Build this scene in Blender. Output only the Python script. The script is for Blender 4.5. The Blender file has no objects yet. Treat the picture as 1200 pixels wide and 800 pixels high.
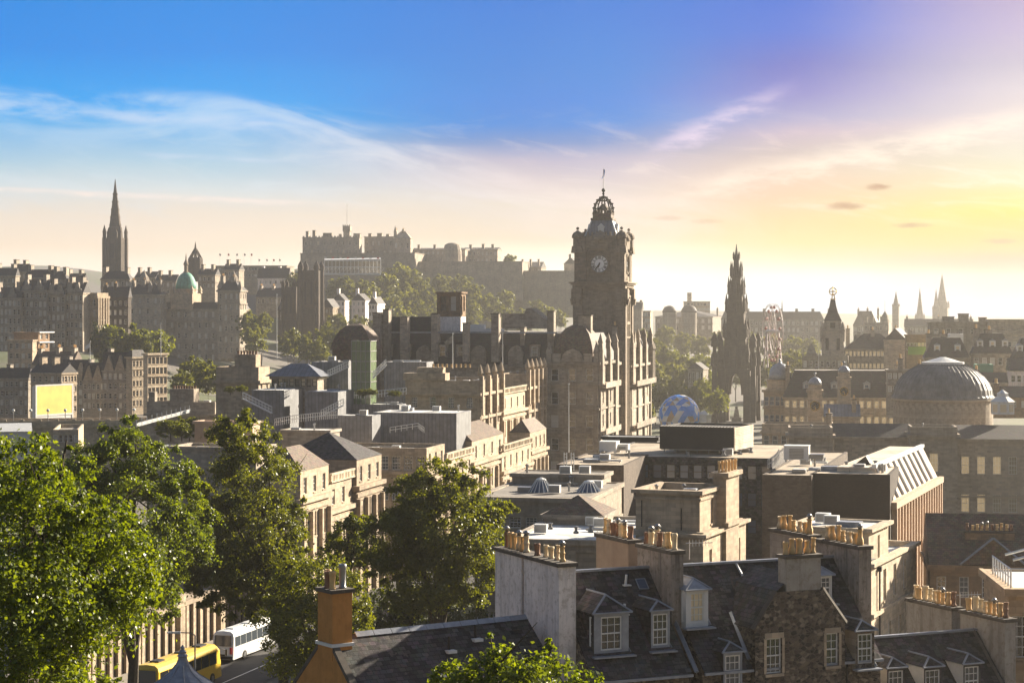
import bpy, math, random
import numpy as np
from mathutils import Vector, Matrix
R = math.radians
sc = bpy.context.scene
COL = sc.collection
# ---------------------------------------------------------------- camera
CAMZ, F, HY = 96.0, 2400.0, 365.0          # eye height, focal length and horizon row of the 1200x800 photograph
cam = bpy.data.cameras.new('camera'); camo = bpy.data.objects.new('camera', cam); COL.objects.link(camo)
cam.sensor_width = 36; cam.lens = 72; cam.shift_y = -35/1200
cam.clip_start = 0.5; cam.clip_end = 20000
camo.location = (0, 0, CAMZ); camo.rotation_euler = (R(90), 0, 0)
sc.camera = camo
# ---------------------------------------------------------------- light
SUN_AZ, SUN_EL = R(47), R(20.5)              # to the right of the view, low
sun = bpy.data.lights.new('sun', 'SUN'); sun.energy = 5.0; sun.angle = R(0.6); sun.color = (1.0, .88, .70)
suno = bpy.data.objects.new('sun', sun); COL.objects.link(suno)
sd = Vector((math.sin(SUN_AZ)*math.cos(SUN_EL), math.cos(SUN_AZ)*math.cos(SUN_EL), math.sin(SUN_EL)))
suno.rotation_euler = (-sd).to_track_quat('-Z', 'Y').to_euler(); suno.location = (300, 200, 400)
sc.view_settings.view_transform = 'Standard'; sc.view_settings.look = 'None'
sc.view_settings.exposure = 1.8; sc.view_settings.gamma = 1; sc.view_settings.use_curve_mapping = False
sc.cycles.use_denoising = True
sc.cycles.max_bounces = 6; sc.cycles.volume_bounces = 0; sc.cycles.transparent_max_bounces = 12
sc.cycles.sample_clamp_indirect = 6; sc.cycles.caustics_reflective = False; sc.cycles.caustics_refractive = False

def lin(r, g, b):
    f = lambda c: (c/255/12.92 if c <= 10 else ((c/255+.055)/1.055)**2.4)
    return (f(r), f(g), f(b), 1)

class NT:                                   # small helper to wire node trees
    def __init__(s, tree): s.t = tree; s.n = tree.nodes; s.l = tree.links
    def new(s, typ, **kw):
        n = s.n.new(typ)
        for k, v in kw.items(): setattr(n, k, v)
        return n
    def link(s, a, b): s.l.new(a, b)
    def setin(s, sock, v):
        if isinstance(v, bpy.types.NodeSocket): s.l.new(v, sock)
        else: sock.default_value = v
    def math(s, op, a, b=0.0, c=None, clamp=False):
        n = s.new('ShaderNodeMath', operation=op); n.use_clamp = clamp
        s.setin(n.inputs[0], a); s.setin(n.inputs[1], b)
        if c is not None: s.setin(n.inputs[2], c)
        return n.outputs[0]
    def mix(s, f, a, b, typ='MIX'):
        n = s.new('ShaderNodeMix', data_type='RGBA', blend_type=typ)
        s.setin(n.inputs[0], f); s.setin(n.inputs[6], a); s.setin(n.inputs[7], b)
        return n.outputs[2]
    def ramp(s, f, els, interp='LINEAR'):
        n = s.new('ShaderNodeValToRGB'); cr = n.color_ramp; cr.interpolation = interp
        while len(cr.elements) > 1: cr.elements.remove(cr.elements[-1])
        for i, (p, c) in enumerate(els):
            e = cr.elements[0] if i == 0 else cr.elements.new(p)
            e.position = p; e.color = c
        s.setin(n.inputs[0], f); return n.outputs[0]
    def smooth(s, v, a, b, lo=0.0, hi=1.0):
        n = s.new('ShaderNodeMapRange', interpolation_type='SMOOTHSTEP')
        s.setin(n.inputs[0], v)
        n.inputs[1].default_value = a; n.inputs[2].default_value = b; n.inputs[3].default_value = lo; n.inputs[4].default_value = hi
        return n.outputs[0]
    def noise(s, vec, scale, detail=4, rough=.55, dist=0.0):
        n = s.new('ShaderNodeTexNoise'); s.setin(n.inputs['Vector'], vec)
        n.inputs['Scale'].default_value = scale; n.inputs['Detail'].default_value = detail
        n.inputs['Roughness'].default_value = rough; n.inputs['Distortion'].default_value = dist
        return n.outputs['Fac']
    def comb(s, x, y, z=0.0):
        n = s.new('ShaderNodeCombineXYZ'); s.setin(n.inputs[0], x); s.setin(n.inputs[1], y); s.setin(n.inputs[2], z)
        return n.outputs[0]

# ---------------------------------------------------------------- sky
w = bpy.data.worlds.new('World'); sc.world = w; w.use_nodes = True
k = NT(w.node_tree); k.n.clear()
out = k.new('ShaderNodeOutputWorld'); bg = k.new('ShaderNodeBackground'); bg.inputs[1].default_value = 0.1
k.link(bg.outputs[0], out.inputs[0])
sky = k.new('ShaderNodeTexSky', sky_type='NISHITA'); sky.sun_disc = False
sky.sun_elevation = SUN_EL; sky.sun_rotation = SUN_AZ; sky.air_density = 1.0; sky.dust_density = 1.2; sky.ozone_density = 2.0
tc = k.new('ShaderNodeTexCoord'); sep = k.new('ShaderNodeSeparateXYZ'); k.link(tc.outputs['Generated'], sep.inputs[0])
dx, dy, dz = sep.outputs
AZ = k.math('MULTIPLY', k.math('ARCTAN2', dx, dy), 57.2958)      # degrees to the right of north (the view)
EL = k.math('MULTIPLY', k.math('ARCSINE', dz), 57.2958)          # degrees above the horizon
wv = k.noise(k.comb(k.math('MULTIPLY', AZ, .10), k.math('MULTIPLY', EL, .35)), 1.0, 5, .6)
ELw = k.math('ADD', EL, k.math('MULTIPLY', k.math('SUBTRACT', wv, .5), .9))
e01 = k.math('DIVIDE', k.math('ADD', ELw, .5), 20.0, clamp=True)
def el(y): return ((365-y)/2400*57.3 + .5)/20
L_ = [(0.0668, (1.4334,1.1655,0.9369,1)), (0.1145, (0.9889,0.8044,0.6125,1)), (0.1622, (0.8254,0.7200,0.6098,1)), (0.1919, (0.6406,0.7016,0.7221,1)), (0.2216, (0.4168,0.5984,0.7208,1)), (0.2632, (0.1784,0.4583,0.7641,1)), (0.2952, (0.0000,0.3682,0.8349,1)), (0.3164, (0.0000,0.3356,0.8375,1)), (0.3400, (0.0000,0.3123,0.8189,1)), (0.3871, (0.0000,0.2495,0.7655,1)), (0.4515, (0.0000,0.2335,0.7299,1)), (.62, (0.0000,0.2335,0.7299,1)), (1, (.04,.14,.42,1))]
M_ = [(0.0787, (1.3763,1.2140,0.9242,1)), (0.1264, (0.8144,0.6686,0.4965,1)), (0.1741, (0.7226,0.6427,0.5589,1)), (0.2098, (0.6012,0.5271,0.5611,1)), (0.2395, (0.4396,0.4124,0.5514,1)), (0.2632, (0.1239,0.2427,0.5439,1)), (0.2869, (0.0000,0.2022,0.6503,1)), (0.3164, (0.0000,0.1949,0.6701,1)), (0.3518, (0.0000,0.1941,0.6534,1)), (0.3871, (0.0000,0.1890,0.6535,1)), (0.4515, (0.0000,0.1708,0.6441,1)), (.62, (0.0000,0.1708,0.6441,1)), (1, (.04,.14,.42,1))]
R_ = [(0.0548, (0.4474,0.6278,0.8000,1)), (0.0906, (0.5441,0.5470,0.3830,1)), (0.1205, (0.6716,0.5661,0.2077,1)), (0.1503, (0.7353,0.5358,0.2444,1)), (0.1860, (0.7583,0.5043,0.3354,1)), (0.2157, (0.6682,0.5114,0.4135,1)), (0.2454, (0.5016,0.4189,0.4274,1)), (0.2691, (0.4890,0.3971,0.5097,1)), (0.2928, (0.2840,0.2900,0.5384,1)), (0.3282, (0.1516,0.1642,0.5238,1)), (0.3636, (0.0740,0.1098,0.5011,1)), (0.4106, (0.0101,0.1187,0.6079,1)), (0.4515, (0.0000,0.1141,0.6127,1)), (.62, (0.0000,0.1141,0.6127,1)), (1, (.04,.14,.42,1))]
S_ = [(0.0369, (0.0000,0.0954,0.4484,1)), (0.0608, (0.0000,0.0000,0.1817,1)), (0.0811, (0.0000,0.0000,0.0000,1)), (0.0954, (0.0793,0.0000,0.0000,1)), (0.1085, (0.2354,0.2141,0.0000,1)), (0.1324, (0.3786,0.3765,0.0000,1)), (0.1622, (0.5058,0.5552,0.0000,1)), (0.1979, (0.5823,0.5943,0.3366,1)), (0.2335, (0.6170,0.6051,0.4922,1)), (0.2810, (0.6395,0.5662,0.5625,1)), (0.3282, (0.5663,0.5177,0.5883,1)), (0.3636, (0.4484,0.4171,0.5451,1)), (0.4106, (0.4170,0.3541,0.5618,1)), (0.4515, (0.3686,0.3034,0.5187,1)), (.62, (0.3686,0.3034,0.5187,1)), (1, (.04,.14,.42,1))]
cl, cm, cr_, cs = (k.ramp(e01, x) for x in (L_, M_, R_, S_))
azw = k.math('ADD', AZ, k.math('MULTIPLY', k.math('SUBTRACT', wv, .5), 3.0))
c = k.mix(k.smooth(azw, -9, 1), cl, cm)
c = k.mix(k.smooth(azw, 2.2, 8.2), c, cr_)
c = k.mix(k.smooth(azw, 7, 15), c, cs)
# cirrus: long wisps that follow a slow warp
ctr = k.math('ADD', 5.75, k.math('MULTIPLY', k.smooth(AZ, -9, 4.5), -2.9))
t1 = k.math('SUBTRACT', EL, ctr)
wisp = k.noise(k.comb(k.math('MULTIPLY', AZ, .20), k.math('MULTIPLY', t1, .9), 3.1), 1.0, 9, .64, 1.0)
wm = k.smooth(wisp, .36, .66)
band = k.math('MULTIPLY', k.smooth(t1, -2.0, -.1), k.smooth(t1, .5, .05))
band = k.math('MULTIPLY', band, k.smooth(AZ, 9, 2))
wm = k.math('MULTIPLY', k.math('MULTIPLY', wm, band), .62)
ccol = k.mix(k.smooth(AZ, -10, 6), lin(196,220,240), lin(250,222,214))
c = k.mix(wm, c, ccol)
v2 = k.noise(k.comb(k.math('MULTIPLY', AZ, .33), k.math('MULTIPLY', k.math('ADD', EL, k.math('MULTIPLY', AZ, .11)), 1.7), 9.7), 1.0, 9, .66, .8)
v2m = k.math('MULTIPLY', k.smooth(v2, .48, .72), k.math('MULTIPLY', k.math('MULTIPLY', k.smooth(EL, 1.8, 3.2), k.smooth(EL, 6.0, 4.2)), .42))
c = k.mix(v2m, c, k.mix(k.smooth(AZ, -10, 8), lin(214,226,236), lin(252,228,214)))
def streak(az0, el0, az1, el1, wid, amt, col, c):          # a thin trail across part of the sky
    f = k.math('DIVIDE', k.math('SUBTRACT', AZ, az0), az1-az0)
    ctr = k.math('ADD', k.math('MULTIPLY', f, el1-el0), el0)
    nz = k.noise(k.comb(k.math('MULTIPLY', AZ, .8), k.math('MULTIPLY', EL, 3.0), az0), 1.0, 5, .6)
    dd = k.math('ABSOLUTE', k.math('SUBTRACT', k.math('ADD', EL, k.math('MULTIPLY', k.math('SUBTRACT', nz, .5), wid*1.8)), ctr))
    m = k.math('MULTIPLY', k.smooth(dd, wid, 0), k.math('MULTIPLY', k.smooth(f, 0, .25), k.smooth(f, 1, .6)))
    m = k.math('MULTIPLY', m, k.math('MULTIPLY', k.smooth(nz, .2, .7), amt))
    return k.mix(m, c, col)
c = streak(-19, 5.75, -2, 5.0, .32, .75, lin(190,212,240), c)
c = streak(-17, 3.42, -2.5, 2.9, .13, .9, lin(250,232,222), c)
c = streak(-11, 4.35, -5, 4.1, .13, .5, lin(205,218,238), c)

c = streak(3.5, 4.3, 8.2, 6.3, .50, .85, lin(226,208,230), c)
c = streak(3.0, 3.0, 18, 6.0, .55, .7, lin(255,238,220), c)
def puff(x, y, wx_, wy_, c, amt=.8):                       # small dark evening clouds
    a0 = (x-600)/2400*57.3*.985; e0 = (365-y)/2400*57.3
    nz = k.noise(k.comb(k.math('MULTIPLY', AZ, 2.2), k.math('MULTIPLY', EL, 5.0), x*.1), 1.0, 4, .6)
    q = k.math('ADD', k.math('POWER', k.math('DIVIDE', k.math('SUBTRACT', AZ, a0), wx_), 2.0), k.math('POWER', k.math('DIVIDE', k.math('SUBTRACT', EL, e0), wy_), 2.0))
    m = k.smooth(k.math('ADD', q, k.math('MULTIPLY', nz, 1.4)), 1.55, .45)
    return k.mix(k.math('MULTIPLY', m, amt), c, lin(150,95,60))
for a_ in ((1030,222,.5,.13), (993,243,.75,.16), (1070,266,.75,.10), (1172,285,.7,.09)): c = puff(*a_, c)
for a_ in ((785,256,.6,.1), (830,260,.6,.1)): c = puff(*a_, c, .3)
rel = k.math('ABSOLUTE', k.math('SUBTRACT', AZ, 28))            # the sky away from the sun is dimmer
dim = k.smooth(rel, 45, 105, 1.0, .18)
SB = 3.15
c10 = k.mix(1.0, c, k.comb(k.math('MULTIPLY', dim, SB), k.math('MULTIPLY', dim, SB), k.math('MULTIPLY', dim, SB)), 'MULTIPLY')
fin = k.mix(k.smooth(EL, 9.5, 24), c10, k.mix(1.0, sky.outputs[0], (.46,.41,.38,1), 'MULTIPLY'))
fin = k.mix(k.smooth(EL, -.5, -3), fin, (1.6, 1.4, 1.2, 1))
k.link(fin, bg.inputs[0])

# ---------------------------------------------------------------- materials
MATS = {}
def newmat(name):
    m = bpy.data.materials.new(name); m.use_nodes = True; t = NT(m.node_tree)
    t.p = m.node_tree.nodes['Principled BSDF']; t.o = m.node_tree.nodes['Material Output']; MATS[name] = m; return m, t
def sc_(c, f): return (c[0]*f, c[1]*f, c[2]*f, 1)
def stone(name, c1, c2, course=(.95, .36), soot=.5, bump=.25, mortar=.72):
    m, t = newmat(name)
    uv = t.new('ShaderNodeUVMap').outputs[0]; tc = t.new('ShaderNodeTexCoord'); oi = t.new('ShaderNodeObjectInfo')
    big = t.noise(tc.outputs['Object'], .22, 5, .6); med = t.noise(tc.outputs['Object'], 1.7, 4, .6)
    col = t.mix(t.smooth(big, .3, .7), sc_(c1, 1), sc_(c2, 1))
    if course:
        b = t.new('ShaderNodeTexBrick'); t.link(uv, b.inputs['Vector'])
        b.inputs['Scale'].default_value = 1; b.inputs['Brick Width'].default_value = course[0]; b.inputs['Row Height'].default_value = course[1]
        b.inputs['Mortar Size'].default_value = .014; b.inputs['Mortar Smooth'].default_value = .3; b.inputs['Bias'].default_value = 0
        b.inputs['Color1'].default_value = (1.28, 1.24, 1.18, 1); b.inputs['Color2'].default_value = (.66, .67, .70, 1); b.inputs['Mortar'].default_value = (mortar, mortar, mortar, 1)
        col = t.mix(.85, col, b.outputs['Color'], 'MULTIPLY')
        bp = t.new('ShaderNodeBump'); bp.inputs['Strength'].default_value = bump; bp.inputs['Distance'].default_value = .04
        t.link(t.math('ADD', t.math('MULTIPLY', b.outputs['Fac'], -1.0), med), bp.inputs['Height']); t.link(bp.outputs[0], t.p.inputs['Normal'])
    # soot and rain staining: vertical streaks
    sp = t.new('ShaderNodeSeparateXYZ'); t.link(uv, sp.inputs[0])
    st = t.noise(t.comb(t.math('MULTIPLY', sp.outputs[0], 1.1), t.math('MULTIPLY', sp.outputs[1], .12)), 1.0, 6, .65)
    col = t.mix(t.math('MULTIPLY', t.smooth(st, .46, .72), soot), col, sc_(c2, .28))
    col = t.mix(t.math('MULTIPLY', t.smooth(med, .35, .75), .35), col, sc_(c1, 1.25))
    vr = t.math('ADD', t.math('MULTIPLY', oi.outputs['Random'], .28), .86)
    col = t.mix(1.0, col, t.comb(vr, vr, vr), 'MULTIPLY')
    t.link(col, t.p.inputs['Base Color']); t.p.inputs['Roughness'].default_value = .9; t.p.inputs['Specular IOR Level'].default_value = .25
    return m
def slate(name, c1, c2, wd=.32, hgt=.2, moss=.25):
    m, t = newmat(name)
    uv = t.new('ShaderNodeUVMap').outputs[0]; tc = t.new('ShaderNodeTexCoord')
    b = t.new('ShaderNodeTexBrick'); t.link(uv, b.inputs['Vector']); b.inputs['Scale'].default_value = 1
    b.inputs['Brick Width'].default_value = wd; b.inputs['Row Height'].default_value = hgt; b.inputs['Mortar Size'].default_value = .012
    b.inputs['Color1'].default_value = c1; b.inputs['Color2'].default_value = c2; b.inputs['Mortar'].default_value = sc_(c2, .25); b.inputs['Bias'].default_value = -.1
    v = t.new('ShaderNodeTexVoronoi'); t.link(uv, v.inputs['Vector']); v.inputs['Scale'].default_value = 2.6
    n1 = t.noise(tc.outputs['Object'], .9, 5, .65); n2 = t.noise(tc.outputs['Object'], 5.0, 3, .6)
    col = t.mix(t.math('MULTIPLY', t.smooth(n1, .4, .7), .3), b.outputs['Color'], sc_(c1, 1.1))
    col = t.mix(.35, col, t.mix(.7, col, v.outputs['Color'], 'MULTIPLY'))
    col = t.mix(t.math('MULTIPLY', t.smooth(n2, .55, .75), moss), col, (.10, .085, .045, 1))
    col = t.mix(t.math('MULTIPLY', t.smooth(t.noise(tc.outputs['Object'], 2.2, 4), .62, .7), .5), col, (.16, .13, .11, 1))
    t.link(col, t.p.inputs['Base Color']); t.p.inputs['Roughness'].default_value = .7; t.p.inputs['Specular IOR Level'].default_value = .22
    bp = t.new('ShaderNodeBump'); bp.inputs['Strength'].default_value = .6; bp.inputs['Distance'].default_value = .03
    sp = t.new('ShaderNodeSeparateXYZ'); t.link(uv, sp.inputs[0])
    saw = t.math('FRACT', t.math('DIVIDE', sp.outputs[1], hgt))
    t.link(t.math('ADD', t.math('SUBTRACT', n2, saw), t.math('MULTIPLY', b.outputs['Fac'], -.6)), bp.inputs['Height']); t.link(bp.outputs[0], t.p.inputs['Normal'])
    return m
def rubble(name):
    m, t = newmat(name)
    uv = t.new('ShaderNodeUVMap').outputs[0]; tc = t.new('ShaderNodeTexCoord')
    wv = t.new('ShaderNodeMapping'); t.link(uv, wv.inputs[0]); wv.inputs['Scale'].default_value = (1, 1.45, 1)
    v = t.new('ShaderNodeTexVoronoi'); t.link(wv.outputs[0], v.inputs['Vector']); v.inputs['Scale'].default_value = 3.7
    v2 = t.new('ShaderNodeTexVoronoi', feature='DISTANCE_TO_EDGE'); t.link(wv.outputs[0], v2.inputs['Vector']); v2.inputs['Scale'].default_value = 3.7
    sp = t.new('ShaderNodeSeparateColor'); t.link(v.outputs['Color'], sp.inputs[0])
    col = t.ramp(sp.outputs[0], [(0, (.030,.025,.021,1)), (.35, (.072,.055,.042,1)), (.6, (.145,.108,.075,1)), (.82, (.22,.17,.115,1)), (1, (.34,.28,.21,1))])
    col = t.mix(t.smooth(v2.outputs[0], .09, .02), col, (.17,.135,.10,1))
    n = t.noise(tc.outputs['Object'], 4, 5, .7)
    col = t.mix(t.smooth(n, .3, .7), t.mix(.5, col, (.3,.3,.3,1), 'MULTIPLY'), col)
    t.link(col, t.p.inputs['Base Color']); t.p.inputs['Roughness'].default_value = .95
    bp = t.new('ShaderNodeBump'); bp.inputs['Strength'].default_value = .8; bp.inputs['Distance'].default_value = .06
    t.link(t.math('ADD', t.smooth(v2.outputs[0], 0, .12), t.math('MULTIPLY', n, .5)), bp.inputs['Height']); t.link(bp.outputs[0], t.p.inputs['Normal'])
    return m
def plain(name, c, rough=.7, var=.25, scale=1.5, metal=0.0, streaks=0.0, dark=.45, spec=.4):
    m, t = newmat(name); tc = t.new('ShaderNodeTexCoord')
    n = t.noise(tc.outputs['Object'], scale, 5, .6); n2 = t.noise(tc.outputs['Object'], scale*6, 3, .6)
    col = t.mix(t.smooth(n, .3, .7), sc_(c, 1-var), sc_(c, 1+var*.6)); col = t.mix(t.math('MULTIPLY', n2, .3), col, sc_(c, .8))
    if streaks:
        uv = t.new('ShaderNodeUVMap').outputs[0]; sp = t.new('ShaderNodeSeparateXYZ'); t.link(uv, sp.inputs[0])
        st = t.noise(t.comb(t.math('MULTIPLY', sp.outputs[0], 2.6), t.math('MULTIPLY', sp.outputs[1], .22)), 1.0, 7, .68)
        col = t.mix(t.math('MULTIPLY', t.smooth(st, .45, .66), streaks), col, sc_(c, dark*.5))
        st2 = t.noise(tc.outputs['Object'], 3.0, 6, .7)
        col = t.mix(t.math('MULTIPLY', t.smooth(st2, .50, .62), streaks*.9), col, (c[0]*.45, c[1]*.4, c[2]*.32, 1))
    t.link(col, t.p.inputs['Base Color']); t.p.inputs['Roughness'].default_value = rough; t.p.inputs['Metallic'].default_value = metal
    t.p.inputs['Specular IOR Level'].default_value = spec
    bp = t.new('ShaderNodeBump'); bp.inputs['Strength'].default_value = .15; bp.inputs['Distance'].default_value = .02
    t.link(n2, bp.inputs['Height']); t.link(bp.outputs[0], t.p.inputs['Normal'])
    return m
def flatroof(name, c, var=.3):
    m = plain(name, c, .85, var, .4); t = NT(m.node_tree); p = m.node_tree.nodes['Principled BSDF']; col = p.inputs['Base Color'].links[0].from_socket
    uv = t.new('ShaderNodeUVMap').outputs[0]; tc = t.new('ShaderNodeTexCoord')
    b = t.new('ShaderNodeTexBrick'); t.link(uv, b.inputs['Vector']); b.inputs['Scale'].default_value = 1; b.inputs['Brick Width'].default_value = 6.5; b.inputs['Row Height'].default_value = 1.05
    b.inputs['Mortar Size'].default_value = .035; b.inputs['Color1'].default_value = (1.1,1.1,1.1,1); b.inputs['Color2'].default_value = (.86,.85,.84,1); b.inputs['Mortar'].default_value = (.62,.6,.58,1)
    col = t.mix(.9, col, b.outputs['Color'], 'MULTIPLY')
    n1 = t.noise(tc.outputs['Object'], .33, 6, .68, .6); n2 = t.noise(tc.outputs['Object'], 1.3, 5, .7)
    col = t.mix(t.math('MULTIPLY', t.smooth(n1, .50, .62), .55), col, (c[0]*.38, c[1]*.36, c[2]*.34, 1))
    col = t.mix(t.math('MULTIPLY', t.smooth(n2, .58, .70), .45), col, (c[0]*.55, c[1]*.54, c[2]*.5, 1))
    t.link(col, p.inputs['Base Color']); return m
def seamed(name, c, step=.6, rough=.5, metal=.0, vert=True):   # standing-seam sheet metal
    m, t = newmat(name); uv = t.new('ShaderNodeUVMap').outputs[0]; tc = t.new('ShaderNodeTexCoord')
    sp = t.new('ShaderNodeSeparateXYZ'); t.link(uv, sp.inputs[0])
    fr = t.math('FRACT', t.math('DIVIDE', sp.outputs[0 if vert else 1], step))
    e = t.smooth(t.math('ABSOLUTE', t.math('SUBTRACT', fr, .5)), .37, .5)
    n = t.noise(tc.outputs['Object'], .8, 5, .6)
    fl = t.math('FRACT', t.math('MULTIPLY', t.math('FLOOR', t.math('DIVIDE', sp.outputs[0 if vert else 1], step)), .377))
    col = t.mix(t.smooth(n, .3, .7), sc_(c, .75), sc_(c, 1.2)); col = t.mix(t.math('MULTIPLY', fl, .3), col, sc_(c, .55)); col = t.mix(t.math('MULTIPLY', e, .7), col, sc_(c, .35))
    t.link(col, t.p.inputs['Base Color']); t.p.inputs['Roughness'].default_value = rough; t.p.inputs['Metallic'].default_value = metal
    bp = t.new('ShaderNodeBump'); bp.inputs['Strength'].default_value = .7; bp.inputs['Distance'].default_value = .05
    t.link(e, bp.inputs['Height']); t.link(bp.outputs[0], t.p.inputs['Normal'])
    return m
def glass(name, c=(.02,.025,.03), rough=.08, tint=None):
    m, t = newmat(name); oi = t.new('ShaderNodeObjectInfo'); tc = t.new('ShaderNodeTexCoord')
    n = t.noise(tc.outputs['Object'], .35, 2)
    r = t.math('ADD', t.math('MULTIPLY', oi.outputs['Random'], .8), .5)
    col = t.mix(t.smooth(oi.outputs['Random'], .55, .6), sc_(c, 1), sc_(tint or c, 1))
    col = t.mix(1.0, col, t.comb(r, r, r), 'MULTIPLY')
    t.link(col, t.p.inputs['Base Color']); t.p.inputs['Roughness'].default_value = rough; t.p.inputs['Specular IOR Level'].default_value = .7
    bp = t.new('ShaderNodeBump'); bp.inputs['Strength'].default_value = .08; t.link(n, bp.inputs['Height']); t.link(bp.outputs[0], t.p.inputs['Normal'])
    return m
def leafmat(name, c1, c2, trans=.55):
    m, t = newmat(name); m.node_tree.nodes.remove(t.p)
    tc = t.new('ShaderNodeTexCoord'); ge = t.new('ShaderNodeNewGeometry')
    n = t.noise(tc.outputs['Object'], .35, 4, .6)
    f = t.math('ADD', t.math('MULTIPLY', ge.outputs['Random Per Island'], .42), t.math('MULTIPLY', n, .62), clamp=True)
    col = t.mix(f, c1, c2)
    d = t.new('ShaderNodeBsdfDiffuse'); tr = t.new('ShaderNodeBsdfTranslucent'); gl = t.new('ShaderNodeBsdfGlossy'); gl.inputs['Roughness'].default_value = .42
    t.link(col, d.inputs[0]); t.link(t.mix(1.0, col, (2.4, 2.0, .35, 1), 'MULTIPLY'), tr.inputs[0]); gl.inputs[0].default_value = (1, 1, .95, 1)
    ms = t.new('ShaderNodeMixShader'); ms.inputs[0].default_value = trans; t.link(d.outputs[0], ms.inputs[1]); t.link(tr.outputs[0], ms.inputs[2])
    m2 = t.new('ShaderNodeMixShader'); m2.inputs[0].default_value = .03; t.link(ms.outputs[0], m2.inputs[1]); t.link(gl.outputs[0], m2.inputs[2])
    t.link(m2.outputs[0], t.o.inputs[0]); return m

S_SAND = stone('sandstone', (.43,.345,.25,1), (.32,.255,.185,1), soot=.45)
S_PALE = stone('pale_sandstone', (.50,.42,.31,1), (.40,.32,.23,1), soot=.3)
S_DARK = stone('sooty_stone', (.39,.335,.265,1), (.25,.21,.17,1), soot=.42)
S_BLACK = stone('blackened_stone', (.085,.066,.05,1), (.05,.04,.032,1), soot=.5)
S_BROWN = stone('brown_stone', (.30,.20,.125,1), (.20,.135,.085,1), soot=.35, course=(.6,.26))
S_GREY = stone('grey_stone', (.33,.29,.24,1), (.235,.205,.17,1), soot=.45)
S_CONC = stone('concrete', (.46,.34,.25,1), (.40,.29,.21,1), course=None, soot=.12)
S_ROCK = stone('rock', (.16,.125,.09,1), (.09,.07,.052,1), course=None, soot=.7)
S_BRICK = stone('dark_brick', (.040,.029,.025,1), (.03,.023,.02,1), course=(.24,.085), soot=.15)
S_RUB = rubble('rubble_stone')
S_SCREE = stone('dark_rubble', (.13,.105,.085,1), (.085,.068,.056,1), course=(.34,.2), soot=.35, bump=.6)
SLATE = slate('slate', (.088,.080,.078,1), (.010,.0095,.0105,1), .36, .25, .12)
SLATE2 = slate('brown_slate', (.19,.135,.095,1), (.085,.06,.045,1), .36, .25)
SLATEF = slate('far_slate', (.075,.068,.066,1), (.05,.046,.046,1), .8, .5)
LEAD = plain('lead', (.27,.29,.33,1), .45, .25, 2, 0.25)
LEADR = seamed('lead_ribs', (.17,.18,.21,1), .75, .5, .2)
ZINC = seamed('zinc', (.21,.212,.22,1), .6, .5, .15)
ZINCP = flatroof('pale_roof_sheet', (.74,.73,.70,1), .16)
TAN = flatroof('tan_roof_felt', (.42,.345,.255,1), .3)
PALER = flatroof('pale_roof_felt', (.62,.52,.40,1), .2)
FELT = flatroof('grey_roof_felt', (.24,.215,.185,1), .35)
WHITE = plain('white_paint', (.72,.70,.66,1), .45, .1, 2)
HARLB = plain('blotched_harling', (.30,.255,.215,1), .95, .3, .5, 0, .8, .5)
HARL = plain('white_harling', (.88,.79,.73,1), .95, .14, .5, 0, .5, .8)
HARLG = plain('grey_harling', (.36,.325,.28,1), .95, .2, .6, 0, .45, .55)
ORANGE = plain('orange_harling', (.52,.235,.062,1), .95, .13, .9, 0, .22, .7)
POT = plain('buff_clay', (.66,.43,.19,1), .8, .22, 2)
POTD = plain('brown_clay', (.25,.13,.075,1), .8, .2, 2)
POTS = plain('sooty_clay', (.10,.07,.05,1), .9, .4, 3)
POTW = plain('pale_clay', (.70,.55,.34,1), .8, .2, 3)
CAPST = plain('cap_stone', (.10,.085,.07,1), .95, .3, 2)
METAL = plain('grey_metal', (.28,.28,.28,1), .4, .1, 2, .6)
METALW = plain('pale_metal', (.66,.66,.64,1), .45, .06, 2)
DARKM = plain('dark_metal', (.018,.016,.016,1), .7, .2, 2)
GOLD = plain('gilt', (.65,.42,.10,1), .35, .1, 4, .8)
COPPER = seamed('verdigris', (.10,.33,.24,1), 1.0, .7)
REDP = plain('red_paint', (.55,.04,.03,1), .6, .1)
BLUEP = plain('blue_paint', (.03,.20,.62,1), .4, .1)
GLASS = glass('window_glass', (.02,.024,.03), .06, (.05,.06,.07))
GLASSB = glass('blue_window_glass', (.07,.11,.19), .08, (.06,.1,.16))
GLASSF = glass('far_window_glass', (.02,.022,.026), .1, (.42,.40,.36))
GLASSP = glass('blind_window_glass', (.30,.25,.17), .25, (.55,.45,.29))
def glow_glass(name, c, e):
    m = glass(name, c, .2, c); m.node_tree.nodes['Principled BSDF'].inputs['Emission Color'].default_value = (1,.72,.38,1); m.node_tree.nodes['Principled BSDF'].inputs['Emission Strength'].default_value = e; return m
GLASSGLOW = glow_glass('added_glow_glass', (.42,.33,.2), .075)  # added warm glow, stands in for sky reflected in the panes
GLASSG = glass('green_glass', (.11,.15,.085), .12, (.12,.16,.09))
GRASSM = plain('grass', (.07,.10,.03,1), .95, .4, .3)
ASPH = plain('asphalt', (.055,.052,.05,1), .9, .2, .8)
PAVE = plain('pavement', (.26,.23,.19,1), .9, .2, .6)
BARK = plain('bark', (.065,.05,.035,1), .95, .3, 5)
LEAF1 = leafmat('bright_leaves', (.032,.066,.006,1), (.135,.175,.012,1), .52)
LEAF2 = leafmat('mid_leaves', (.028,.050,.006,1), (.135,.155,.012,1), .52)
LEAF3 = leafmat('far_leaves', (.055,.08,.022,1), (.13,.14,.035,1), .4)
LEAFD = leafmat('dark_leaves', (.018,.032,.010,1), (.045,.06,.015,1), .35)

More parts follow.
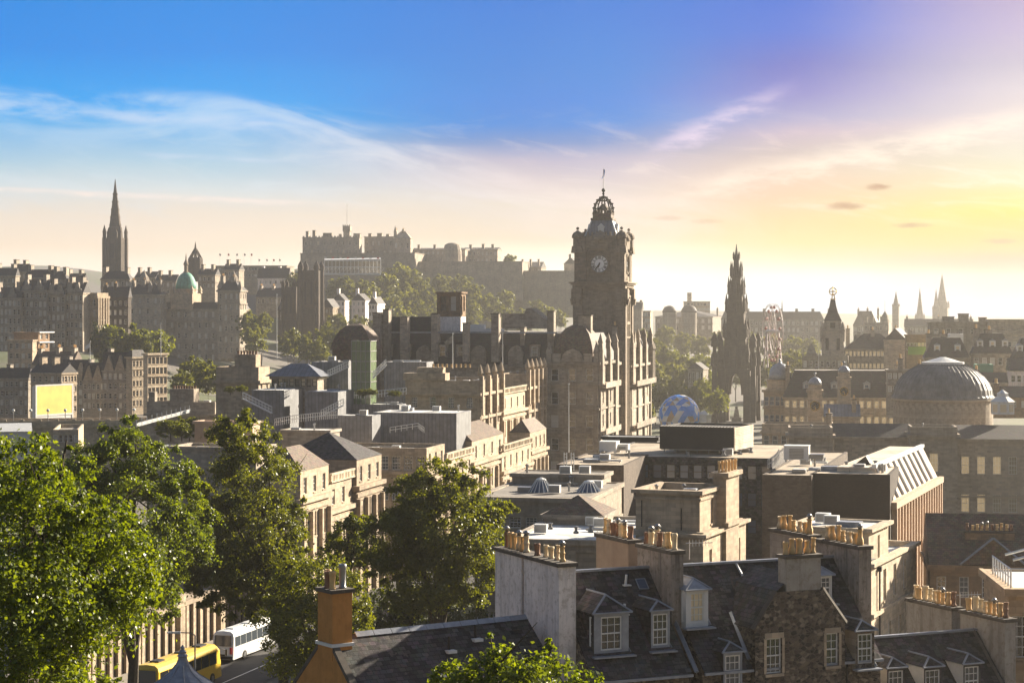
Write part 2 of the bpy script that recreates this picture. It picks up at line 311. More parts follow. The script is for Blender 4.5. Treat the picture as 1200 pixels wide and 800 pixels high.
# ---------------------------------------------------------------- mesh building
def link(o): COL.objects.link(o); return o
class MB:
    def __init__(s): s.v = []; s.f = []; s.m = []; s.T = None
    def add(s, vs, fs, mi=0):
        b = len(s.v)
        if s.T is not None: vs = [s.T @ Vector(p) for p in vs]
        s.v += [tuple(p) for p in vs]; s.f += [tuple(i+b for i in f) for f in fs]; s.m += [mi]*len(fs); return s
    def quad(s, a, b, c, d, mi=0): return s.add([a, b, c, d], [(0,1,2,3)], mi)
    def box(s, x0, x1, y0, y1, z0, z1, mi=0, bottom=True):
        vs = [(x0,y0,z0),(x1,y0,z0),(x1,y1,z0),(x0,y1,z0),(x0,y0,z1),(x1,y0,z1),(x1,y1,z1),(x0,y1,z1)]
        fs = [(0,1,5,4),(1,2,6,5),(2,3,7,6),(3,0,4,7),(4,5,6,7)] + ([(3,2,1,0)] if bottom else [])
        return s.add(vs, fs, mi)
    def cbox(s, cx, cy, sx, sy, z0, z1, mi=0): return s.box(cx-sx/2, cx+sx/2, cy-sy/2, cy+sy/2, z0, z1, mi)
    def frust(s, cx, cy, w0, d0, z0, w1, d1, z1, mi=0, ox=0, oy=0):   # box that tapers
        vs = [(cx+a*w0/2, cy+b*d0/2, z0) for a, b in ((-1,-1),(1,-1),(1,1),(-1,1))] + [(cx+ox+a*w1/2, cy+oy+b*d1/2, z1) for a, b in ((-1,-1),(1,-1),(1,1),(-1,1))]
        return s.add(vs, [(0,1,5,4),(1,2,6,5),(2,3,7,6),(3,0,4,7),(4,5,6,7),(3,2,1,0)], mi)
    def lathe(s, cx, cy, prof, n=12, mi=0, ph=0.0, cap=True):          # prof: [(r, z)]
        vs = []; fs = []
        for r, z in prof:
            for i in range(n):
                a = 2*math.pi*(i+ph)/n; vs.append((cx+r*math.cos(a), cy+r*math.sin(a), z))
        for j in range(len(prof)-1):
            for i in range(n):
                a, b = j*n+i, j*n+(i+1) % n; fs.append((a, b, b+n, a+n))
        if cap:
            fs.append(tuple(range(n))[::-1]); fs.append(tuple((len(prof)-1)*n+i for i in range(n)))
        return s.add(vs, fs, mi)
    def prism(s, pts, z0, z1, mi=0):                                    # pts counter-clockwise in plan
        n = len(pts); vs = [(p[0],p[1],z0) for p in pts]+[(p[0],p[1],z1) for p in pts]
        return s.add(vs, [(i,(i+1)%n,(i+1)%n+n,i+n) for i in range(n)]+[tuple(range(n,2*n)), tuple(range(n))[::-1]], mi)
    def slab(s, pts, y0, y1, mi=0):                                     # outline in (x, z), thickness along y
        n = len(pts); vs = [(p[0],y0,p[1]) for p in pts]+[(p[0],y1,p[1]) for p in pts]
        return s.add(vs, [(i,(i+1)%n,(i+1)%n+n,i+n) for i in range(n)]+[tuple(range(n,2*n))[::-1], tuple(range(n))], mi)
    def bar(s, p, q, r, mi=0, n=4, r2=None):                            # straight rod
        p, q = Vector(p), Vector(q); d = (q-p)
        if d.length < 1e-6: return s
        d.normalize(); a = d.orthogonal().normalized(); b = d.cross(a); r2 = r if r2 is None else r2; vs = []
        for c, rr in ((p, r), (q, r2)):
            for i in range(n):
                t = 2*math.pi*(i+.5)/n; vs.append(tuple(c+a*math.cos(t)*rr+b*math.sin(t)*rr))
        return s.add(vs, [(i,(i+1)%n,(i+1)%n+n,i+n) for i in range(n)]+[tuple(range(n))[::-1], tuple(range(n,2*n))], mi)
    def sphere(s, c, r, mi=0, n=10, m=6, sz=1.0):
        return s.lathe(c[0], c[1], [(max(.001, r*math.sin(math.pi*j/m)), c[2]-r*sz*math.cos(math.pi*j/m)) for j in range(m+1)], n, mi)
    def mesh(s, name, mats, smooth=False):
        me = bpy.data.meshes.new(name); me.from_pydata(s.v, [], s.f)
        for m in (mats if isinstance(mats, (list, tuple)) else [mats]): me.materials.append(m)
        me.polygons.foreach_set('material_index', s.m)
        if smooth: me.polygons.foreach_set('use_smooth', [True]*len(s.f))
        autouv(me); return me
    def build(s, name, mats, parent=None, smooth=False, loc=None):
        o = link(bpy.data.objects.new(name, s.mesh(name, mats, smooth)))
        if parent is not None: o.parent = parent
        if loc is not None: o.location = loc
        return o
def autouv(me):
    npo, nl = len(me.polygons), len(me.loops)
    if not npo: return
    N = np.empty(npo*3, np.float32); me.polygons.foreach_get('normal', N); N = N.reshape(-1,3)
    lt = np.empty(npo, np.int32); me.polygons.foreach_get('loop_total', lt); vi = np.empty(nl, np.int32); me.loops.foreach_get('vertex_index', vi)
    co = np.empty(len(me.vertices)*3, np.float32); me.vertices.foreach_get('co', co); co = co.reshape(-1,3)
    U = np.stack([-N[:,1], N[:,0], np.zeros(npo)], 1); ln = np.linalg.norm(U, axis=1); flat = ln < .05
    U[flat] = (1,0,0); ln[flat] = 1; U /= ln[:,None]; V = np.cross(N, U)
    pi = np.repeat(np.arange(npo), lt); P = co[vi]
    uv = np.stack([(P*U[pi]).sum(1), (P*V[pi]).sum(1)], 1).astype(np.float32)
    me.uv_layers.new(name='UVMap').data.foreach_set('uv', uv.ravel())
def tag(o, label=None, cat=None, group=None, kind=None):
    for a, b in (('label', label), ('category', cat), ('group', group), ('kind', kind)):
        if b: o[a] = b
    return o
def thing(name, label, cat, loc=(0,0,0), h=0.0, group=None):            # h: heading in degrees, clockwise from the view
    o = link(bpy.data.objects.new(name, None)); o.location = loc; o.rotation_euler = (0, 0, -R(h)); o.empty_display_size = .5
    return tag(o, label, cat, group)
def inst(name, me, parent, loc, rz=0.0, scale=None):
    o = link(bpy.data.objects.new(name, me)); o.parent = parent; o.location = loc; o.rotation_euler = (0, 0, rz)
    if scale is not None: o.scale = scale
    return o
def copy_tree(o, parent=None):
    c = o.copy(); link(c); c.parent = parent
    for ch in o.children: copy_tree(ch, c)
    return c
def X(px, d): return (px-600)/F*d
def Z(py, d): return CAMZ-(py-HY)/F*d
def plan(pxl, pxr, pxf, d, h, L=None):                                  # footprint from the columns of its three visible edges
    s, c = math.sin(R(h)), math.cos(R(h)); xc = X(pxr, d)
    w_ = (F*xc-(pxl-600)*d)/((pxl-600)*s+F*c)
    if pxf is not None:
        den = (pxf-600)*c-F*s; L = (F*xc-(pxf-600)*d)/den if abs(den) > 1 else -1
        if not 2.5 < L < 75: L = max(7, min(14, w_*.7))          # the side is turned away from the camera: an ordinary depth
    return (xc-w_*c, d+w_*s, w_, L)
# ---------------------------------------------------------------- windows and walls
WC = {}
def win_mesh(w_, h_, style='sash', g=None, fr=None):
    key = (round(w_,2), round(h_,2), style, g.name if g else '', fr.name if fr else '')
    if key in WC: return WC[key]
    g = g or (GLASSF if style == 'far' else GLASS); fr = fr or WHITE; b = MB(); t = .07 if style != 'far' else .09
    x0, x1 = -w_/2, w_/2
    b.quad((x0,.06,0),(x1,.06,0),(x1,.06,h_),(x0,.06,h_), 1)
    b.box(x0,x0+t,0,.055,0,h_); b.box(x1-t,x1,0,.055,0,h_); b.box(x0+t,x1-t,0,.055,0,t); b.box(x0+t,x1-t,0,.055,h_-t,h_)
    b.box(x0+t,x1-t,.0,.05,h_/2-.035,h_/2+.035)
    if style == 'sash':
        for q in ((1/3,2/3) if w_ > .8 else (.5,)): b.box(x0+w_*q-.016,x0+w_*q+.016,.02,.05,t,h_/2-.035); b.box(x0+w_*q-.016,x0+w_*q+.016,.02,.05,h_/2+.035,h_-t)
        for q in (.25,.75): b.box(x0+t,x1-t,.022,.052,h_*q-.016,h_*q+.016)
    me = b.mesh('window', [fr, g]); WC[key] = me; return me
def wall_face(b, p0, t, L, z0, z1, ops, dep=.2, mi=0):
    """wall from p0 along unit t (2D), outward normal is to the right of t; ops: (u0,u1,v0,v1) real openings with reveals"""
    n = (t[1], -t[0]); us = sorted({0.0, L, *[o[0] for o in ops], *[o[1] for o in ops]}); zs = sorted({z0, z1, *[o[2] for o in ops], *[o[3] for o in ops]})
    P = lambda u, z, q=0.0: (p0[0]+t[0]*u-n[0]*q, p0[1]+t[1]*u-n[1]*q, z)
    for i in range(len(us)-1):
        um = (us[i]+us[i+1])/2; run = None
        for j in range(len(zs)-1):
            zm = (zs[j]+zs[j+1])/2; hole = any(o[0] < um < o[1] and o[2] < zm < o[3] for o in ops)
            if not hole and run is None: run = zs[j]
            if hole and run is not None: b.quad(P(us[i],run), P(us[i+1],run), P(us[i+1],zs[j]), P(us[i],zs[j]), mi); run = None
        if run is not None: b.quad(P(us[i],run), P(us[i+1],run), P(us[i+1],z1), P(us[i],z1), mi)
    for u0, u1, v0, v1 in ops:
        b.quad(P(u0,v0),P(u1,v0),P(u1,v0,dep),P(u0,v0,dep),mi); b.quad(P(u0,v1,dep),P(u1,v1,dep),P(u1,v1),P(u0,v1),mi)
        b.quad(P(u0,v0),P(u0,v0,dep),P(u0,v1,dep),P(u0,v1),mi); b.quad(P(u1,v0,dep),P(u1,v0),P(u1,v1),P(u1,v1,dep),mi)
def openings(L, H, spec, z0=0.0):
    """spec: (columns, rows, width, height, storey, first head below the wall top[, margin])"""
    cols, rows, ww, wh, fh, top = spec[:6]; mg = spec[6] if len(spec) > 6 else 0; ops = []
    p = (L-2*mg)/cols; ww = min(ww, p*.8)
    for r in range(rows):
        zt = H-top-r*fh
        if zt-wh < z0+.3: break
        for c in range(cols):
            u = mg+p*(c+.5); ops.append((u-ww/2, u+ww/2, zt-wh, zt))
    return ops
def put_windows(T, p0, t, ops, dep, style, g, fr, every=1):
    n = (t[1], -t[0]); rz = math.atan2(t[1], t[0])
    for (u0, u1, v0, v1) in ops:
        gg = g[int(abs(u0*7.3+v0*3.7)*10) % len(g)] if isinstance(g, tuple) else g
        me = win_mesh(u1-u0, v1-v0, style, gg, fr); u = (u0+u1)/2; q = dep-.062
        inst('window', me, T, (p0[0]+t[0]*u-n[0]*q, p0[1]+t[1]*u-n[1]*q, v0), rz)
PROUD = .012
def band(b, w_, L, z0, z1, pr, mi=0):                                    # string course round the visible sides, a ring so that nothing lies in the wall plane
    b.box(-pr, w_+pr, -pr, -PROUD, z0, z1, mi); b.box(w_+PROUD, w_+pr, -PROUD, L+pr, z0, z1, mi); b.box(-pr, -PROUD, -PROUD, L+pr, z0, z1, mi)
def clutter(T, w_, L, z, seed, n=5):                                      # small things of every flat roof: ducts, hatches, pipes, cable trays
    rn = random.Random(seed)
    for i in range(n):
        x, y = rn.uniform(.12,.88)*w_, rn.uniform(.15,.85)*L; q = rn.random(); b = MB()
        if q < .35: b.lathe(x,y,[(.13,z-.02),(.13,z+rn.uniform(.4,.9)),(.24,z+.92),(.05,z+1.05)],7); b.build('vent', METAL, T)
        elif q < .6: s_ = rn.uniform(.5,1.0); b.box(x-s_,x+s_,y-s_*.7,y+s_*.7,z+.004,z+rn.uniform(.25,.6)); b.build('roof_hatch', rn.choice((METALW,METAL,LEAD)), T)
        elif q < .8: l_ = min(rn.uniform(2,5), w_*.5); x = min(x, w_-l_-.3); b.box(x,x+l_,y,y+.3,z+.12,z+.32); b.box(x+.2,x+.3,y,y+.3,z+.004,z+.12); b.box(x+l_-.3,x+l_-.2,y,y+.3,z+.004,z+.12); b.build('duct', rn.choice((METAL,METALW)), T)
        else: b.box(x-.6,x+.6,y-.4,y+.4,z+.1,z+.9); b.box(x-.5,x+.5,y-.43,y-.4,z+.2,z+.8,1); b.build('air_unit', [METALW,METAL], T)
POTM = {}
def pot_mesh(r=.15, hgt=.75, mat=None, cowl=0, kind=0):
    mat = mat or POT; key = (r, hgt, mat.name, cowl, kind)
    if key in POTM: return POTM[key]
    b = MB()
    if kind == 1: b.lathe(0,0,[(r*1.1,0),(r*1.1,.1),(r*.8,.14),(r*.8,hgt*.5),(r*1.05,hgt*.55),(r*.8,hgt*.6),(r*.75,hgt*.92),(r*1.0,hgt*.94),(r*1.0,hgt),(r*.6,hgt),(r*.6,hgt*.8)], 8, 0)
    elif kind == 2: b.lathe(0,0,[(r*1.25,0),(r*1.2,hgt*.35),(r*.85,hgt*.5),(r*.8,hgt*.9),(r*1.1,hgt*.93),(r*1.1,hgt),(r*.65,hgt),(r*.65,hgt*.8)], 6, 0)
    else: b.lathe(0,0,[(r*1.12,0),(r*1.12,.06),(r*.92,.1),(r,hgt*.8),(r*1.15,hgt*.83),(r*1.15,hgt*.93),(r*.98,hgt),(r*.75,hgt),(r*.75,hgt*.7)], 10, 0)
    if cowl: b.lathe(0,0,[(r*.7,hgt),(r*.7,hgt+.12),(r*1.3,hgt+.14),(r*.4,hgt+.3)], 10, 1)
    me = b.mesh('chimney_pot', [mat, METAL], True); POTM[key] = me; return me
def chimney(T, x0, x1, y0, y1, z0, z1, mat, npots=0, pr=.15, ph=.75, sub=True, rnd=None, cap=CAPST, taper=0):
    b = MB(); b.box(x0,x1,y0,y1,z0,z1-.18,0); b.box(x0-.1,x1+.1,y0-.1,y1+.1,z1-.176,z1,1)
    rnd = rnd or random.Random(int(abs(x0*31+y0*17+z1*7)*10)); lx, ly = x1-x0, y1-y0
    P = []
    for i in range(npots):
        f = (i+.5)/npots
        P.append((x0+lx*f, (y0+y1)/2) if lx > ly else ((x0+x1)/2, y0+ly*f))
    if not sub:
        for x, y in P: b.lathe(x,y,[(pr,z1),(pr,z1+ph*rnd.uniform(.8,1.1)),(pr*.7,z1+ph*.8)], 6, 2)
    o = b.build('chimney', [mat, cap, POT], T)
    if sub:
        for x, y in P:
            hh = rnd.choice((.62,.75,.75,.75,.9)); me = pot_mesh(pr*rnd.choice((.9,1,1)), hh*ph/.75, rnd.choice((POT,POT,POT,POT,POTD)), 1 if rnd.random() < .14 else 0, rnd.choice((0,0,1,2)))
            c_ = inst('chimney_pot', me, o, (x+rnd.uniform(-.03,.03), y+rnd.uniform(-.03,.03), z1+.004), rnd.uniform(0,6)); c_.rotation_euler[0] = rnd.uniform(-.05,.05); c_.rotation_euler[1] = rnd.uniform(-.05,.05)
    return o
def roof_shape(b, kind, w_, L, z, rh, ov=.25, mi=0, inset=None, wm=1):
    x0, x1, y0, y1 = -ov, w_+ov, -ov, L+ov; zz = z+.004
    if kind == 'hip':
        if w_ >= L: a, c_ = (x0+(y1-y0)/2, (y0+y1)/2), (x1-(y1-y0)/2, (y0+y1)/2)
        else: a, c_ = ((x0+x1)/2, y0+(x1-x0)/2), ((x0+x1)/2, y1-(x1-x0)/2)
        vs = [(x0,y0,zz),(x1,y0,zz),(x1,y1,zz),(x0,y1,zz),(a[0],a[1],z+rh),(c_[0],c_[1],z+rh)]
        fs = [(0,1,5,4),(1,2,5),(2,3,4,5),(3,0,4)] if w_ >= L else [(0,1,4),(1,2,5,4),(2,3,5),(3,0,4,5)]
        b.add(vs, fs+[(3,2,1,0)], mi)
    elif kind == 'gx':
        ym = (y0+y1)/2; b.add([(x0,y0,zz),(x1,y0,zz),(x1,ym,z+rh),(x0,ym,z+rh),(x0,y1,zz),(x1,y1,zz),(x0,y0,zz-.12),(x1,y0,zz-.12),(x1,y1,zz-.12),(x0,y1,zz-.12)], [(0,1,2,3),(3,2,5,4),(6,7,1,0),(5,8,9,4),(1,7,8,5,2),(6,0,3,4,9),(9,8,7,6)], mi)
    elif kind == 'gy':
        xm = (x0+x1)/2; b.add([(x0,y0,zz),(x0,y1,zz),(xm,y1,z+rh),(xm,y0,z+rh),(x1,y0,zz),(x1,y1,zz),(x0,y0,zz-.12),(x0,y1,zz-.12),(x1,y1,zz-.12),(x1,y0,zz-.12)], [(3,2,1,0),(5,2,3,4),(1,7,6,0),(4,9,8,5),(0,6,9,4,3),(1,2,5,8,7),(6,7,8,9)], mi)
    elif kind == 'mansard':
        i_ = inset or rh*.45; vs = [(x0,y0,zz),(x1,y0,zz),(x1,y1,zz),(x0,y1,zz),(x0+i_,y0+i_,z+rh),(x1-i_,y0+i_,z+rh),(x1-i_,y1-i_,z+rh),(x0+i_,y1-i_,z+rh)]
        b.add(vs, [(0,1,5,4),(1,2,6,5),(2,3,7,6),(3,0,4,7),(3,2,1,0)], mi); b.add(vs[4:], [(0,1,2,3)], wm)
def block(name, label, cat, P, top, z0=56.0, h=12.5, mat=None, roof=('flat',), fw=None, rw=None, lw=None, bands=(), style='far', g=None, fr=None, rmat=None, dep=.22, chim=(), group=None, z1=None, pilasters=None, par=.7):
    """one building: P = footprint (x, y, w, L); top = photo row of the wall head at the near right corner, or z1 in metres"""
    x, y, w_, L = P; s, c = math.sin(R(h)), math.cos(R(h)); dcor = y-w_*s
    zt = z1 if z1 is not None else Z(top, dcor); H = zt-z0; mat = mat or S_SAND
    T = thing(name, label, cat, (x, y, z0), h, group); b = MB()
    sides = [((0,0),(1,0),w_,fw),((w_,0),(0,1),L,rw),((w_,L),(-1,0),w_,None),((0,L),(0,-1),L,lw)]
    for p0, t, ln, spec in sides:
        if spec and not isinstance(spec, list): spec = [spec]
        ops = [o for q in (spec or []) for o in openings(ln, H, q)]
        wall_face(b, p0, t, ln, 0, H, ops, dep)
        n_ = (t[1], -t[0])
        for u0, u1, v0, v1 in (ops if dcor < 700 else ()):           # sills
            a = (p0[0]+t[0]*(u0-.1)+n_[0]*.1, p0[1]+t[1]*(u0-.1)+n_[1]*.1); c_ = (p0[0]+t[0]*(u1+.1)+n_[0]*PROUD, p0[1]+t[1]*(u1+.1)+n_[1]*PROUD)
            b.box(min(a[0],c_[0]), max(a[0],c_[0]), min(a[1],c_[1]), max(a[1],c_[1]), v0-.16, v0-.01)
        if ops: put_windows(T, p0, t, ops, dep, style, g, fr)
    if not bands and mat not in (SLATE, ZINC, S_BRICK, METALW, GLASSG, S_SCREE) and H > 7: bands = ((0,.45,.28),) + (((fw[0] if isinstance(fw, list) else fw)[4]+.2, .3, .16),) if fw else ((0,.4,.25),)
    if not chim and dcor > 400 and roof[0] in ('gx','hip','mansard') and w_ > 7:
        rn = random.Random(int(x*13+y)); hr = roof[1]; chim = tuple((cx_, L*.5, 1.1, min(2.6,L*.4), hr+rn.uniform(.8,1.6), 4) for cx_ in (1.0, w_*.5+rn.uniform(-1,1), w_-1.0)[:3 if w_ > 12 else 2])
    for (bo, bh, bp) in bands: band(b, w_, L, H-bo-bh, H-bo, bp)
    if pilasters:                                                        # (count, width, projection, z-from, z-to below top) on the right side
        n_, pw, pp, za, zb = pilasters
        for i in range(n_+1):
            u = min(max(L*i/n_, pw/2+.01), L-pw/2-.01); b.box(w_+PROUD, w_+pp, u-pw/2, u+pw/2, max(0,H-zb), H-za)
    rk = roof[0]; rm = rmat or SLATEF; rb = MB()
    if rk == 'flat':
        q = .35; b.add([(0,0,H),(w_,0,H),(w_,L,H),(0,L,H),(q,q,H),(w_-q,q,H),(w_-q,L-q,H),(q,L-q,H),(q,q,H-par),(w_-q,q,H-par),(w_-q,L-q,H-par),(q,L-q,H-par)], [(0,1,5,4),(1,2,6,5),(2,3,7,6),(3,0,4,7),(4,5,9,8),(5,6,10,9),(6,7,11,10),(7,4,8,11)])
        rb.quad((q,q,H-par+.004),(w_-q,q,H-par+.004),(w_-q,L-q,H-par+.004),(q,L-q,H-par+.004)); rm = rmat or FELT
    else:
        rh = roof[1]; roof_shape(rb, rk, w_, L, H, rh, roof[2] if len(roof) > 2 else .25)
        if rk == 'gx':
            for xx in (0, w_): b.add([(xx,0,H),(xx,L,H),(xx,L/2,H+rh*.96)], [(0,1,2) if xx else (2,1,0)])
        if rk == 'gy':
            for yy in (0, L): b.add([(0,yy,H),(w_,yy,H),(w_/2,yy,H+rh*.96)], [(0,1,2) if not yy else (2,1,0)])
    b.build('wall', mat, T); rb.build('roof', [rm, FELT] if rk == 'mansard' else rm, T)
    if rk == 'flat' and 120 < dcor < 420 and w_ > 5 and L > 4 and mat is not GLASSG: clutter(T, w_, L, H-par+.006, int(x*7+y*3), int(min(8, 2+w_*L/40)))
    for ch in chim:                                                      # (x, y, sx, sy, height above wall head, pots)
        cx, cy, sx, sy, ch_, np_ = ch[:6]; near = dcor < 300
        chimney(T, cx-sx/2, cx+sx/2, cy-sy/2, cy+sy/2, H-.5, H+ch_, ch[6] if len(ch) > 6 else mat, np_, .16 if near else .2, .75 if near else .9, near)
    T['H'] = H
    return T
# ---------------------------------------------------------------- ground
def sst(a, b, v):
    t = np.clip((v-a)/(b-a), 0, 1); return t*t*(3-2*t)
def gz(x, y):
    x = np.asarray(x, float); y = np.asarray(y, float); d = np.hypot(x, y)
    z = 58 + 35*np.exp(-(d/92)**2)
    z = z + 1.7*np.exp(-((x+32)/30)**4-((y-205)/75)**4)
    z = z - 12*np.exp(-((x+95)/75)**2-((y-560)/230)**2)                       # the railway valley
    z = z + 30*sst(-60, -200, x)*sst(620, 900, y)*sst(2600, 1500, y)          # the old town ridge
    z = z + 45*np.exp(-((x+75)/95)**4-((y-1330)/130)**4) + 16*np.exp(-((x+40)/130)**2-((y-1300)/210)**2)
    z = z + 24*sst(1500, 3600, y)
    z = z + 70*np.exp(-((x+830)/190)**2-((y-3250)/300)**2) + 52*np.exp(-((x+640)/210)**2-((y-3400)/300)**2)
    z = z + 16*np.exp(-((x-250)/420)**2-((y-3500)/300)**2)
    z = z + 4*np.sin(x*.011+1)*np.sin(y*.008)*sst(500, 1500, y)
    return z
gx_ = np.unique(np.concatenate([np.linspace(-2600, -420, 40), np.arange(-420, 421, 12), np.linspace(420, 2600, 40)]))
gy_ = np.unique(np.concatenate([np.arange(-200, 1600, 12), np.linspace(1600, 4300, 70)]))
XX, YY = np.meshgrid(gx_, gy_); ZZ = gz(XX, YY)
def grid_mesh(name, mat, Xs, Ys, Zs, smooth=True):
    ny, nx = Xs.shape; i = np.arange((ny-1)*(nx-1)); r, c = i//(nx-1), i % (nx-1); a = r*nx+c
    f = np.stack([a, a+1, a+nx+1, a+nx], 1)
    me = bpy.data.meshes.new(name); me.from_pydata(np.stack([Xs.ravel(), Ys.ravel(), Zs.ravel()], 1).tolist(), [], f.tolist())
    me.materials.append(mat); me.polygons.foreach_set('use_smooth', [smooth]*len(me.polygons)); autouv(me)
    return link(bpy.data.objects.new(name, me))
m, t = newmat('town_ground'); tcn = t.new('ShaderNodeTexCoord')
n1 = t.noise(tcn.outputs['Object'], .012, 5, .6); n2 = t.noise(tcn.outputs['Object'], .15, 5, .6)
t.link(t.mix(t.smooth(n1, .42, .55), t.mix(n2, (.05,.065,.022,1), (.09,.105,.035,1)), t.mix(n2, (.07,.062,.055,1), (.15,.13,.11,1))), t.p.inputs['Base Color']); t.p.inputs['Roughness'].default_value = .95
tag(grid_mesh('ground', m, XX, YY, ZZ), kind='structure')
def strip(name, pts, wd, zoff, mat, zf=None):                                  # road-like sheet along points
    b = MB(); pr = None; P = []
    for i in range(len(pts)-1):
        a, c = Vector(pts[i]), Vector(pts[i+1]); n = max(1, int((c-a).length/8))
        P += [a.lerp(c, j/n) for j in range(n)]
    P.append(Vector(pts[-1]))
    for i, p in enumerate(P):
        d = (P[min(i+1, len(P)-1)]-P[max(i-1, 0)]).normalized(); nn = Vector((d.y, -d.x))
        a, c = p-nn*wd/2, p+nn*wd/2
        z = zf(p.x, p.y) if zf else max(float(gz(a.x,a.y)), float(gz(c.x,c.y)), float(gz(p.x,p.y)))
        cur = ((a.x,a.y,z+zoff), (c.x,c.y,z+zoff))
        if pr: b.quad(pr[0], pr[1], cur[1], cur[0])
        pr = cur
    return tag(b.build(name, mat), kind='structure')

# ---------------------------------------------------------------- foliage
def leaf_mesh(name, blobs, n, size, mat, seed, clump=.28, per=60, shell=.68, flat=.75, droop=.25):
    rg = np.random.default_rng(seed); bl = np.array(blobs, float); vol = bl[:,3]*bl[:,4]*bl[:,5]; pr = vol**(2/3); pr /= pr.sum()
    nc = max(8, n//per); bi = rg.choice(len(bl), nc, p=pr)
    dr = rg.normal(size=(nc,3)); dr /= np.linalg.norm(dr, axis=1)[:,None]
    rad = shell+(1.04-shell)*rg.random(nc)**.7
    cc = bl[bi,:3]+dr*rad[:,None]*bl[bi,3:6]
    rc = clump*(bl[bi,3:6].mean(1))*(.55+.9*rg.random(nc))
    ci = rg.integers(0, nc, n); off = rg.normal(size=(n,3))*.55; off[:,2] *= flat
    p = cc[ci]+off*rc[ci][:,None]; p[:,2] -= droop*rc[ci]*(off[:,0]**2+off[:,1]**2)
    nm = rg.normal(size=(n,3))*.75+dr[ci]*.6+np.array([0,0,.45]); nm /= np.linalg.norm(nm, axis=1)[:,None]
    ax = np.cross(nm, rg.normal(size=(n,3))); ax /= np.linalg.norm(ax, axis=1)[:,None]; bx = np.cross(nm, ax)
    s = size*(.6+.8*rg.random(n))[:,None]
    v = np.empty((n,4,3)); v[:,0] = p-ax*s*.6; v[:,1] = p+bx*s*.36-nm*s*.12; v[:,2] = p+ax*s*.6; v[:,3] = p-bx*s*.36-nm*s*.12
    me = bpy.data.meshes.new(name); me.vertices.add(n*4); me.vertices.foreach_set('co', v.astype(np.float32).ravel())
    me.loops.add(n*4); me.loops.foreach_set('vertex_index', np.arange(n*4, dtype=np.int32))
    me.polygons.add(n); me.polygons.foreach_set('loop_start', np.arange(0, n*4, 4, dtype=np.int32)); me.polygons.foreach_set('loop_total', np.full(n, 4, np.int32))
    me.materials.append(mat); me.update(calc_edges=True); return me
def trunk_mb(h, r, targets, seed):
    rn = random.Random(seed); b = MB(); hb = h
    b.bar((0,0,-.5), (0,0,hb*.5), r, 0, 8, r*.8); b.bar((0,0,hb*.5), (.02*hb,0,hb), r*.8, 0, 8, r*.6)
    for tx, ty, tz in targets:
        z0 = hb*rn.uniform(.55, 1); m_ = Vector((tx*.45, ty*.45, z0+(tz-z0)*.6)); rr = r*.45
        b.bar((0.01*hb,0,z0), m_, rr, 0, 6, rr*.6); b.bar(m_, (tx,ty,tz), rr*.6, 0, 5, rr*.15)
        for q in range(3):
            e = Vector((tx,ty,tz)); s_ = m_.lerp(e, rn.uniform(.2,.7)); L = (e-m_).length*.6
            b.bar(s_, s_+Vector((rn.uniform(-1,1),rn.uniform(-1,1),rn.uniform(0,1)))*L, rr*.3, 0, 4, rr*.08)
    return b
def pix_tree(name, label, px, d, blobs, n, size, mat, seed, base=None, tpx=None, group=None, **kw):
    """blobs in photo columns and rows with a radius in pixels and a depth offset in metres: (px, py, r, dd[, squash])"""
    x0 = X(px, d); z0 = float(gz(x0, d)) if base is None else base
    T = thing(name, label, 'tree', (x0, d, z0), 0, group); bl = []
    for q in blobs:
        dd = d+q[3]; r = q[2]/F*dd; bl.append((X(q[0],dd)-x0, q[3], Z(q[1],dd)-z0, r, r*.95, r*(q[4] if len(q) > 4 else .85)))
    me = leaf_mesh('crown', bl, n, size, mat, seed, **kw); o = link(bpy.data.objects.new('crown', me)); o.parent = T
    hz = max(2.0, min(b_[2]-b_[5]*.5 for b_ in bl)); trunk_mb(hz, max(.12, .02*max(b_[2] for b_ in bl)), [(b_[0],b_[1],b_[2]) for b_ in bl[:9]], seed).build('trunk', BARK, T)
    return T
PROTO = {}
def far_tree(label, px, ytop, wpx, d, kind=0, group=None, zb=None, hmax=None, name='leafy_tree'):
    if not PROTO:
        for q in range(5):
            rn = random.Random(50+q); bl = [(0,0,.58,.30,.30,.34)]+[(rn.uniform(-.25,.25), rn.uniform(-.25,.25), rn.uniform(.35,.8), rn.uniform(.14,.22), rn.uniform(.14,.22), rn.uniform(.12,.2)) for _ in range(9)]
            if q == 3: bl = [(0,0,.12+.08*j,.20*(1-j/12)+.03,.20*(1-j/12)+.03,.07) for j in range(11)]
            cr = leaf_mesh('crown', bl, 5000, .048, (LEAF3, LEAF3, LEAF2, LEAFD, LEAF2)[q], 50+q, .26, 60, .6)
            tk = MB(); tk.bar((0,0,-.05),(0,0,.5),.022,0,6,.012)
            for j in range(5): tk.bar((0,0,.3),(bl[j+1][0]*.8,bl[j+1][1]*.8,bl[j+1][2]),.011,0,4,.003)
            PROTO[q] = (cr, tk.mesh('trunk', BARK))
    x = X(px, d); zt = Z(ytop, d); zb = float(gz(x, d))-.3 if zb is None else zb; h_ = zt-zb
    if hmax and h_ > hmax: h_ = hmax; zb = zt-h_
    wd = wpx/F*d/.72; T = thing(name, label, 'tree', (x, d, zb), 0, group)
    rz = random.Random(px*7+ytop).uniform(0, 6)
    hc = min(h_, wd*1.05)
    inst('crown', PROTO[kind][0], T, (0,0,h_-hc), rz, (wd, wd, hc)); inst('trunk', PROTO[kind][1], T, (0,0,0), rz, (wd, wd, h_))
    return T
def B(name, label, cat, pxl, pxr, pxf, top, d, bot=None, L=None, h=12.5, **kw):
    P = plan(pxl, pxr, pxf, d, h, L); z0 = Z(bot, d) if bot else float(gz(X(pxr, d), d))-1
    return block(name, label, cat, P, top, z0, h, **kw)
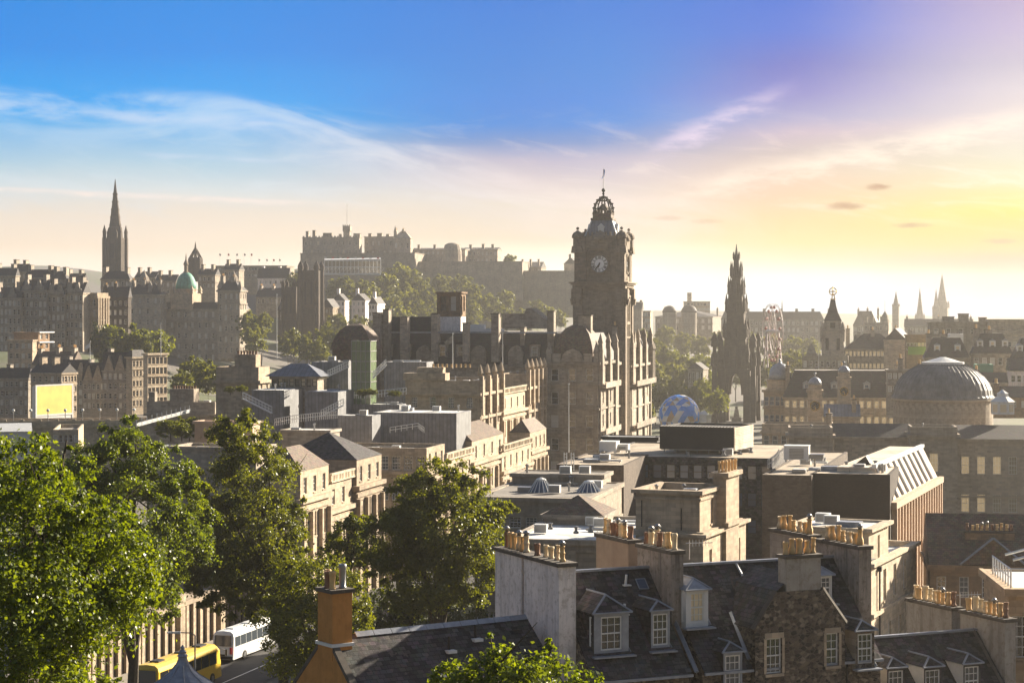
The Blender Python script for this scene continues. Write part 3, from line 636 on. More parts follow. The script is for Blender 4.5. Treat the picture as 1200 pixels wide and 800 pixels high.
def pinn(b, x, y, z, r, hgt, mi=0):                                        # small stone pinnacle
    b.frust(x, y, r*2, r*2, z, r*1.7, r*1.7, z+hgt*.4, mi); b.frust(x, y, r*2.3, r*2.3, z+hgt*.4, .04, .04, z+hgt, mi)
def crenel(b, x0, x1, y0, y1, z, n, hh=.9, mi=0):                         # battlement as one notched slab
    s = (x1-x0)/(2*n-1); pts = [(x0,z+.004),(x1,z+.004)]
    for i in reversed(range(n)): pts += [(x0+(2*i+1)*s,z+hh),(x0+2*i*s,z+hh)]+([(x0+2*i*s,z+hh*.25),(x0+(2*i-1)*s,z+hh*.25)] if i else [])
    b.slab(pts, y0, y1, mi)
# ------------------------------------------------ far hills are in the ground; the skyline to the west
d = 1750
def spire(name, label, px, ytop, ybase, hw, ybot, d, mat, cat='spire', sub=None, group=None):
    s = d/F; T = thing(name, label, cat, (X(px,d), d, Z(ybot,d)), 20, group); H = (ybot-ytop)*s; hb = (ybot-ybase)*s
    b = MB(); a = hw*s/.7; b.cbox(0,0,a*1.06,a*1.06,0,hb*.98)
    for q in (-1,1):
        for r_ in (-1,1): pinn(b, q*a*.48, r_*a*.48, hb*.98, a*.09, (H-hb)*.22)
    b.build('tower', mat, T)
    c_ = MB(); c_.lathe(0,0,[(a*.52,hb*.98+.01),(a*.40,hb+(H-hb)*.2),(.12,H)],8,0,.5); c_.bar((0,0,H-.3),(0,0,H+.9),.1); c_.build('spire', mat, T)
    return T
spire('church_spire', 'tallest pale spire of the hazy group on the far right skyline', 1104, 321, 360, 9.5, 400, 1750, S_GREY)
spire('church_spire', 'narrow pale spire touching the left side of the tallest far spire', 1097, 339, 362, 5, 400, 1745, S_GREY)
spire('church_spire', 'lone plain spire standing between the belfry and the tallest far spire', 1078, 338, 374, 6.5, 400, 1720, S_GREY)
T = spire('church_tower', 'square hazy belfry with a small cap beside the lone plain spire', 1050, 342, 358, 5, 400, 1500, S_GREY, 'church tower')
spire('church_spire', 'needle thin spire just right of the observation wheel', 916.5, 353, 368, 1.8, 410, 1300, S_GREY)
def cap_dome(name, label, cat, px, ytop, r, ybot, d, mat, ydome=None):
    s = d/F; T = thing(name, label, cat, (X(px,d), d, Z(ybot,d)), 0); H = (ybot-ytop)*s; rr = r*s
    b = MB(); b.lathe(0,0,[(rr*.95,0),(rr*.95,H-rr*.95)],16); b.build('drum', mat, T)
    q = MB(); q.lathe(0,0,[(rr*math.cos(a_), H-rr*.95+.01+rr*.95*math.sin(a_)) for a_ in (0,.3,.6,.9,1.2,1.5)],16); q.build('dome', SLATEF, T, True); return T
cap_dome('domed_building', 'hazy low dome at the left end of the far west end row', 'building', 784.5, 358, 8.5, 400, 1250, S_GREY)
cap_dome('domed_building', 'hazy low dome in front of the pale tower block far away', 'building', 807.5, 357, 9.5, 400, 1250, S_GREY)
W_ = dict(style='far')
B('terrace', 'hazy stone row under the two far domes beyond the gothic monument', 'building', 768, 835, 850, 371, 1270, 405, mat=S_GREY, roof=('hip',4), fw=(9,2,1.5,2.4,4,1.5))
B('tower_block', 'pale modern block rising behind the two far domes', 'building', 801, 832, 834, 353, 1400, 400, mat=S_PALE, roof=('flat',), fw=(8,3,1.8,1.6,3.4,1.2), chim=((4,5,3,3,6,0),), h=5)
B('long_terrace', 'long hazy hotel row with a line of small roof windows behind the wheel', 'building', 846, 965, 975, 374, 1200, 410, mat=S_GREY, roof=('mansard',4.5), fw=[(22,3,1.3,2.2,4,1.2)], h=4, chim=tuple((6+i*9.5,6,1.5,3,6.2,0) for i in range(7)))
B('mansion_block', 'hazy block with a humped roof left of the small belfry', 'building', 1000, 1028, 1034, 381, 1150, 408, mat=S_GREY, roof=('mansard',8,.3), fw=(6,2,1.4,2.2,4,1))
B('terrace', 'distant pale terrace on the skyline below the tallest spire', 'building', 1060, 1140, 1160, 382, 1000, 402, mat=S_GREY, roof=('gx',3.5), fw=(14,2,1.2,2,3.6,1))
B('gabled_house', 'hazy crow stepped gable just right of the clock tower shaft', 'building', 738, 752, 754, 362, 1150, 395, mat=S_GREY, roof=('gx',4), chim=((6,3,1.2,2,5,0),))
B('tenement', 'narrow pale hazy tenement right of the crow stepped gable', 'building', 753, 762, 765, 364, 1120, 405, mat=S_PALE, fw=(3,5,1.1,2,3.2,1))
# castellated villa with a cap
T = B('castellated_house', 'dark turreted rooftop with battlements below the small belfry', 'building', 1012, 1041, 1044, 378, 880, 396, mat=S_DARK, roof=('flat',), fw=(5,1,1,1.8,3,1.5))
b = MB(); w_ = 10.5
for xx in (0.9, 3.4, 7.8): b.cbox(xx,1.2,1.6,1.6,2,9.2)
b.lathe(9,1.5,[(1.7,3),(1.7,8.2),(1.5,8.4),(1.3,9.6),(.6,10.8),(.1,11.6)],8); b.bar((9,1.5,11),(9,1.5,16),.06); b.build('turret', S_DARK, T)
# ------------------------------------------------ castle on its rock
d = 1250; CW = dict(mat=S_DARK, dep=.3)
T = B('castle_palace', 'long dark castle block with chimneys at the left end of the castle rock', 'castle', 354.5, 421, 424, 278, d, 330, h=8, fw=[(9,3,1.4,2.2,5.2,2.5)], g=GLASSP, chim=((2,5,1.8,2.4,4,0),(6.2,5,1.8,2.4,4.6,0),(14,8,5.5,3,3,0),(22.5,5,1.4,2,2.2,0),(33,6,4,4,2.5,0)), roof=('flat',), **CW)
b = MB(); crenel(b, 0.2, 34.4, 0, .4, 27, 18, 1.0); b.build('battlement', S_DARK, T)
s = d/F; T = thing('castle_tower', 'square dark castle tower carrying the tall flagstaff', 'castle tower', (X(405,d), d+12, Z(300,d)), 8)
b = MB(); b.cbox(0,0,3.9,3.9,0,15.5); b.cbox(0,0,4.7,4.7,15.5,18.6); crenel(b,-2.35,2.35,-2.35,-2,18.6,4,.9); b.build('shaft', S_DARK, T)
b = MB(); b.bar((0,0,18),(0,0,32.5),.22,0,6,.12); b.build('flagpole', METALW, T)
T = B('castle_hall', 'castle hall with a battlemented top between the flag tower and the gabled hall', 'castle', 427, 461, 462, 277, d+15, 330, h=8, fw=[(5,2,1.2,2.6,6,3)], chim=((3,3,2,2,2,0),(9,4,3,3,2.2,0),(14,4,2,2,1.6,0)), **CW)
T = B('castle_gabled_hall', 'tall gabled castle hall with a spike at its left corner', 'castle', 461, 481, 484, 279, d+5, 330, h=8, roof=('hip',4.6,.1), rmat=S_DARK, fw=(3,2,1.2,3,6,3), **CW)
b = MB(); b.cbox(1,1,1.6,1.6,26,30.5); b.frust(1,1,1.8,1.8,30.5,.1,.1,34.5); b.build('turret', S_DARK, T)
B('castle_curtain_wall', 'broad dark castle wall below the palace and hall', 'castle wall', 352, 486, 500, 296, d-25, 345, h=8, **CW)
T = B('castle_low_range', 'low castle range with a row of small windows and end chimneys', 'castle', 482, 545, 552, 292, d+10, 335, h=8, fw=(11,1,1,1.6,4,1.4), chim=((4,4,1.4,2,3,0),(14,4,1.4,2,3,0),(29,4,1.4,2,3,0)), roof=('gx',1.2), **CW)
B('castle_barracks', 'castle barracks with chimneys at the right end of the skyline', 'castle', 543, 583, 588, 292, d+25, 340, h=8, fw=(8,3,1.1,2,4.4,1.6), chim=((4,4,1.6,2.2,3,0),(12,4,1.6,2.2,3.4,0),(18,4,1.6,2.2,3.2,0)), roof=('gx',1.4), **CW)
s = (d-8)/F; T = thing('castle_round_tower', 'rounded castle bastion rising from the low range', 'castle tower', (X(530,d-8), d-8, Z(330,d-8)))
b = MB(); b.lathe(0,0,[(6.5,0),(5.6,19),(5.2,20),(4.6,22.3),(2.5,23.4),(.1,23.6)],14); b.build('shaft', S_DARK, T)
B('castle_lower_wall', 'lower castle wall stepping down the rock toward the clock tower', 'castle wall', 486, 612, 625, 306, d-22, 352, h=8, **CW)
B('castle_hospital', 'hazy gabled castle houses left of the clock tower', 'castle', 608, 634, 640, 313, d+10, 345, h=8, roof=('gx',3.6), fw=(5,1,1.1,2,4,1.2), chim=((2,3,1.2,2,5,0),(7,3,1.2,2,5,0),(12,3,1.2,2,5,0)), mat=S_DARK)
B('castle_west_wall', 'pale hazy castle wall and cliff just left of the clock tower', 'castle wall', 600, 676, 690, 317, d-20, 372, h=6, mat=S_GREY)
B('castle_end_house', 'hazy gable standing against the left side of the clock tower', 'castle', 661, 676, 680, 309, d+10, 345, h=8, roof=('gy',4), mat=S_DARK, chim=((3.5,2,1.4,1.8,6,0),))
# temporary stand for spectators
d = 1120; s = d/F; T = thing('grandstand', 'pale scaffold grandstand with flags in front of the castle wall', 'grandstand', (X(380,d), d, Z(322,d)), -6)
b = MB(); b.box(0,31,0,8,0,1.0); b.add([(0,0,8.2),(31,0,8.8),(31,9,9.6),(0,9,9)],[(0,1,2,3)]); b.box(0,31,.05,.2,4.0,4.5); b.box(0,31,.05,.2,7.6,8.2); b.build('deck', METALW, T)
for i in range(16):
    p = MB(); p.bar((i*2.05+.1,0,0),(i*2.05+.1,0,8.4),.16); p.bar((i*2.05+.1,0,1),(i*2.05+2,0,4),.08); o = p.build('post', METALW, T)
    if i % 2 == 0: q = MB(); q.quad((i*2.05+.1,0,8.9),(i*2.05+1.3,0,8.9),(i*2.05+1.3,0,9.7),(i*2.05+.1,0,9.7)); q.bar((i*2.05+.1,.0,8.4),(i*2.05+.1,.0,9.8),.05); q.build('flag', REDP if i % 4 else WHITE, o)
b = MB(); b.box(.2,30.8,8.5,8.8,.9,8.3); b.build('back_wall', S_GREY, T)
# ------------------------------------------------ spire of the old assembly hall
d = 1150; s = d/F; T = thing('gothic_church', 'black gothic church tower with a tall needle spire above the old town', 'church', (X(135,d), d, Z(325,d)), 10)
b = MB(); hb = (325-279)*s; a = 9.2
b.cbox(0,0,a,a,0,hb)
for q in (-1,1):
    for r_ in (-1,1):
        b.cbox(q*a*.5,r_*a*.5,1.9,1.9,0,hb*1.0); pinn(b,q*a*.5,r_*a*.5,hb,.8,7.5); b.cbox(q*a*.5,r_*a*.5,1.5,1.5,hb,hb+4)
    b.frust(q*a*.25,-a*.5,1.2,1.2,0,.9,.9,hb+2.5); pinn(b,q*a*.25,-a*.5,hb,.7,5.5)
b.box(-1.2,1.2,-a*.5-.2,-a*.5-.02,hb*.5,hb*.85,1)
b.build('tower', [S_BLACK, DARKM], T)
b = MB(); H = (325-210)*s; b.lathe(0,0,[(4.3,hb),(3.7,hb+6),(3.3,hb+6.2),(2.6,hb+12),(.12,H)],8,0,.5); b.cbox(0,0,6.0,6.0,hb+.01,hb+4.5)
for j in range(5):
    z = hb+7+j*4.3; r_ = 3.0*(H-z)/(H-hb-6)+.15
    for q in range(8): b.cbox(r_*math.cos(q*.785+.39), r_*math.sin(q*.785+.39), .4,.4,z,z+.9)
b.build('spire', S_BLACK, T)
# ------------------------------------------------ twin towers of the college and white houses beside it
def gothic_tower(label, px0, px1, top, bot, d, hgt_p, mat=S_BLACK):
    s = d/F; w_ = (px1-px0)*s; T = thing('college_tower', label, 'tower', (X((px0+px1)/2,d), d, Z(bot,d)), 12); H = (bot-top)*s; b = MB(); b.cbox(0,0,w_*.72,w_*.72,0,H)
    for q in (-1,1):
        for r_ in (-1,1): b.lathe(q*w_*.36,r_*w_*.36,[(w_*.13,0),(w_*.11,H+.5),(w_*.13,H+.7),(w_*.12,H+hgt_p*.5),(.05,H+hgt_p)],8,0,.5)
    b.build('shaft', mat, T)
    for q in (-.14,.14):
        o = MB(); o.box(w_*q-.5,w_*q+.5,-w_*.36-.12,-w_*.36-.02,H*.55,H*.85); o.build('window', DARKM, T)
    return T
gothic_tower('left one of the dark twin gothic towers with turrets below the castle', 331, 350, 336, 405, 930, 3.5)
gothic_tower('taller right one of the dark twin gothic towers with thick corner shafts', 351, 378, 317, 405, 925, 4.5)
B('college_range', 'dark hall range joining the gothic twin towers', 'building', 326, 372, 380, 362, 945, 405, mat=S_BLACK, roof=('gx',4), fw=(6,1,1.2,3.5,4,1.5))
B('white_house', 'white gabled villa on the ridge left of the gothic twin towers', 'house', 302, 338, 341, 326, 1060, 345, mat=HARL, roof=('gx',5.5), rmat=SLATEF, fw=(6,2,1,1.7,3.4,1.2), chim=((2,3,1.4,1.6,6.5,0),(11,3,1.4,1.6,6.5,0)))
for lab, a in (('white harled house with a lit gable at the foot of the castle slope', (390,404,409,352,985)), ('white house with a tall chimney below the castle trees', (412,428,435,352,975)), ('cream gabled house right of the white chimney house below the castle', (432,442,451,356,960))):
    B('white_house', lab, 'house', a[0], a[1], a[2], a[3], a[4], 385, mat=HARL, roof=('gy',3.4), fw=(3,4,.9,1.6,3.2,.8), rw=(2,4,.9,1.6,3.2,.8), chim=((2,3,1.3,1.8,6,0),))
B('old_tenement', 'buff crow gabled tenement beside the right gothic tower', 'building', 376, 390, 398, 360, 940, 400, mat=S_SAND, roof=('gy',4), fw=(3,4,.9,1.5,3.2,1), rw=(3,4,.9,1.5,3.2,1))
B('stone_range', 'grey hall with a long slate roof below the right gothic tower', 'building', 300, 332, 340, 348, 985, 372, mat=S_DARK, roof=('gx',4.5), fw=(6,1,1,2,3,1))
# long slab hidden behind, with a row of flag poles
B('office_block', 'long grey office slab with a flat roof on the old town skyline', 'building', 252, 336, 345, 311, 1130, 345, mat=S_DARK, fw=(22,2,1.3,1.3,3.6,1.2), h=6)
GP = 'flagpoles along the office roof'
for i, px in enumerate((257,267,277,286,294,303,312,320,327)):
    d = 1136; T = thing('flagpole', 'thin flagpole with a small pale flag along the flat office roof', 'flagpole', (X(px,d), d, Z(311,d)-.7), 0, GP); hh = 7.5 if i < 5 else 4.5
    b = MB(); b.bar((0,0,0),(0,0,hh),.11,0,5,.07); b.build('pole', METALW, T)
    b = MB(); b.add([(0,0,hh-.2),(.9,.1,hh-.5),(.85,.1,hh-1.6),(0,0,hh-1.3)],[(0,1,2,3)]); b.build('flag', REDP if i % 3 == 1 else WHITE, T)
# ------------------------------------------------ big bank with a copper dome
d = 880; BK = dict(mat=S_DARK)
B('bank_building', 'broad dark baroque bank front with tall windows below the green dome', 'bank', 150, 278, 292, 362, d, 424, mat=S_DARK, roof=('mansard',3), h=14, fw=[(16,5,1.1,2.3,4.6,1.2)], rw=[(5,5,1.1,2.3,4.6,1.2)], bands=((0,.8,.5),(4.7,.5,.35),(14,.5,.35)), pilasters=(5,.8,.5,.9,20))
for lab, a, b0, tp in (('left square pavilion tower of the dark bank', 150, 187, 345), ('right square pavilion tower of the dark bank at its sunlit corner', 255, 281, 340)):
    T = B('bank_pavilion', lab, 'tower', a, b0, b0+8, tp, d-3, 420, mat=S_DARK, roof=('hip',5,.3), h=14, fw=[(4,6,1,2.2,4.6,1.5)], rw=[(3,6,1,2.2,4.6,1.5)], bands=((0,.7,.5),(5.5,.5,.4)))
    b = MB()
    for q in (.06,.94): pinn(b, q*10.5, 1.0, 28.5, .8, 5)
    b.lathe(5.3,5,[(2.4,29),(2.4,32.5),(2.6,33),(1.9,35),(.8,36.5),(.1,38)],8); b.build('turret', S_DARK, T)
s = d/F; T = thing('bank_dome', 'green copper dome with a pale stone lantern on the bank', 'dome', (X(218,d+10), d+10, Z(362,d+10)), 14)
b = MB(); b.cbox(0,0,10,10,0,6.8); b.lathe(0,0,[(4.6,6.8),(4.6,8),(4.9,8.2),(4.9,8.7)],16); 
for q in (-1,1):
    for r_ in (-1,1): pinn(b,q*4.6,r_*4.6,6.8,.8,3.4)
b.build('drum', S_SAND, T)
b = MB(); b.lathe(0,0,[(4.5*math.cos(a_), 8.7+7.4*math.sin(a_)) for a_ in (0,.25,.5,.75,1.0,1.2,1.35)],16); b.build('dome', COPPER, T, True)
b = MB(); b.lathe(0,0,[(1.3,15.6),(1.3,16.2),(.9,16.3),(.9,19),(1.3,19.2),(1.1,20),(.3,21.5),(.3,22.4),(.06,24.2)],8); b.build('lantern', S_SAND, T)
T = thing('crown_steeple', 'small dark crown steeple behind the green dome', 'steeple', (X(229,1100),1100,Z(330,1100)),0); b = MB(); b.lathe(0,0,[(4,0),(4,12),(3.6,13)],8)
for q in range(8): b.bar((3.6*math.cos(q*.785),3.6*math.sin(q*.785),12),(.5*math.cos(q*.785),.5*math.sin(q*.785),17.5),.4)
b.lathe(0,0,[(.9,16),(.6,18),(.05,21.5)],6); b.build('crown', S_BLACK, T)
for lab, a in (('pale rooftop block behind the right end of the bank', (232,252,258,322,960)), ('small stone roof gable right of the green dome', (262,280,286,316,990)), ('dim tenement rooftop between the church spire and the bank', (158,182,190,325,1000)), ('stone attic building left of the green dome', (182,206,212,329,960))):
    B('old_tenement', lab, 'building', *a, 360, mat=S_DARK, roof=('gx',3), fw=(4,2,1,1.7,3.2,1), chim=((1.5,3,1.3,2.4,5,0),(6.5,3,1.3,2.4,5,0)))
# ------------------------------------------------ old town ridge, left edge
rr = random.Random(4)
row = [(-8,18,318,'leftmost dark tenement roof of the old town skyline'),(13,32,313,'tall dark tenement with twin chimneys near the left skyline'),(30,62,320,'wide dark slate roof of the old town skyline below the far hill'),(60,78,322,'narrow dark house in the middle of the left skyline'),(76,98,324,'low dark tenement left of the church spire'),(118,152,322,'pale stone tenement row at the foot of the church spire')]
for pl, pr_, tp, lab in row:
    B('old_tenement', lab, 'building', pl, pr_, pr_+5, tp+5, 900+rr.uniform(-30,50), 360, mat=S_DARK, roof=(rr.choice(('gx','gx','hip')),3.5), fw=(max(3,int((pr_-pl)/5)),3,1,1.8,3.2,1.2), chim=((1.2,3,1.4,3,5.5,0),((pr_-pl)*.36-1,3,1.4,3,5.2,0)))
row2 = [(-10,24,349,'dark many windowed tenement at the left edge above the valley'),(24,55,340,'dark tenement with four attic dormers left of the twin gables'),(55,76,345,'dark tenement with a pair of steep gables and pale edges'),(76,97,343,'dark gabled tenement next to the sunlit columned front')]
for j, (pl, pr_, tp, lab) in enumerate(row2):
    T = B('old_tenement', lab, 'building', pl, pr_, pr_+2, tp, 760, 412, mat=S_DARK if j != 1 else S_GREY, roof=('gx',4), fw=(max(4,int((pr_-pl)/4.6)),6,1,1.9,3.3,1.0), chim=((1.2,4,1.3,3,6,0),((pr_-pl)*.31-1,4,1.3,3,6,0)), L=14)
    w_ = (pr_-pl)*760/F; H = Z(tp,760)-Z(412,760); b = MB(); n_ = 2
    for i in range(n_):
        cx = w_*(i+.5)/n_; b.slab([(cx-2,H+.01),(cx+2,H+.01),(cx+1.4,H+1.6),(cx+.9,H+1.7),(cx+.4,H+3.8),(cx-.4,H+3.8),(cx-.9,H+1.7),(cx-1.4,H+1.6)],-.1,1.2)
    b.build('gable', S_GREY, T)
T = B('classical_hall', 'sunlit pale classical front with tall columns left of the bank', 'building', 94, 114, 127, 343, 765, 412, mat=S_SAND, roof=('flat',), fw=[(3,4,1,2.4,4,2.5)], rw=[(4,4,1,2.6,4.2,2.5)], bands=((1.2,.8,.5),(10,.4,.3)), h=24, pilasters=(4,.7,.5,2,12))
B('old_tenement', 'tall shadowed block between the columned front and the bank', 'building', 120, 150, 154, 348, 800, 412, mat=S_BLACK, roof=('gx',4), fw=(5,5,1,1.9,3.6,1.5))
B('modern_block', 'buff rendered block with small windows low at the left edge', 'building', 9, 38, 43, 398, 690, 440, mat=S_SAND, fw=(4,3,1.2,1.7,3.4,1.2), roof=('flat',))
T = B('modern_block', 'brown penthouse with a white stacked balcony end', 'building', 16, 45, 58, 389, 705, 430, mat=S_BROWN, roof=('flat',), rw=(2,3,1.5,1.6,3.2,.8), h=22)
b = MB(); H = Z(389,705)-Z(430,705)
for q in range(3): b.box(8.6,10.6,.2,9,H-.3-q*3.4,H+.1-q*3.4)
b.build('balcony', WHITE, T)
B('slate_hall', 'low hall with a long plain slate roof above the market gables', 'building', 38, 84, 98, 427, 660, 445, mat=S_DARK, roof=('gx',4.2), rmat=SLATE2)
for (px, yt, wd, dd, kd) in ((112,376,26,740,3-3),(135,372,44,745,4),(160,378,40,745,4),(182,380,36,740,4),(125,388,40,720,3),(190,392,26,720,4)):
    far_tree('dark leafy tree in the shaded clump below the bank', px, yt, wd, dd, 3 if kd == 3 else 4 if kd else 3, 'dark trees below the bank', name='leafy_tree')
far_tree('round pale green bush standing out in front of the dark clump below the bank', 174, 398, 15, 700, 0, name='bush')
for (px, yt, wd, dd) in ((225,415,40,560),(245,420,36,545),(212,432,30,530),(258,428,28,540)): far_tree('hazy sunlit tree in front of the right end of the bank', px, yt, wd, dd, 0, 'sunlit trees below the bank')
for (px, yt, wd, dd) in ((292,364,28,860),(306,366,26,850),(298,380,30,820)): far_tree('olive green tree right of the bank corner', px, yt, wd, dd, 1, 'trees right of the bank')
for (px, yt, wd, dd) in ((340,385,30,800),(362,390,30,790),(386,378,32,800),(402,383,26,790),(375,395,28,760)): far_tree('olive green tree at the foot of the gothic twin towers', px, yt, wd, dd, 1, 'trees at the foot of the twin towers')
for (px,yt,wd,dd) in ((396,366,26,935),(418,368,28,930),(440,370,26,925),(455,376,24,930)): far_tree('rounded sunlit tree in front of the white houses', px, yt, wd, dd, 0, 'trees in front of the white houses')
# wood on the castle slope: single trees in three groups
for (px,yt,wd,dd) in ((404,322,32,1095),(425,326,26,1090),(392,328,24,1090),(344,318,24,1060),(360,322,20,1062)): far_tree('sunlit round tree below the grandstand and the ridge houses', px, yt, wd, dd, 0, 'trees below the grandstand')
for (px,yt,wd,dd) in ((469,306,40,1180),(452,318,32,1150),(489,316,34,1170),(503,335,34,1130),(474,332,38,1130),(455,342,34,1100),(495,352,34,1080),(470,358,40,1060),(448,364,28,1030),(512,362,28,1040),(487,372,30,1020),(436,330,26,1120)): far_tree('sunlit tree in the wood on the slope below the castle hall', px, yt, wd, dd, 0 if px % 3 else 1, 'wood below the castle hall')
for (px,yt,wd,dd) in ((516,320,26,1190),(538,320,30,1185),(552,330,28,1170),(530,338,30,1150),(572,342,30,1150),(592,338,24,1170),(552,350,30,1110),(588,358,26,1090),(612,360,26,1100),(640,356,26,1120),(630,350,20,1150),(655,362,20,1100)): far_tree('hazy tree on the rock slope left of the clock tower', px, yt, wd, dd, 1 if px % 2 else 0, 'trees on the rock slope')
far_tree('single hazy tree at the right end of the castle skyline', 597, 297, 17, 1235, 0)
# ------------------------------------------------ valley gardens around the gothic monument
for (px,yt,wd,dd,kd) in ((752,385,24,1000,1),(766,395,26,980,0),(780,402,30,960,1),(796,408,26,950,2),(815,412,28,900,2),(832,415,30,900,2),(845,408,26,960,0),(760,418,30,860,0),(775,428,30,820,1),(790,424,30,840,0),(806,430,24,800,1),(822,428,26,800,2),(832,440,30,760,2)):
    far_tree('hazy garden tree between the clock tower and the gothic monument', px, yt, wd, dd, kd, 'garden trees left of the monument')
for (px,yt,wd,dd,kd) in ((752,440,30,700,1),(768,448,30,690,2),(785,446,30,700,1),(802,448,30,690,2),(820,446,34,690,1),(838,452,30,670,2),(755,462,26,640,1)):
    far_tree('green garden tree behind the blue and white globe', px, yt, wd, dd, kd, 'garden trees behind the globe')
for (px,yt,wd,dd,kd) in ((900,418,24,800,0),(915,412,30,780,1),(928,408,34,770,0),(890,425,26,800,1),(942,416,26,760,1),(920,428,30,720,1),(862,425,24,850,1)):
    far_tree('olive tree between the gothic monument and the square tower', px, yt, wd, dd, kd, 'trees right of the monument')
for (px,yt,wd,dd,kd) in ((848,385,24,1100,0),(880,388,26,1080,0),(905,390,30,1080,0),(930,392,34,1060,0),(780,380,24,1150,0),(800,388,26,1130,0),(820,392,26,1100,0),(950,394,26,1050,0)):
    far_tree('pale hazy tree far off in front of the long hotel row', px, yt, wd, dd, kd, 'far hazy trees')
T = B('gallery_building', 'small hazy temple fronted gallery among the garden trees', 'building', 806, 824, 830, 432, 790, 456, mat=S_GREY, roof=('gy',2.4), fw=(4,1,.9,4,4,1.4), h=20)
# ------------------------------------------------ gothic monument
d = 714; s = d/F; T = thing('gothic_monument', 'tall blackened gothic spire monument open on arches at its base', 'monument', (X(863,d), d, Z(499,d)), 14)
yy = lambda y: (499-y)*s
b = MB(); k_ = s/1.2
def stage(y0, h0, y1, h1): b.frust(0,0,2*h0*k_,2*h0*k_,yy(y0),2*h1*k_,2*h1*k_,yy(y1))
stage(432,17.5,396,14.5); stage(396,13.5,366,11.5); stage(366,10.5,346,8.5); stage(346,7.6,325,6); stage(325,4.6,302,3.2); stage(302,2.4,286,.3)
for y, hw in ((396,15.5),(366,13),(346,10.2),(325,7.4),(304,4.2)): b.cbox(0,0,2*hw*k_,2*hw*k_,yy(y)-.25,yy(y)+.35)
for y, hw, ph_, r_ in ((432,17.5,11,.75),(396,14.8,7,.6),(366,12.4,6.5,.5),(346,9.6,6.5,.45),(325,6.8,5.5,.38),(304,3.8,2.5,.25)):
    for q in (-1,0,1):
        for v in (-1,0,1):
            if q or v: pinn(b,q*hw*k_,v*hw*k_,yy(y)+.3,r_,ph_*(1 if q*v else .7))
for j in range(9):
    y = 428-j*11; hw = np.interp(y,[302,325,346,366,396,432],[2.6,5,8,11,14,18])
    for q in (-.5,.5): b.cbox(q*hw*k_,-hw*k_*.98,.5,.7,yy(y),yy(y)+2.0)
b.build('spire', S_BLACK, T)
b = MB(); pr_ = 20*k_; hA = yy(432)
for q in (-1,1):
    for v in (-1,1):
        cx, cy = q*pr_*.86, v*pr_*.86; b.cbox(cx,cy,9.5*k_,9.5*k_,0,hA)
        px_, py_ = q*27*k_, v*27*k_; b.frust(px_,py_,8*k_,8*k_,0,6*k_,6*k_,yy(428)); b.frust(px_,py_,5.5*k_,5.5*k_,yy(428),4.4*k_,4.4*k_,yy(406)); pinn(b,px_,py_,yy(406),1.1,yy(388)-yy(406))
        for e in (-1,1): pinn(b,px_+e*3*k_,py_-3*k_,yy(428),.45,5)
        b.add([(px_,py_-.6,yy(440)),(cx,cy-.6,yy(425)),(cx,cy-.6,yy(418)),(px_,py_-.6,yy(432)),(px_,py_+.6,yy(440)),(cx,cy+.6,yy(425)),(cx,cy+.6,yy(418)),(px_,py_+.6,yy(432))],[(0,1,2,3),(7,6,5,4),(3,2,6,7),(0,4,5,1)])
        b.box(min(px_,cx),max(px_,cx),cy-.7,cy+.7,yy(470),yy(440))
for rot in range(4):                                                        # pointed arch walls between the piers
    b.T = Matrix.Rotation(rot*math.pi/2, 4, 'Z'); a_ = 9.2*k_; zs, za = yy(462), yy(437); yy0 = -pr_*.95; n_ = 7
    for sg in (-1,1):
        pts = []
        for i in range(n_+1):
            f = i/n_; pts.append((sg*a_*math.cos(f*math.pi/2)**.75 if f < 1 else 0, zs+(za-zs)*math.sin(f*math.pi/2)))
        for i in range(n_):
            p, q = pts[i], pts[i+1]; o = [(p[0],p[1]),(q[0],q[1]),(q[0],hA),(p[0],hA)]; o = o if sg > 0 else o
            vs = [(x_,yy0,z_) for x_,z_ in o]+[(x_,yy0+2.2,z_) for x_,z_ in o]; b.add(vs,[(0,1,2,3),(7,6,5,4),(0,4,5,1),(3,2,6,7)])
        x0, x1 = sorted((sg*a_, sg*pr_*.9)); b.box(x0,x1,yy0,yy0+2.2,zs,hA)
b.T = None; b.cbox(0,0,2*pr_,2*pr_,hA-1.5,hA)
b.cbox(0,0,66*k_,66*k_,-3,.5); b.build('arched_base', S_BLACK, T)
b = MB(); b.cbox(0,0,3,3,.5,3); b.frust(0,0,2,2,3,1.0,1.2,6); b.sphere((0,0,6.5),.55); b.build('statue', S_PALE, T)
# ------------------------------------------------ observation wheel
d = 740; s = d/F; T = thing('ferris_wheel', 'red and white observation wheel seen nearly edge on', 'ferris wheel', (X(905.5,d), d, Z(430,d)), 82)
WHEELM = plain('rose_grey_paint', (.46,.38,.36,1), .6, .1); rW = 31.5*s; zc = (430-388)*s; ry = 1.3
for y in (-ry, ry):
    b = MB(); n_ = 32
    for i in range(n_):
        a0, a1 = 2*math.pi*i/n_, 2*math.pi*(i+1)/n_
        for q in (1.0,.93): b.bar((rW*q*math.cos(a0),y,zc+rW*q*math.sin(a0)),(rW*q*math.cos(a1),y,zc+rW*q*math.sin(a1)),.075)
        b.bar((rW*math.cos(a0),y,zc+rW*math.sin(a0)),(rW*.93*math.cos(a1),y,zc+rW*.93*math.sin(a1)),.04)
    b.build('rim', WHEELM, T)
b = MB()
for i in range(16):
    a0 = 2*math.pi*i/16; b.bar((rW*math.cos(a0),-ry,zc+rW*math.sin(a0)),(0,-ry*.6,zc),.04); b.bar((rW*math.cos(a0),ry,zc+rW*math.sin(a0)),(0,ry*.6,zc),.04); b.bar((rW*math.cos(a0),-ry,zc+rW*math.sin(a0)),(rW*math.cos(a0),ry,zc+rW*math.sin(a0)),.07)
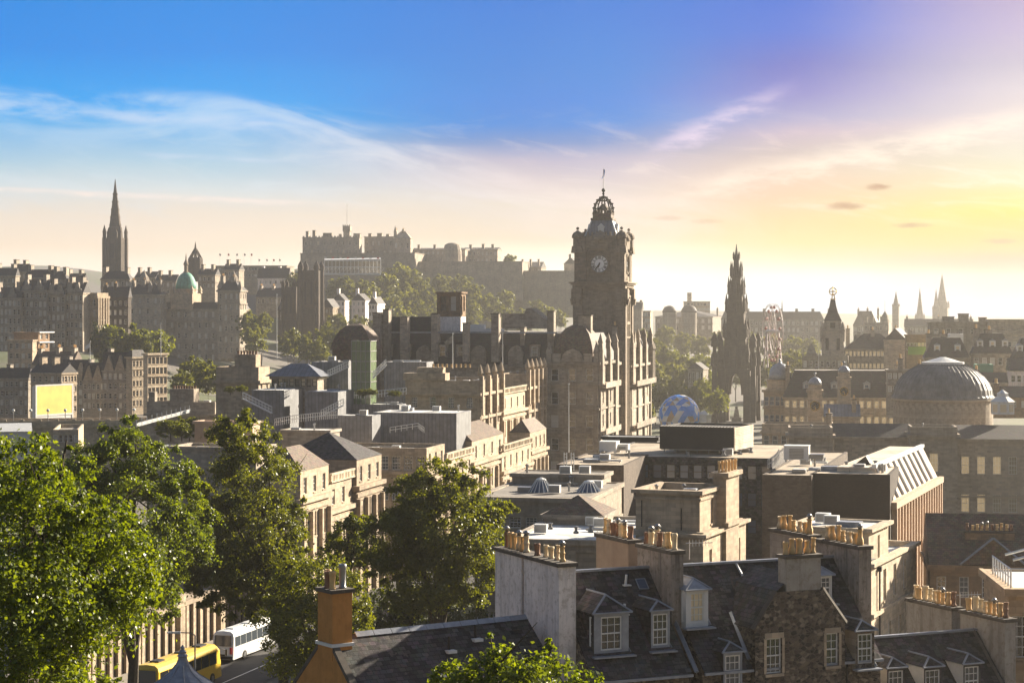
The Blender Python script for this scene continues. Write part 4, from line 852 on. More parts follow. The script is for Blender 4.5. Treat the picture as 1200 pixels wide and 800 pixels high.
b.build('spokes', plain('faded_red_paint', (.50,.30,.27,1), .6, .1), T); b = MB(); b.bar((0,-2.4,zc),(0,2.4,zc),.6,0,10); b.build('hub', METALW, T)
b = MB()
for q in (-1,1):
    for v in (-1,1): b.bar((q*3,v*2.6,0),(0,v*2.2,zc),.28)
b.build('support', WHEELM, T)
gm = MB(); gm.lathe(0,0,[(.2,-.6),(.5,-.5),(.55,-.1),(.5,.3),(.2,.6)],8); gm = gm.mesh('gondola', plain('dull_red_paint', (.36,.10,.08,1), .5, .1), True)
for i in range(16):
    a0 = 2*math.pi*(i+.5)/16; inst('gondola', gm, T, (rW*math.cos(a0),0,zc+rW*math.sin(a0)-.9))
# ------------------------------------------------ billboard and the street below the old town
T = B('old_tenement', 'dim stone building at the left edge beside the yellow billboard', 'building', -12, 33, 38, 443, 600, 502, mat=S_GREY, roof=('gx',3), fw=(8,5,.9,1.5,2.7,1), chim=((5,3,1.2,2,4,0),))
B('old_tenement', 'pale rooftops and chimneys behind the yellow billboard', 'building', 36, 72, 90, 437, 590, 492, mat=S_SAND, roof=('gx',2.6), fw=(5,4,1,1.6,2.9,1), rw=(5,4,1,1.6,2.9,1), chim=((1.5,4,1,2.5,4.5,0),(6,4,1,2.5,4.5,0)), h=25)
d = 560; s = d/F; T = thing('billboard', 'large blank yellow billboard in a white frame above the railway', 'billboard', (X(43,d), d, Z(496,d)), -58)
b = MB(); wB, zB = 13.5, 2.4; hB = (482-449)*s; b.box(0,wB,-.06,0,zB,zB+hB); b.build('panel', plain('yellow_poster', (.80,.64,.14,1), .6, .16, .35), T)
b = MB(); b.box(-.5,0,-.1,.3,0,zB+hB+.4); b.box(wB,wB+.5,-.1,.3,0,zB+hB+.4); b.box(0,wB,-.1,.3,zB+hB,zB+hB+.4); b.box(0,wB,-.1,.3,zB-.5,zB); b.box(-.5,wB+.5,.004,1.2,0.2,zB+hB); b.build('frame', WHITE, T)
mk = [(72,104,110,428,640,'dark gabled store at the left of the market street row'),(97,122,126,432,620,'gabled sandstone house with steep pale edged gables in the market row'),(120,150,154,420,610,'tall slate roofed house with lead ridges next to the pale corner blocks')]
for pl,pr_,pf,tp,dd,lab in mk:
    T = B('market_house', lab, 'building', pl, pr_, pf, tp+14, dd, 490, mat=S_GREY, roof=('gx',5.5), rmat=SLATE, fw=(5,4,.9,1.6,2.9,1), chim=((1,4,1,2.4,6.5,0),)); b = MB(); w_ = (pr_-pl)*dd/F; H = Z(tp+14,dd)-Z(490,dd)
    for q in (.28,.74): b.slab([(w_*q-1.8,H-.5),(w_*q+1.8,H-.5),(w_*q,H+4.6)],-.25,2.2)
    b.build('gable', S_SAND, T)
B('corner_block', 'pale five storey corner block left of the flat topped end block', 'building', 148, 155, 171, 418, 600, 486, mat=S_PALE, roof=('mansard',2.0,.2), rw=(4,5,.9,1.7,2.9,1.2), h=32, bands=((0,.5,.4),(3.5,.3,.2)))
B('corner_block', 'pale end block with rows of brown windows beside the valley trees', 'building', 168, 173, 196, 414, 590, 484, mat=S_PALE, roof=('flat',), rw=(5,5,1.3,1.9,2.9,1.2), g=GLASS, fr=REDP and S_BROWN, h=34, bands=((0,.5,.4),(6.4,.3,.25)))
# the bridge over the valley
d = 470; T = thing('stone_bridge', 'long pale stone bridge parapet with lamp bowls across the valley', 'bridge', (X(-20,d), d, 52), -9)
b = MB(); b.box(0,41,0,8,0,Z(498,d)-52); b.build('deck', S_SAND, T); zp = Z(498,d)-52
b = MB(); b.box(0,41,-.3,0,zp-.6,zp+.9); b.box(0,41,8,8.3,zp-.4,zp+1.1)
for i in range(11): b.cbox(1+i*3.9,-.15,.8,.7,zp-.7,zp+1.25)
b.build('parapet', S_PALE, T)
lm = MB(); lm.bar((0,0,0),(0,0,2.1),.09,0,6); lm.sphere((0,0,2.4),.36,1); lm = lm.mesh('street_lamp', [METAL, METALW])
for i in range(10): inst('lamp', lm, T, (2.9+i*3.9,-.15,zp+.9))
B('bridge_house', 'low pale building with small dark windows below the bridge parapet', 'building', 62, 92, 98, 503, 400, 530, mat=S_PALE, roof=('flat',), fw=(5,2,1,1.5,3,1.0), h=-9)
B('white_canopy', 'white sheet roofed shed at the left edge behind the front tree', 'shed', -15, 36, 44, 505, 340, 540, mat=METALW, roof=('gx',1.2), rmat=METALW, h=-15)
def local(T, px, d):                                                        # photo column at a depth, in a thing's own plan axes
    v = Vector((X(px,d), d))-Vector(T.location[:2]); h = -T.rotation_euler[2]; s, c = math.sin(h), math.cos(h)
    return v.x*c-v.y*s, v.x*s+v.y*c
def dormer(T, x, y, z, w_, hh, dp, mat=S_DARK, rmat=SLATEF, wn=True, kind='gy', style='far', g=None, fr=None, frame_mat=None):
    b = MB(); ww, wh = w_*.62, hh*.78; ops = [(w_/2-ww/2, w_/2+ww/2, hh*.1, hh*.1+wh)]
    wall_face(b, (x-w_/2,y), (1,0), w_, z, z+hh, [(a,c,z+e,z+f) for a,c,e,f in ops], .12)
    b.quad((x+w_/2,y,z),(x+w_/2,y+dp,z),(x+w_/2,y+dp,z+hh),(x+w_/2,y,z+hh)); b.quad((x-w_/2,y+dp,z),(x-w_/2,y,z),(x-w_/2,y,z+hh),(x-w_/2,y+dp,z+hh))
    rh = w_*.32; e = .12
    b.add([(x-w_/2-e,y-e,z+hh),(x+w_/2+e,y-e,z+hh),(x,y-e,z+hh+rh),(x-w_/2-e,y+dp,z+hh),(x+w_/2+e,y+dp,z+hh),(x,y+dp,z+hh+rh)],[(0,1,2),(2,5,3,0),(1,4,5,2),(4,3,5),(0,3,4,1)],1)
    o = b.build('dormer', [mat, rmat], T)
    inst('window', win_mesh(ww, wh, style, g, fr), o, (x, y+.06, z+hh*.1))
    return o
# ------------------------------------------------ railway hotel
HS = S_DARK
BAL = thing('hotel', 'large dark baroque hotel with slate mansards and corner dome around the clock tower', 'hotel', (0,0,0))
def hotel_part(pxl, pxr, pxf, top, d, roof, fw, rw, bands, z0=60.0, L=None, h=12.5, mat=HS, every=1, pil=None):
    P = plan(pxl, pxr, pxf, d, h, L); T = block('hotel_wing', 'x', 'x', P, top, z0, h, mat=mat, roof=roof, fw=fw, rw=rw, bands=bands, pilasters=pil, rmat=SLATEF, g=(GLASS,GLASS,GLASSF,GLASS))
    return T
def absorb(dst, T):                                                          # hand the pieces of a block over to another thing
    M = Matrix.Translation(T.location) @ T.rotation_euler.to_matrix().to_4x4(); Mi = (Matrix.Translation(dst.location) @ dst.rotation_euler.to_matrix().to_4x4()).inverted()
    for ch in list(T.children):
        m_ = Mi @ M @ (Matrix.Translation(ch.location) @ ch.rotation_euler.to_matrix().to_4x4()); ch.parent = dst; ch.location = m_.to_translation(); ch.rotation_euler = m_.to_euler()
    bpy.data.objects.remove(T)
c0 = Vector((X(700,424), 424)); BAL.location = (c0.x, c0.y, 60); BAL.rotation_euler = (0,0,-R(12.5))
hb = ((0,.6,.5),(4.4,.5,.4),(9.6,.4,.3),(14.6,.4,.3))
body = hotel_part(398, 697, 752, 428, 427, ('mansard',6.6,.2), None, [(14,1,1.3,2.3,4.8,1.4)], hb)
wb, zb_ = 53.0, Z(428,427)-60
for i in range(11):
    x = 2.6+i*4.0
    if i in (1,4,7,9):
        q = MB(); q.slab([(x-1.6,zb_),(x+1.6,zb_),(x+1.6,zb_+2.6),(x+1.0,zb_+3.6),(x,zb_+4.1),(x-1.0,zb_+3.6),(x-1.6,zb_+2.6)],-.15,2.4); q.lathe(x,-.2,[(.6,zb_+1.2),(.6,zb_+1.25)],8); q.build('gable', HS, body)
    else: dormer(body, x, .5, zb_+1.0, 2.1, 3.3, 2.4, HS, g=GLASSF)
absorb(BAL, body)
pa = hotel_part(640, 701, 721, 424, 424, ('flat',), [(3,5,1.5,2.5,4.8,1.5)], [(2,5,1.5,2.5,4.8,1.5,1.5)], hb)
hA = Z(424,424)-60; P = plan(640,701,721,424,12.5); wA, LA = P[2], P[3]
b = MB(); b.frust(wA*.5, 7, wA*.84, 13, hA-.4, wA*.80, 12.4, hA+1.2); 
prof = [(1.0,hA+1.2),(.97,hA+2.6),(.88,hA+4.2),(.72,hA+5.8),(.5,hA+7.0),(.26,hA+7.6),(.1,hA+7.7)]
for (r0,z0_),(r1,z1_) in zip(prof, prof[1:]): b.frust(wA*.5,7,wA*.76*r0,11.6*r0,z0_,wA*.76*r1,11.6*r1,z1_,0)
b.build('dome', SLATE2, pa)
q = MB(); q.slab([(wA*.5-2.4,hA+.05),(wA*.5+2.4,hA+.05),(wA*.5+2.0,hA+1.4),(wA*.5+1.3,hA+2.2),(wA*.5,hA+2.7),(wA*.5-1.3,hA+2.2),(wA*.5-2.0,hA+1.4)],-.12,.9); q.lathe(wA*.5,-.3,[(.55,hA+.9),(.55,hA+.95)],10)
for xx in (.5,wA-.5): pinn(q,xx,.5,hA,.55,4.2)
for xx in (2.2,wA-2.2): q.box(xx-.9,xx+.9,-.1,.6,hA+.02,hA+1.7)
for y_ in (1.2,LA*.5,LA-1.2):
    q.box(wA+PROUD,wA+.9,y_-.8,y_+.8,hA-5,hA+2.6); pinn(q,wA+.3,y_,hA+2.6,.5,3.4)
    q.box(wA+PROUD,wA+.45,y_-.5,y_+.5,2,hA-5)
for zc_ in (hA-5.2,hA-14.8): q.box(wA+PROUD,wA+1.5,1.2,LA-1.0,zc_-.3,zc_); q.box(wA+1.3,wA+1.5,1.2,LA-1.0,zc_+.004,zc_+.9)
q.build('gable', HS, pa); absorb(BAL, pa)
pb = hotel_part(722, 738, 762, 408, 466, ('mansard',2.6,.1), [(3,6,1.1,2.4,4.8,4.5)], [(4,6,1.2,2.4,4.8,4.5,1.0)], ((3.8,.6,.5),(8.4,.5,.4),(13.4,.4,.3)), L=None)
Pb = plan(722,738,762,466,12.5); wB, LB = Pb[2], Pb[3]; hB_ = Z(408,466)-60; q = MB()
for i in range(4):
    y_ = 1+i*(LB-2)/3; q.box(wB+PROUD,wB+.8,y_-.7,y_+.7,hB_-8,hB_+1.2); pinn(q,wB+.2,y_,hB_+1.2,.5,3.4); q.box(wB+PROUD,wB+.4,y_-.5,y_+.5,2,hB_-8.2)
for y_ in (LB*.25,LB*.75): q.add([(wB+.1,y_-2,hB_+.02),(wB+.1,y_+2,hB_+.02),(wB+.1,y_,hB_+3.8),(wB-1.5,y_-2,hB_+.02),(wB-1.5,y_+2,hB_+.02),(wB-1.5,y_,hB_+3.8)],[(0,1,2),(5,4,3),(0,2,5,3),(1,4,5,2)])
for zc_ in (hB_-8.4,hB_-18): q.box(wB+PROUD,wB+1.6,1,LB-.6,zc_-.3,zc_); q.box(wB+1.4,wB+1.6,1,LB-.6,zc_+.004,zc_+.95)
q.lathe(wB-.2,LB-1,[(1.6,hB_-8),(1.6,hB_-1),(1.8,hB_-.6),(1.4,hB_+.6),(.5,hB_+1.5),(.05,hB_+2.8)],8)
q.build('gable', HS, pb); absorb(BAL, pb)
def stack(T, px, d, ytop, ybot, wpx, dep, mat=HS, n=0):
    x, y = local(T, px, d); zt, z0 = Z(ytop,d)-T.location.z, Z(ybot,d)-T.location.z; w_ = wpx/F*d
    return chimney(T, x-w_/2, x+w_/2, y, y+dep, z0, zt, mat, n, .18, .7, False)
for px, yt, wd in ((441,366,9),(452,362,7),(509,367,8),(580,367,9),(612,383,5),(645,364,8),(685,369,15),(545,378,6),(473,371,9)): stack(BAL, px, 430+(px % 5), yt, 424, wd, 2.2, HS)
b = MB(); xx, yy_ = local(BAL, 470, 446); b.box(xx-6,xx+22,yy_,yy_+8,24,Z(388,446)-60); b.box(xx-4,xx+7,yy_+.5,yy_+8,Z(388,446)-60+.004,Z(371,446)-60); b.build('attic', SLATEF, BAL)
x, y = local(BAL, 529, 448); zt, zm, z0 = Z(342,448)-60, Z(371,448)-60, Z(392,448)-60
b = MB(); b.cbox(x,y,5.2,5.2,z0,zm,1); ops = [(.7,2.1,zm+1.2,zt-.9),(2.9,4.3,zm+1.2,zt-.9)]
wall_face(b,(x-2.6,y-2.6),(1,0),5.2,zm+.004,zt-.4,ops,.5); wall_face(b,(x+2.6,y-2.6),(0,1),5.2,zm+.004,zt-.4,ops,.5); wall_face(b,(x-2.6,y+2.6),(0,-1),5.2,zm+.004,zt-.4,[],.5); wall_face(b,(x+2.6,y+2.6),(-1,0),5.2,zm+.004,zt-.4,[],.5); b.cbox(x,y,5.8,5.8,zt-.39,zt)
b.build('stair_turret', [S_BROWN, HARL], BAL)
for p0, tt in (((x-2.6,y-2.6),(1,0)),((x+2.6,y-2.6),(0,1))): put_windows(BAL, p0, tt, ops, .5, 'far', None, S_BROWN)
x, y = local(BAL, 625, 450); b = MB(); z0 = Z(385,450)-60; zt = Z(361,450)-60; b.slab([(x-7,z0),(x+4,z0),(x+4,z0+1),(x-.5,zt),(x-1.6,zt),(x-2,zt-1.2),(x-7,zt-1.2)],y,y+6); b.build('roof', HS, BAL)
x, y = local(BAL, 575, 440); b = MB(); z0 = Z(392,440)-60; b.box(x-5,x+3,y-2.5,y,z0,z0+1.3); b.box(x-4,x-1,y-2,y-.2,z0+1.3,z0+2.2); b.build('roof_plant', METALW, BAL)
b = MB(); b.box(-52,-9,2.85,3.15,zb_+6.6,zb_+6.95); b.build('ridge', LEAD, BAL)
# left dome block of the hotel
x, y = local(BAL, 418, 424); z0, zt = Z(412,424)-60, Z(379,424)-60
b = MB(); b.cbox(x,y,8,8,z0-8,z0+.5); 
for (r0,a0),(r1,a1) in zip([(1,0),(.95,.25),(.83,.5),(.64,.74),(.4,.92),(.12,1)],[(.95,.25),(.83,.5),(.64,.74),(.4,.92),(.12,1)]): b.frust(x,y,8.6*r0,8.6*r0,z0+.5+a0*(zt-z0-.5),8.6*r1,8.6*r1,z0+.5+a1*(zt-z0-.5))
b.build('dome', SLATE2, BAL)
# ------------------------------------------------ clock tower
d = 458; s = d/F; cX = (672.5+731)/2
CT = thing('clock_tower', 'tall dark sandstone clock tower with a white dial and an open iron crown', 'clock tower', (X(731,d)-5.6*math.cos(R(12.5))+5.6*math.sin(R(12.5)), d+5.6*math.sin(R(12.5))+5.6*math.cos(R(12.5)), 60), 12.5)
zz = lambda y: Z(y,d)-60; a = 11.1
TS = stone('tower_stone', (.27,.22,.165,1), (.175,.142,.11,1), soot=.4)
b = MB(); zl = zz(331); b.cbox(0,0,a,a,0,zl-1.3); b.cbox(0,0,a+.9,a+.9,zl-1.3,zl-.5); b.cbox(0,0,a+1.7,a+1.7,zl-.5,zl-.15); b.cbox(0,0,a+2.4,a+2.4,zl-.15,zl+.15)
for rot in range(4):
    b.T = Matrix.Rotation(rot*math.pi/2,4,'Z'); f = -a/2
    for q in (-1,1): b.box(q*4.6-.9,q*4.6+.9,f-.45,f-PROUD,0,zl-1.32); b.box(q*2.6-.35,q*2.6+.35,f-.22,f-PROUD,8,zl-3.2); b.box(q*4.6-.75,q*4.6+.75,f-.9,f-.455,zl-3.6,zl-1.34); b.frust(q*4.6,f-.75,.9,.5,zl-5,1.3,.9,zl-3.62)
    for q in (-.85,.85): b.box(q-.25,q+.25,f-.18,f-PROUD,8,zl-4.2)
    for j in range(14): b.box(-3.2+j*.48,-2.98+j*.48,f-.72,f-.455,zl-1.2,zl-.95)
    for zc_ in (zl-3.2,zl-12.5): b.box(-3.6,3.6,f-.3,f-.02,zc_,zc_+.4)
    b.box(-1.9,1.9,f-.25,f-PROUD,zl-9.4,zl-8.8)
b.T = None; b.build('shaft', TS, CT)
b = MB(); z0, zt = zl+.15, zz(276); a2 = 10.4; b.cbox(0,0,a2,a2,z0,zt)
zc = zz(309); rC = 2.0
for rot in range(4):
    b.T = Matrix.Rotation(rot*math.pi/2,4,'Z'); f = -a2/2
    for q in (-1,1):
        b.box(q*4.15-1.25,q*4.15+1.25,f-.5,f-PROUD,z0,zz(295)); b.box(q*4.15-1.4,q*4.15+1.4,f-.65,f-.01,zz(295)+.01,zz(293)); b.box(q*4.15-.95,q*4.15+.95,f-.3,f-PROUD,zz(293)+.01,zt-.4)
        b.box(q*2.65-.2,q*2.65+.2,f-.35,f-PROUD,z0,zz(295))
    b.box(-2.85,2.85,f-.35,f-PROUD,z0,z0+1.3); b.box(-2.85,2.85,f-.3,f-PROUD,zz(297),zz(295)); b.box(-1.4,.3,f-.5,f-.36,z0+.5,z0+1.0)
    n_ = 28; ring = []
    for i in range(n_):                                                     # square panel with a round recess
        a0, a1 = 2*math.pi*i/n_, 2*math.pi*(i+1)/n_; p = [(rC*1.14*math.cos(a0),rC*1.14*math.sin(a0)),(rC*1.14*math.cos(a1),rC*1.14*math.sin(a1)),(rC*math.cos(a1),rC*math.sin(a1)),(rC*math.cos(a0),rC*math.sin(a0))]
        b.add([(u,f-.5,zc+v) for u,v in p]+[(u,f-.02,zc+v) for u,v in p],[(3,2,1,0),(2,3,7,6),(0,1,5,4)])
    b.box(-2.0,2.0,f-.5,f-PROUD,zz(293)+.3,zz(281)); b.lathe(0,f+1.0,[(2.1,zz(281)+.01),(2.05,zz(278)),(1.7,zz(275)),(1.1,zz(272.5)),(.4,zz(270.5)),(.1,zz(269))],12)
    for j in range(8): b.box(-3.9+j*1.02,-3.5+j*1.02,f+.1,f+.4,zt+.01,zt+.9)
b.T = None
for q in (-1,1):
    for v in (-1,1):
        x, y = q*5.0, v*5.0; b.frust(x,y,2.6,2.6,zz(296),2.2,2.2,zz(288)); b.lathe(x,y,[(1.05,zz(288)+.01),(1.05,zz(279)),(1.35,zz(278)),(1.3,zz(275)),(.95,zz(272)),(.4,zz(270.5)),(.3,zz(269.5))],10); b.sphere((x,y,zz(267.2)),.36)
b.build('clock_stage', TS, CT)
# the dials with numerals, rings and hands
NUM = ['XII','I','II','III','IIII','V','VI','VII','VIII','IX','X','XI']
fc = MB(); n_ = 36
fc.add([(0,0,0)]+[(rC*.99*math.cos(2*math.pi*i/n_),0,rC*.99*math.sin(2*math.pi*i/n_)) for i in range(n_)],[(0,i+1,(i+1)%n_+1) for i in range(n_)])
FM = fc.mesh('clock_face', plain('dial_white', (.92,.92,.92,1), .6, .04, 2))
nm = MB()
def ring_(b, r0, r1, y):
    for i in range(n_):
        a0, a1 = 2*math.pi*i/n_, 2*math.pi*(i+1)/n_; b.quad((r0*math.cos(a0),y,r0*math.sin(a0)),(r0*math.cos(a1),y,r0*math.sin(a1)),(r1*math.cos(a1),y,r1*math.sin(a1)),(r1*math.cos(a0),y,r1*math.sin(a0)))
ring_(nm,rC*.99,rC*.93,-.02); ring_(nm,rC*.58,rC*.54,-.02)
for i, ch in enumerate(NUM):
    a0 = math.pi/2-i*math.pi/6; nm.T = Matrix.Rotation(-(i*math.pi/6)*-1 if False else 0,4,'Y'); nm.T = None
    M = Matrix.Rotation(i*math.pi/6,4,'Y'); nm.T = M; wd = .13; tot = sum(.15 if c == 'I' else .3 for c in ch); x = -tot/2
    for c in ch:
        z0_, z1_ = rC*.60, rC*.90
        if c == 'I': nm.box(x+.02,x+.13,-.06,-.03,z0_,z1_); x += .15
        elif c == 'V':
            nm.add([(x,-.06,z1_),(x+.11,-.06,z1_),(x+.18,-.06,z0_),(x+.10,-.06,z0_)],[(0,1,2,3)][::1]); nm.add([(x+.27,-.062,z1_),(x+.22,-.062,z1_),(x+.11,-.062,z0_),(x+.17,-.062,z0_)],[(3,2,1,0)]); x += .3
        else:
            nm.add([(x,-.06,z1_),(x+.1,-.06,z1_),(x+.28,-.06,z0_),(x+.18,-.06,z0_)],[(3,2,1,0)]); nm.add([(x+.28,-.062,z1_),(x+.21,-.062,z1_),(x,-.062,z0_),(x+.07,-.062,z0_)],[(0,1,2,3)]); x += .3
nm.T = None; NMM = nm.mesh('numerals', DARKM)
hd = MB()
for ang, L_h, wd in ((R(202),1.05,.16),(R(216),1.7,.11)):
    hd.T = Matrix.Rotation(ang,4,'Y'); hd.box(-wd,wd,-.12,-.09,-.3,L_h*.8); hd.add([(-wd*1.3,-.125,L_h*.55),(wd*1.3,-.125,L_h*.55),(0,-.125,L_h)],[(0,1,2)])
hd.T = None; hd.lathe(0,0,[(.01,0),(.02,0)],4); HDM = hd.mesh('clock_hand', DARKM)
for rot in range(4):
    v = Matrix.Rotation(rot*math.pi/2,3,'Z') @ Vector((0,-a2/2-.05,zc)); o = inst('clock_face', FM, CT, v, rot*math.pi/2); inst('numerals', NMM, o, (0,0,0)); inst('clock_hand', HDM, o, (0,0,0))
b = MB(); b.frust(0,0,7.2,7.2,zt,4.5,4.5,zz(257)); b.build('roof', LEADR, CT)
b = MB()
for rot in range(4): b.T = Matrix.Rotation(rot*math.pi/2,4,'Z'); b.bar((-3.6,-3.6,zt),(-2.25,-2.25,zz(257)),.16); b.box(-.7,.7,-3.4,-2.4,zt+.3,zt+2.0); b.add([(-.85,-3.45,zt+2.0),(.85,-3.45,zt+2.0),(0,-3.45,zt+2.9),(-.85,-2.2,zt+2.0),(.85,-2.2,zt+2.0),(0,-2.2,zt+2.9)],[(0,1,2),(0,2,5,3),(1,4,5,2)])
b.T = None; b.build('roof_ridge', METALW, CT)
b = MB(); zL = zz(257); b.cbox(0,0,5.0,5.0,zL+.004,zL+.5); b.cbox(0,0,4.2,4.2,zL+.5,zL+1.4)
for i in range(8):
    a0 = math.pi/4*i+.39; b.cbox(1.9*math.cos(a0),1.9*math.sin(a0),.5,.5,zL+1.4,zz(244.5)); b.cbox(2.2*math.cos(a0),2.2*math.sin(a0),.55,.55,zL+1.4,zz(247))
b.cbox(0,0,4.4,4.4,zz(249)-.15,zz(249)+.1); b.lathe(0,0,[(1.5,zz(245)),(1.5,zz(244)),(1.25,zz(242)),(.7,zz(239)),(.1,zz(237))],8); b.build('lantern', SLATE2, CT)
b = MB()
for i in range(8):                                                           # open crown of ribs with crockets
    a0 = math.pi/4*i; pts = [(2.2,zz(248)),(2.25,zz(243)),(2.0,zz(238)),(1.45,zz(233.5)),(.8,zz(230.5)),(.2,zz(228))]
    for (r0,z0_),(r1,z1_) in zip(pts, pts[1:]):
        b.bar((r0*math.cos(a0),r0*math.sin(a0),z0_),(r1*math.cos(a0),r1*math.sin(a0),z1_),.15)
        b.sphere((r0*1.06*math.cos(a0),r0*1.06*math.sin(a0),z0_+.2),.21,0,5,3)
    for r0, z0_ in (pts[1],pts[3]): b.bar((r0*math.cos(a0),r0*math.sin(a0),z0_),(r0*math.cos(a0+.785),r0*math.sin(a0+.785),z0_),.1)
b.bar((0,0,zz(229)),(0,0,zz(222)),.16); b.sphere((0,0,zz(221)),.45); b.sphere((0,0,zz(225)),.3); b.build('crown', DARKM, CT)
b = MB(); b.bar((0,0,zz(222)),(0,0,zz(195)),.09,0,6,.05); o = b.build('flagpole', METALW, CT)
b = MB(); b.add([(0,0,zz(195.5)),(.35,.2,zz(197)),(.15,.25,zz(204)),(-.55,.1,zz(208)),(-.05,0,zz(203))],[(0,1,2,4),(4,2,3)]); b.build('flag', BLUEP, o)
# ------------------------------------------------ georgian street facades running away up the middle
WB = ((3.3,.55,.55),(4.3,.5,.25),(10.6,.4,.25))
def georgian(label, pxl, pxr, pxf, top, d, roof=('hip',2.6,.1), cols=3, fw=None, pil=True, bands=WB, rows2=2, z0=57.0, rmat=SLATE2, L=None, mat=S_SAND, **kw):
    return block('georgian_block', label, 'building', plan(pxl,pxr,pxf,d,12.5,L), top, z0, 12.5, mat=mat, roof=roof, rmat=rmat, fw=fw, rw=[(cols,1,1.15,1.9,4,.9),(cols,rows2,1.3,2.9,4.9,5.2)], bands=bands, style='sash', pilasters=(cols,.55,.5,5.0,30) if pil else None, **kw)
SASH = dict()
georgian('nearest sunlit georgian pavilion with a low hipped roof behind the big dark tree', 300, 352, 385, 552, 240)
T = georgian('sunlit colonnaded range with a stone balustrade between the two nearest pavilions', 340, 385, 419, 566, 252, ('flat',), 3)
georgian('second sunlit georgian pavilion with a dark slate hip and pale ridge', 322, 418, 447, 539, 262, ('hip',3.2,.1), rmat=SLATE)
SF = lambda: None
georgian('shaded stone wing with white sash windows and a small lead roof at its corner', 372, 500, 521, 525, 296, ('flat',), fw=[(9,4,1.3,2.0,4.4,1.2)], rmat=FELT)
T = georgian('lower sunlit range with an open balustrade right of the small lead roof', 470, 521, 554, 540, 306, ('flat',), 4)
georgian('sunlit pavilion with four attic windows and a brown slate hip', 505, 553, 590, 517, 323, ('hip',2.4,.1), 4)
georgian('sunlit balustraded range left of the farthest small pavilion', 560, 588, 622, 529, 342, ('flat',), 5)
georgian('farthest small pavilion of the sunlit street front below the post hall', 597, 621, 640, 507, 366, ('hip',2.2,.1), 4)
g = dict(z0=60.0)
T = georgian('tall pale post hall with pointed stone finials along its attic', 475, 561, 588, 446, 365, ('flat',), 3, fw=[(4,2,1.1,1.9,4.3,3)], bands=((2.2,.5,.5),(6.4,.5,.4)), z0=60)
w_, L_ = plan(475,561,588,365,12.5)[2:]; H = Z(446,365)-60; b = MB()
for i in range(4):
    y_ = .8+i*(L_-1.6)/3; b = MB(); b.box(w_+PROUD,w_+.7,y_-.45,y_+.45,H-6,H+.8); b.lathe(w_+.1,y_,[(.35,H+.8),(.6,H+1.3),(.45,H+1.9),(.1,H+2.9)],6); b.build('finial', S_SAND, T)
b = MB(); b.box(-.3,w_*.55,-.3,3,H+.02,H+1.3); b.box(2,w_*.5,.6,2.6,H+1.28,H+2.3); b.build('attic', S_SAND, T)
for q in range(9): inst('chimney_pot', pot_mesh(.17,.6,POT), T, (w_*.35+q*.85,1.6,H+2.3))
georgian('sunlit balustraded range joining the two finialed attics of the post hall', 540, 588, 617, 462, 382, ('flat',), 4, z0=60)
T = georgian('end pavilion of the post hall with finials against the hotel wall', 585, 617, 638, 438, 403, ('flat',), 3, fw=[(3,2,1.1,1.9,4.3,3)], bands=((2.6,.5,.5),(7.2,.5,.4),(14,.5,.6)), z0=60)
w_, L_ = plan(585,617,638,403,12.5)[2:]; H = Z(438,403)-60; b = MB()
for i in range(5):
    y_ = .6+i*(L_-1.2)/4; b = MB(); b.box(w_+PROUD,w_+.7,y_-.4,y_+.4,H-6,H+.8); b.lathe(w_+.1,y_,[(.35,H+.8),(.6,H+1.3),(.45,H+1.9),(.1,H+2.9)],6); b.build('finial', S_SAND, T)
def balus(T, x, y0, y1, z, n):                                               # open stone balustrade along the street edge
    b = MB(); b.box(x-.25,x+.1,y0,y1,z+.9,z+1.15); b.box(x-.25,x+.1,y0,y1,z+.004,z+.2)
    for i in range(n+1): y_ = y0+.2+(y1-y0-.4)*i/n; b.box(x-.22,x+.06,y_-.16 if i%4 else y_-.3,y_+.16 if i%4 else y_+.3,z+.2,z+.9)
    b.build('balustrade', S_PALE, T)
for o in list(COL.objects):
    if o.name.startswith('georgian_block') and 'balustrade' in o.get('label',''):
        ch = [c for c in o.children if c.name.startswith('wall')][0]; co = [v.co for v in ch.data.vertices]
        xm, ym, zm = (max(c[i] for c in co) for i in range(3)); balus(o, xm-.3, .3, ym-.6, max(c[2] for c in co), 18)
def pole(label, px, d, ytop, ybot, r=.09, flag=None):
    T = thing('flagpole', label, 'flagpole', (X(px,d),d,Z(ybot,d))); H = (ybot-ytop)*d/F; b = MB(); b.bar((0,0,0),(0,0,H),r,0,6,r*.5); b.sphere((0,0,H),r*1.5); b.build('pole', METALW, T)
    if flag: b = MB(); b.add([(0,0,H-.15),(-.5,.1,H-.7),(-1.5,.15,H-1.5),(-1.3,.1,H-2.2),(0,0,H-1.6)],[(0,1,2,3,4)]); b.build('flag', flag, T)
pole('white flagpole standing on the post hall roof with a drooping flag', 530.5, 368, 391, 432, .09, S_GREY)
pole('short white flagpole in front of the hotel mansard', 589, 400, 391, 428, .08)
pole('tall bare white flagpole in front of the hotel corner', 666.5, 330, 450, 530, .09)
pole('tall bare pole at the foot of the gothic twin towers', 324.5, 600, 345, 420, .1)
pole('slim flagpole in front of the dark bank clump', 188.5, 560, 379, 418, .09)
pole('pole with a pale pennant over the market house gables', 105.5, 560, 400, 425, .09, METALW)
pole('thin flagpole rising between the two small clock cupolas', 959.5, 500, 402, 455, .09)
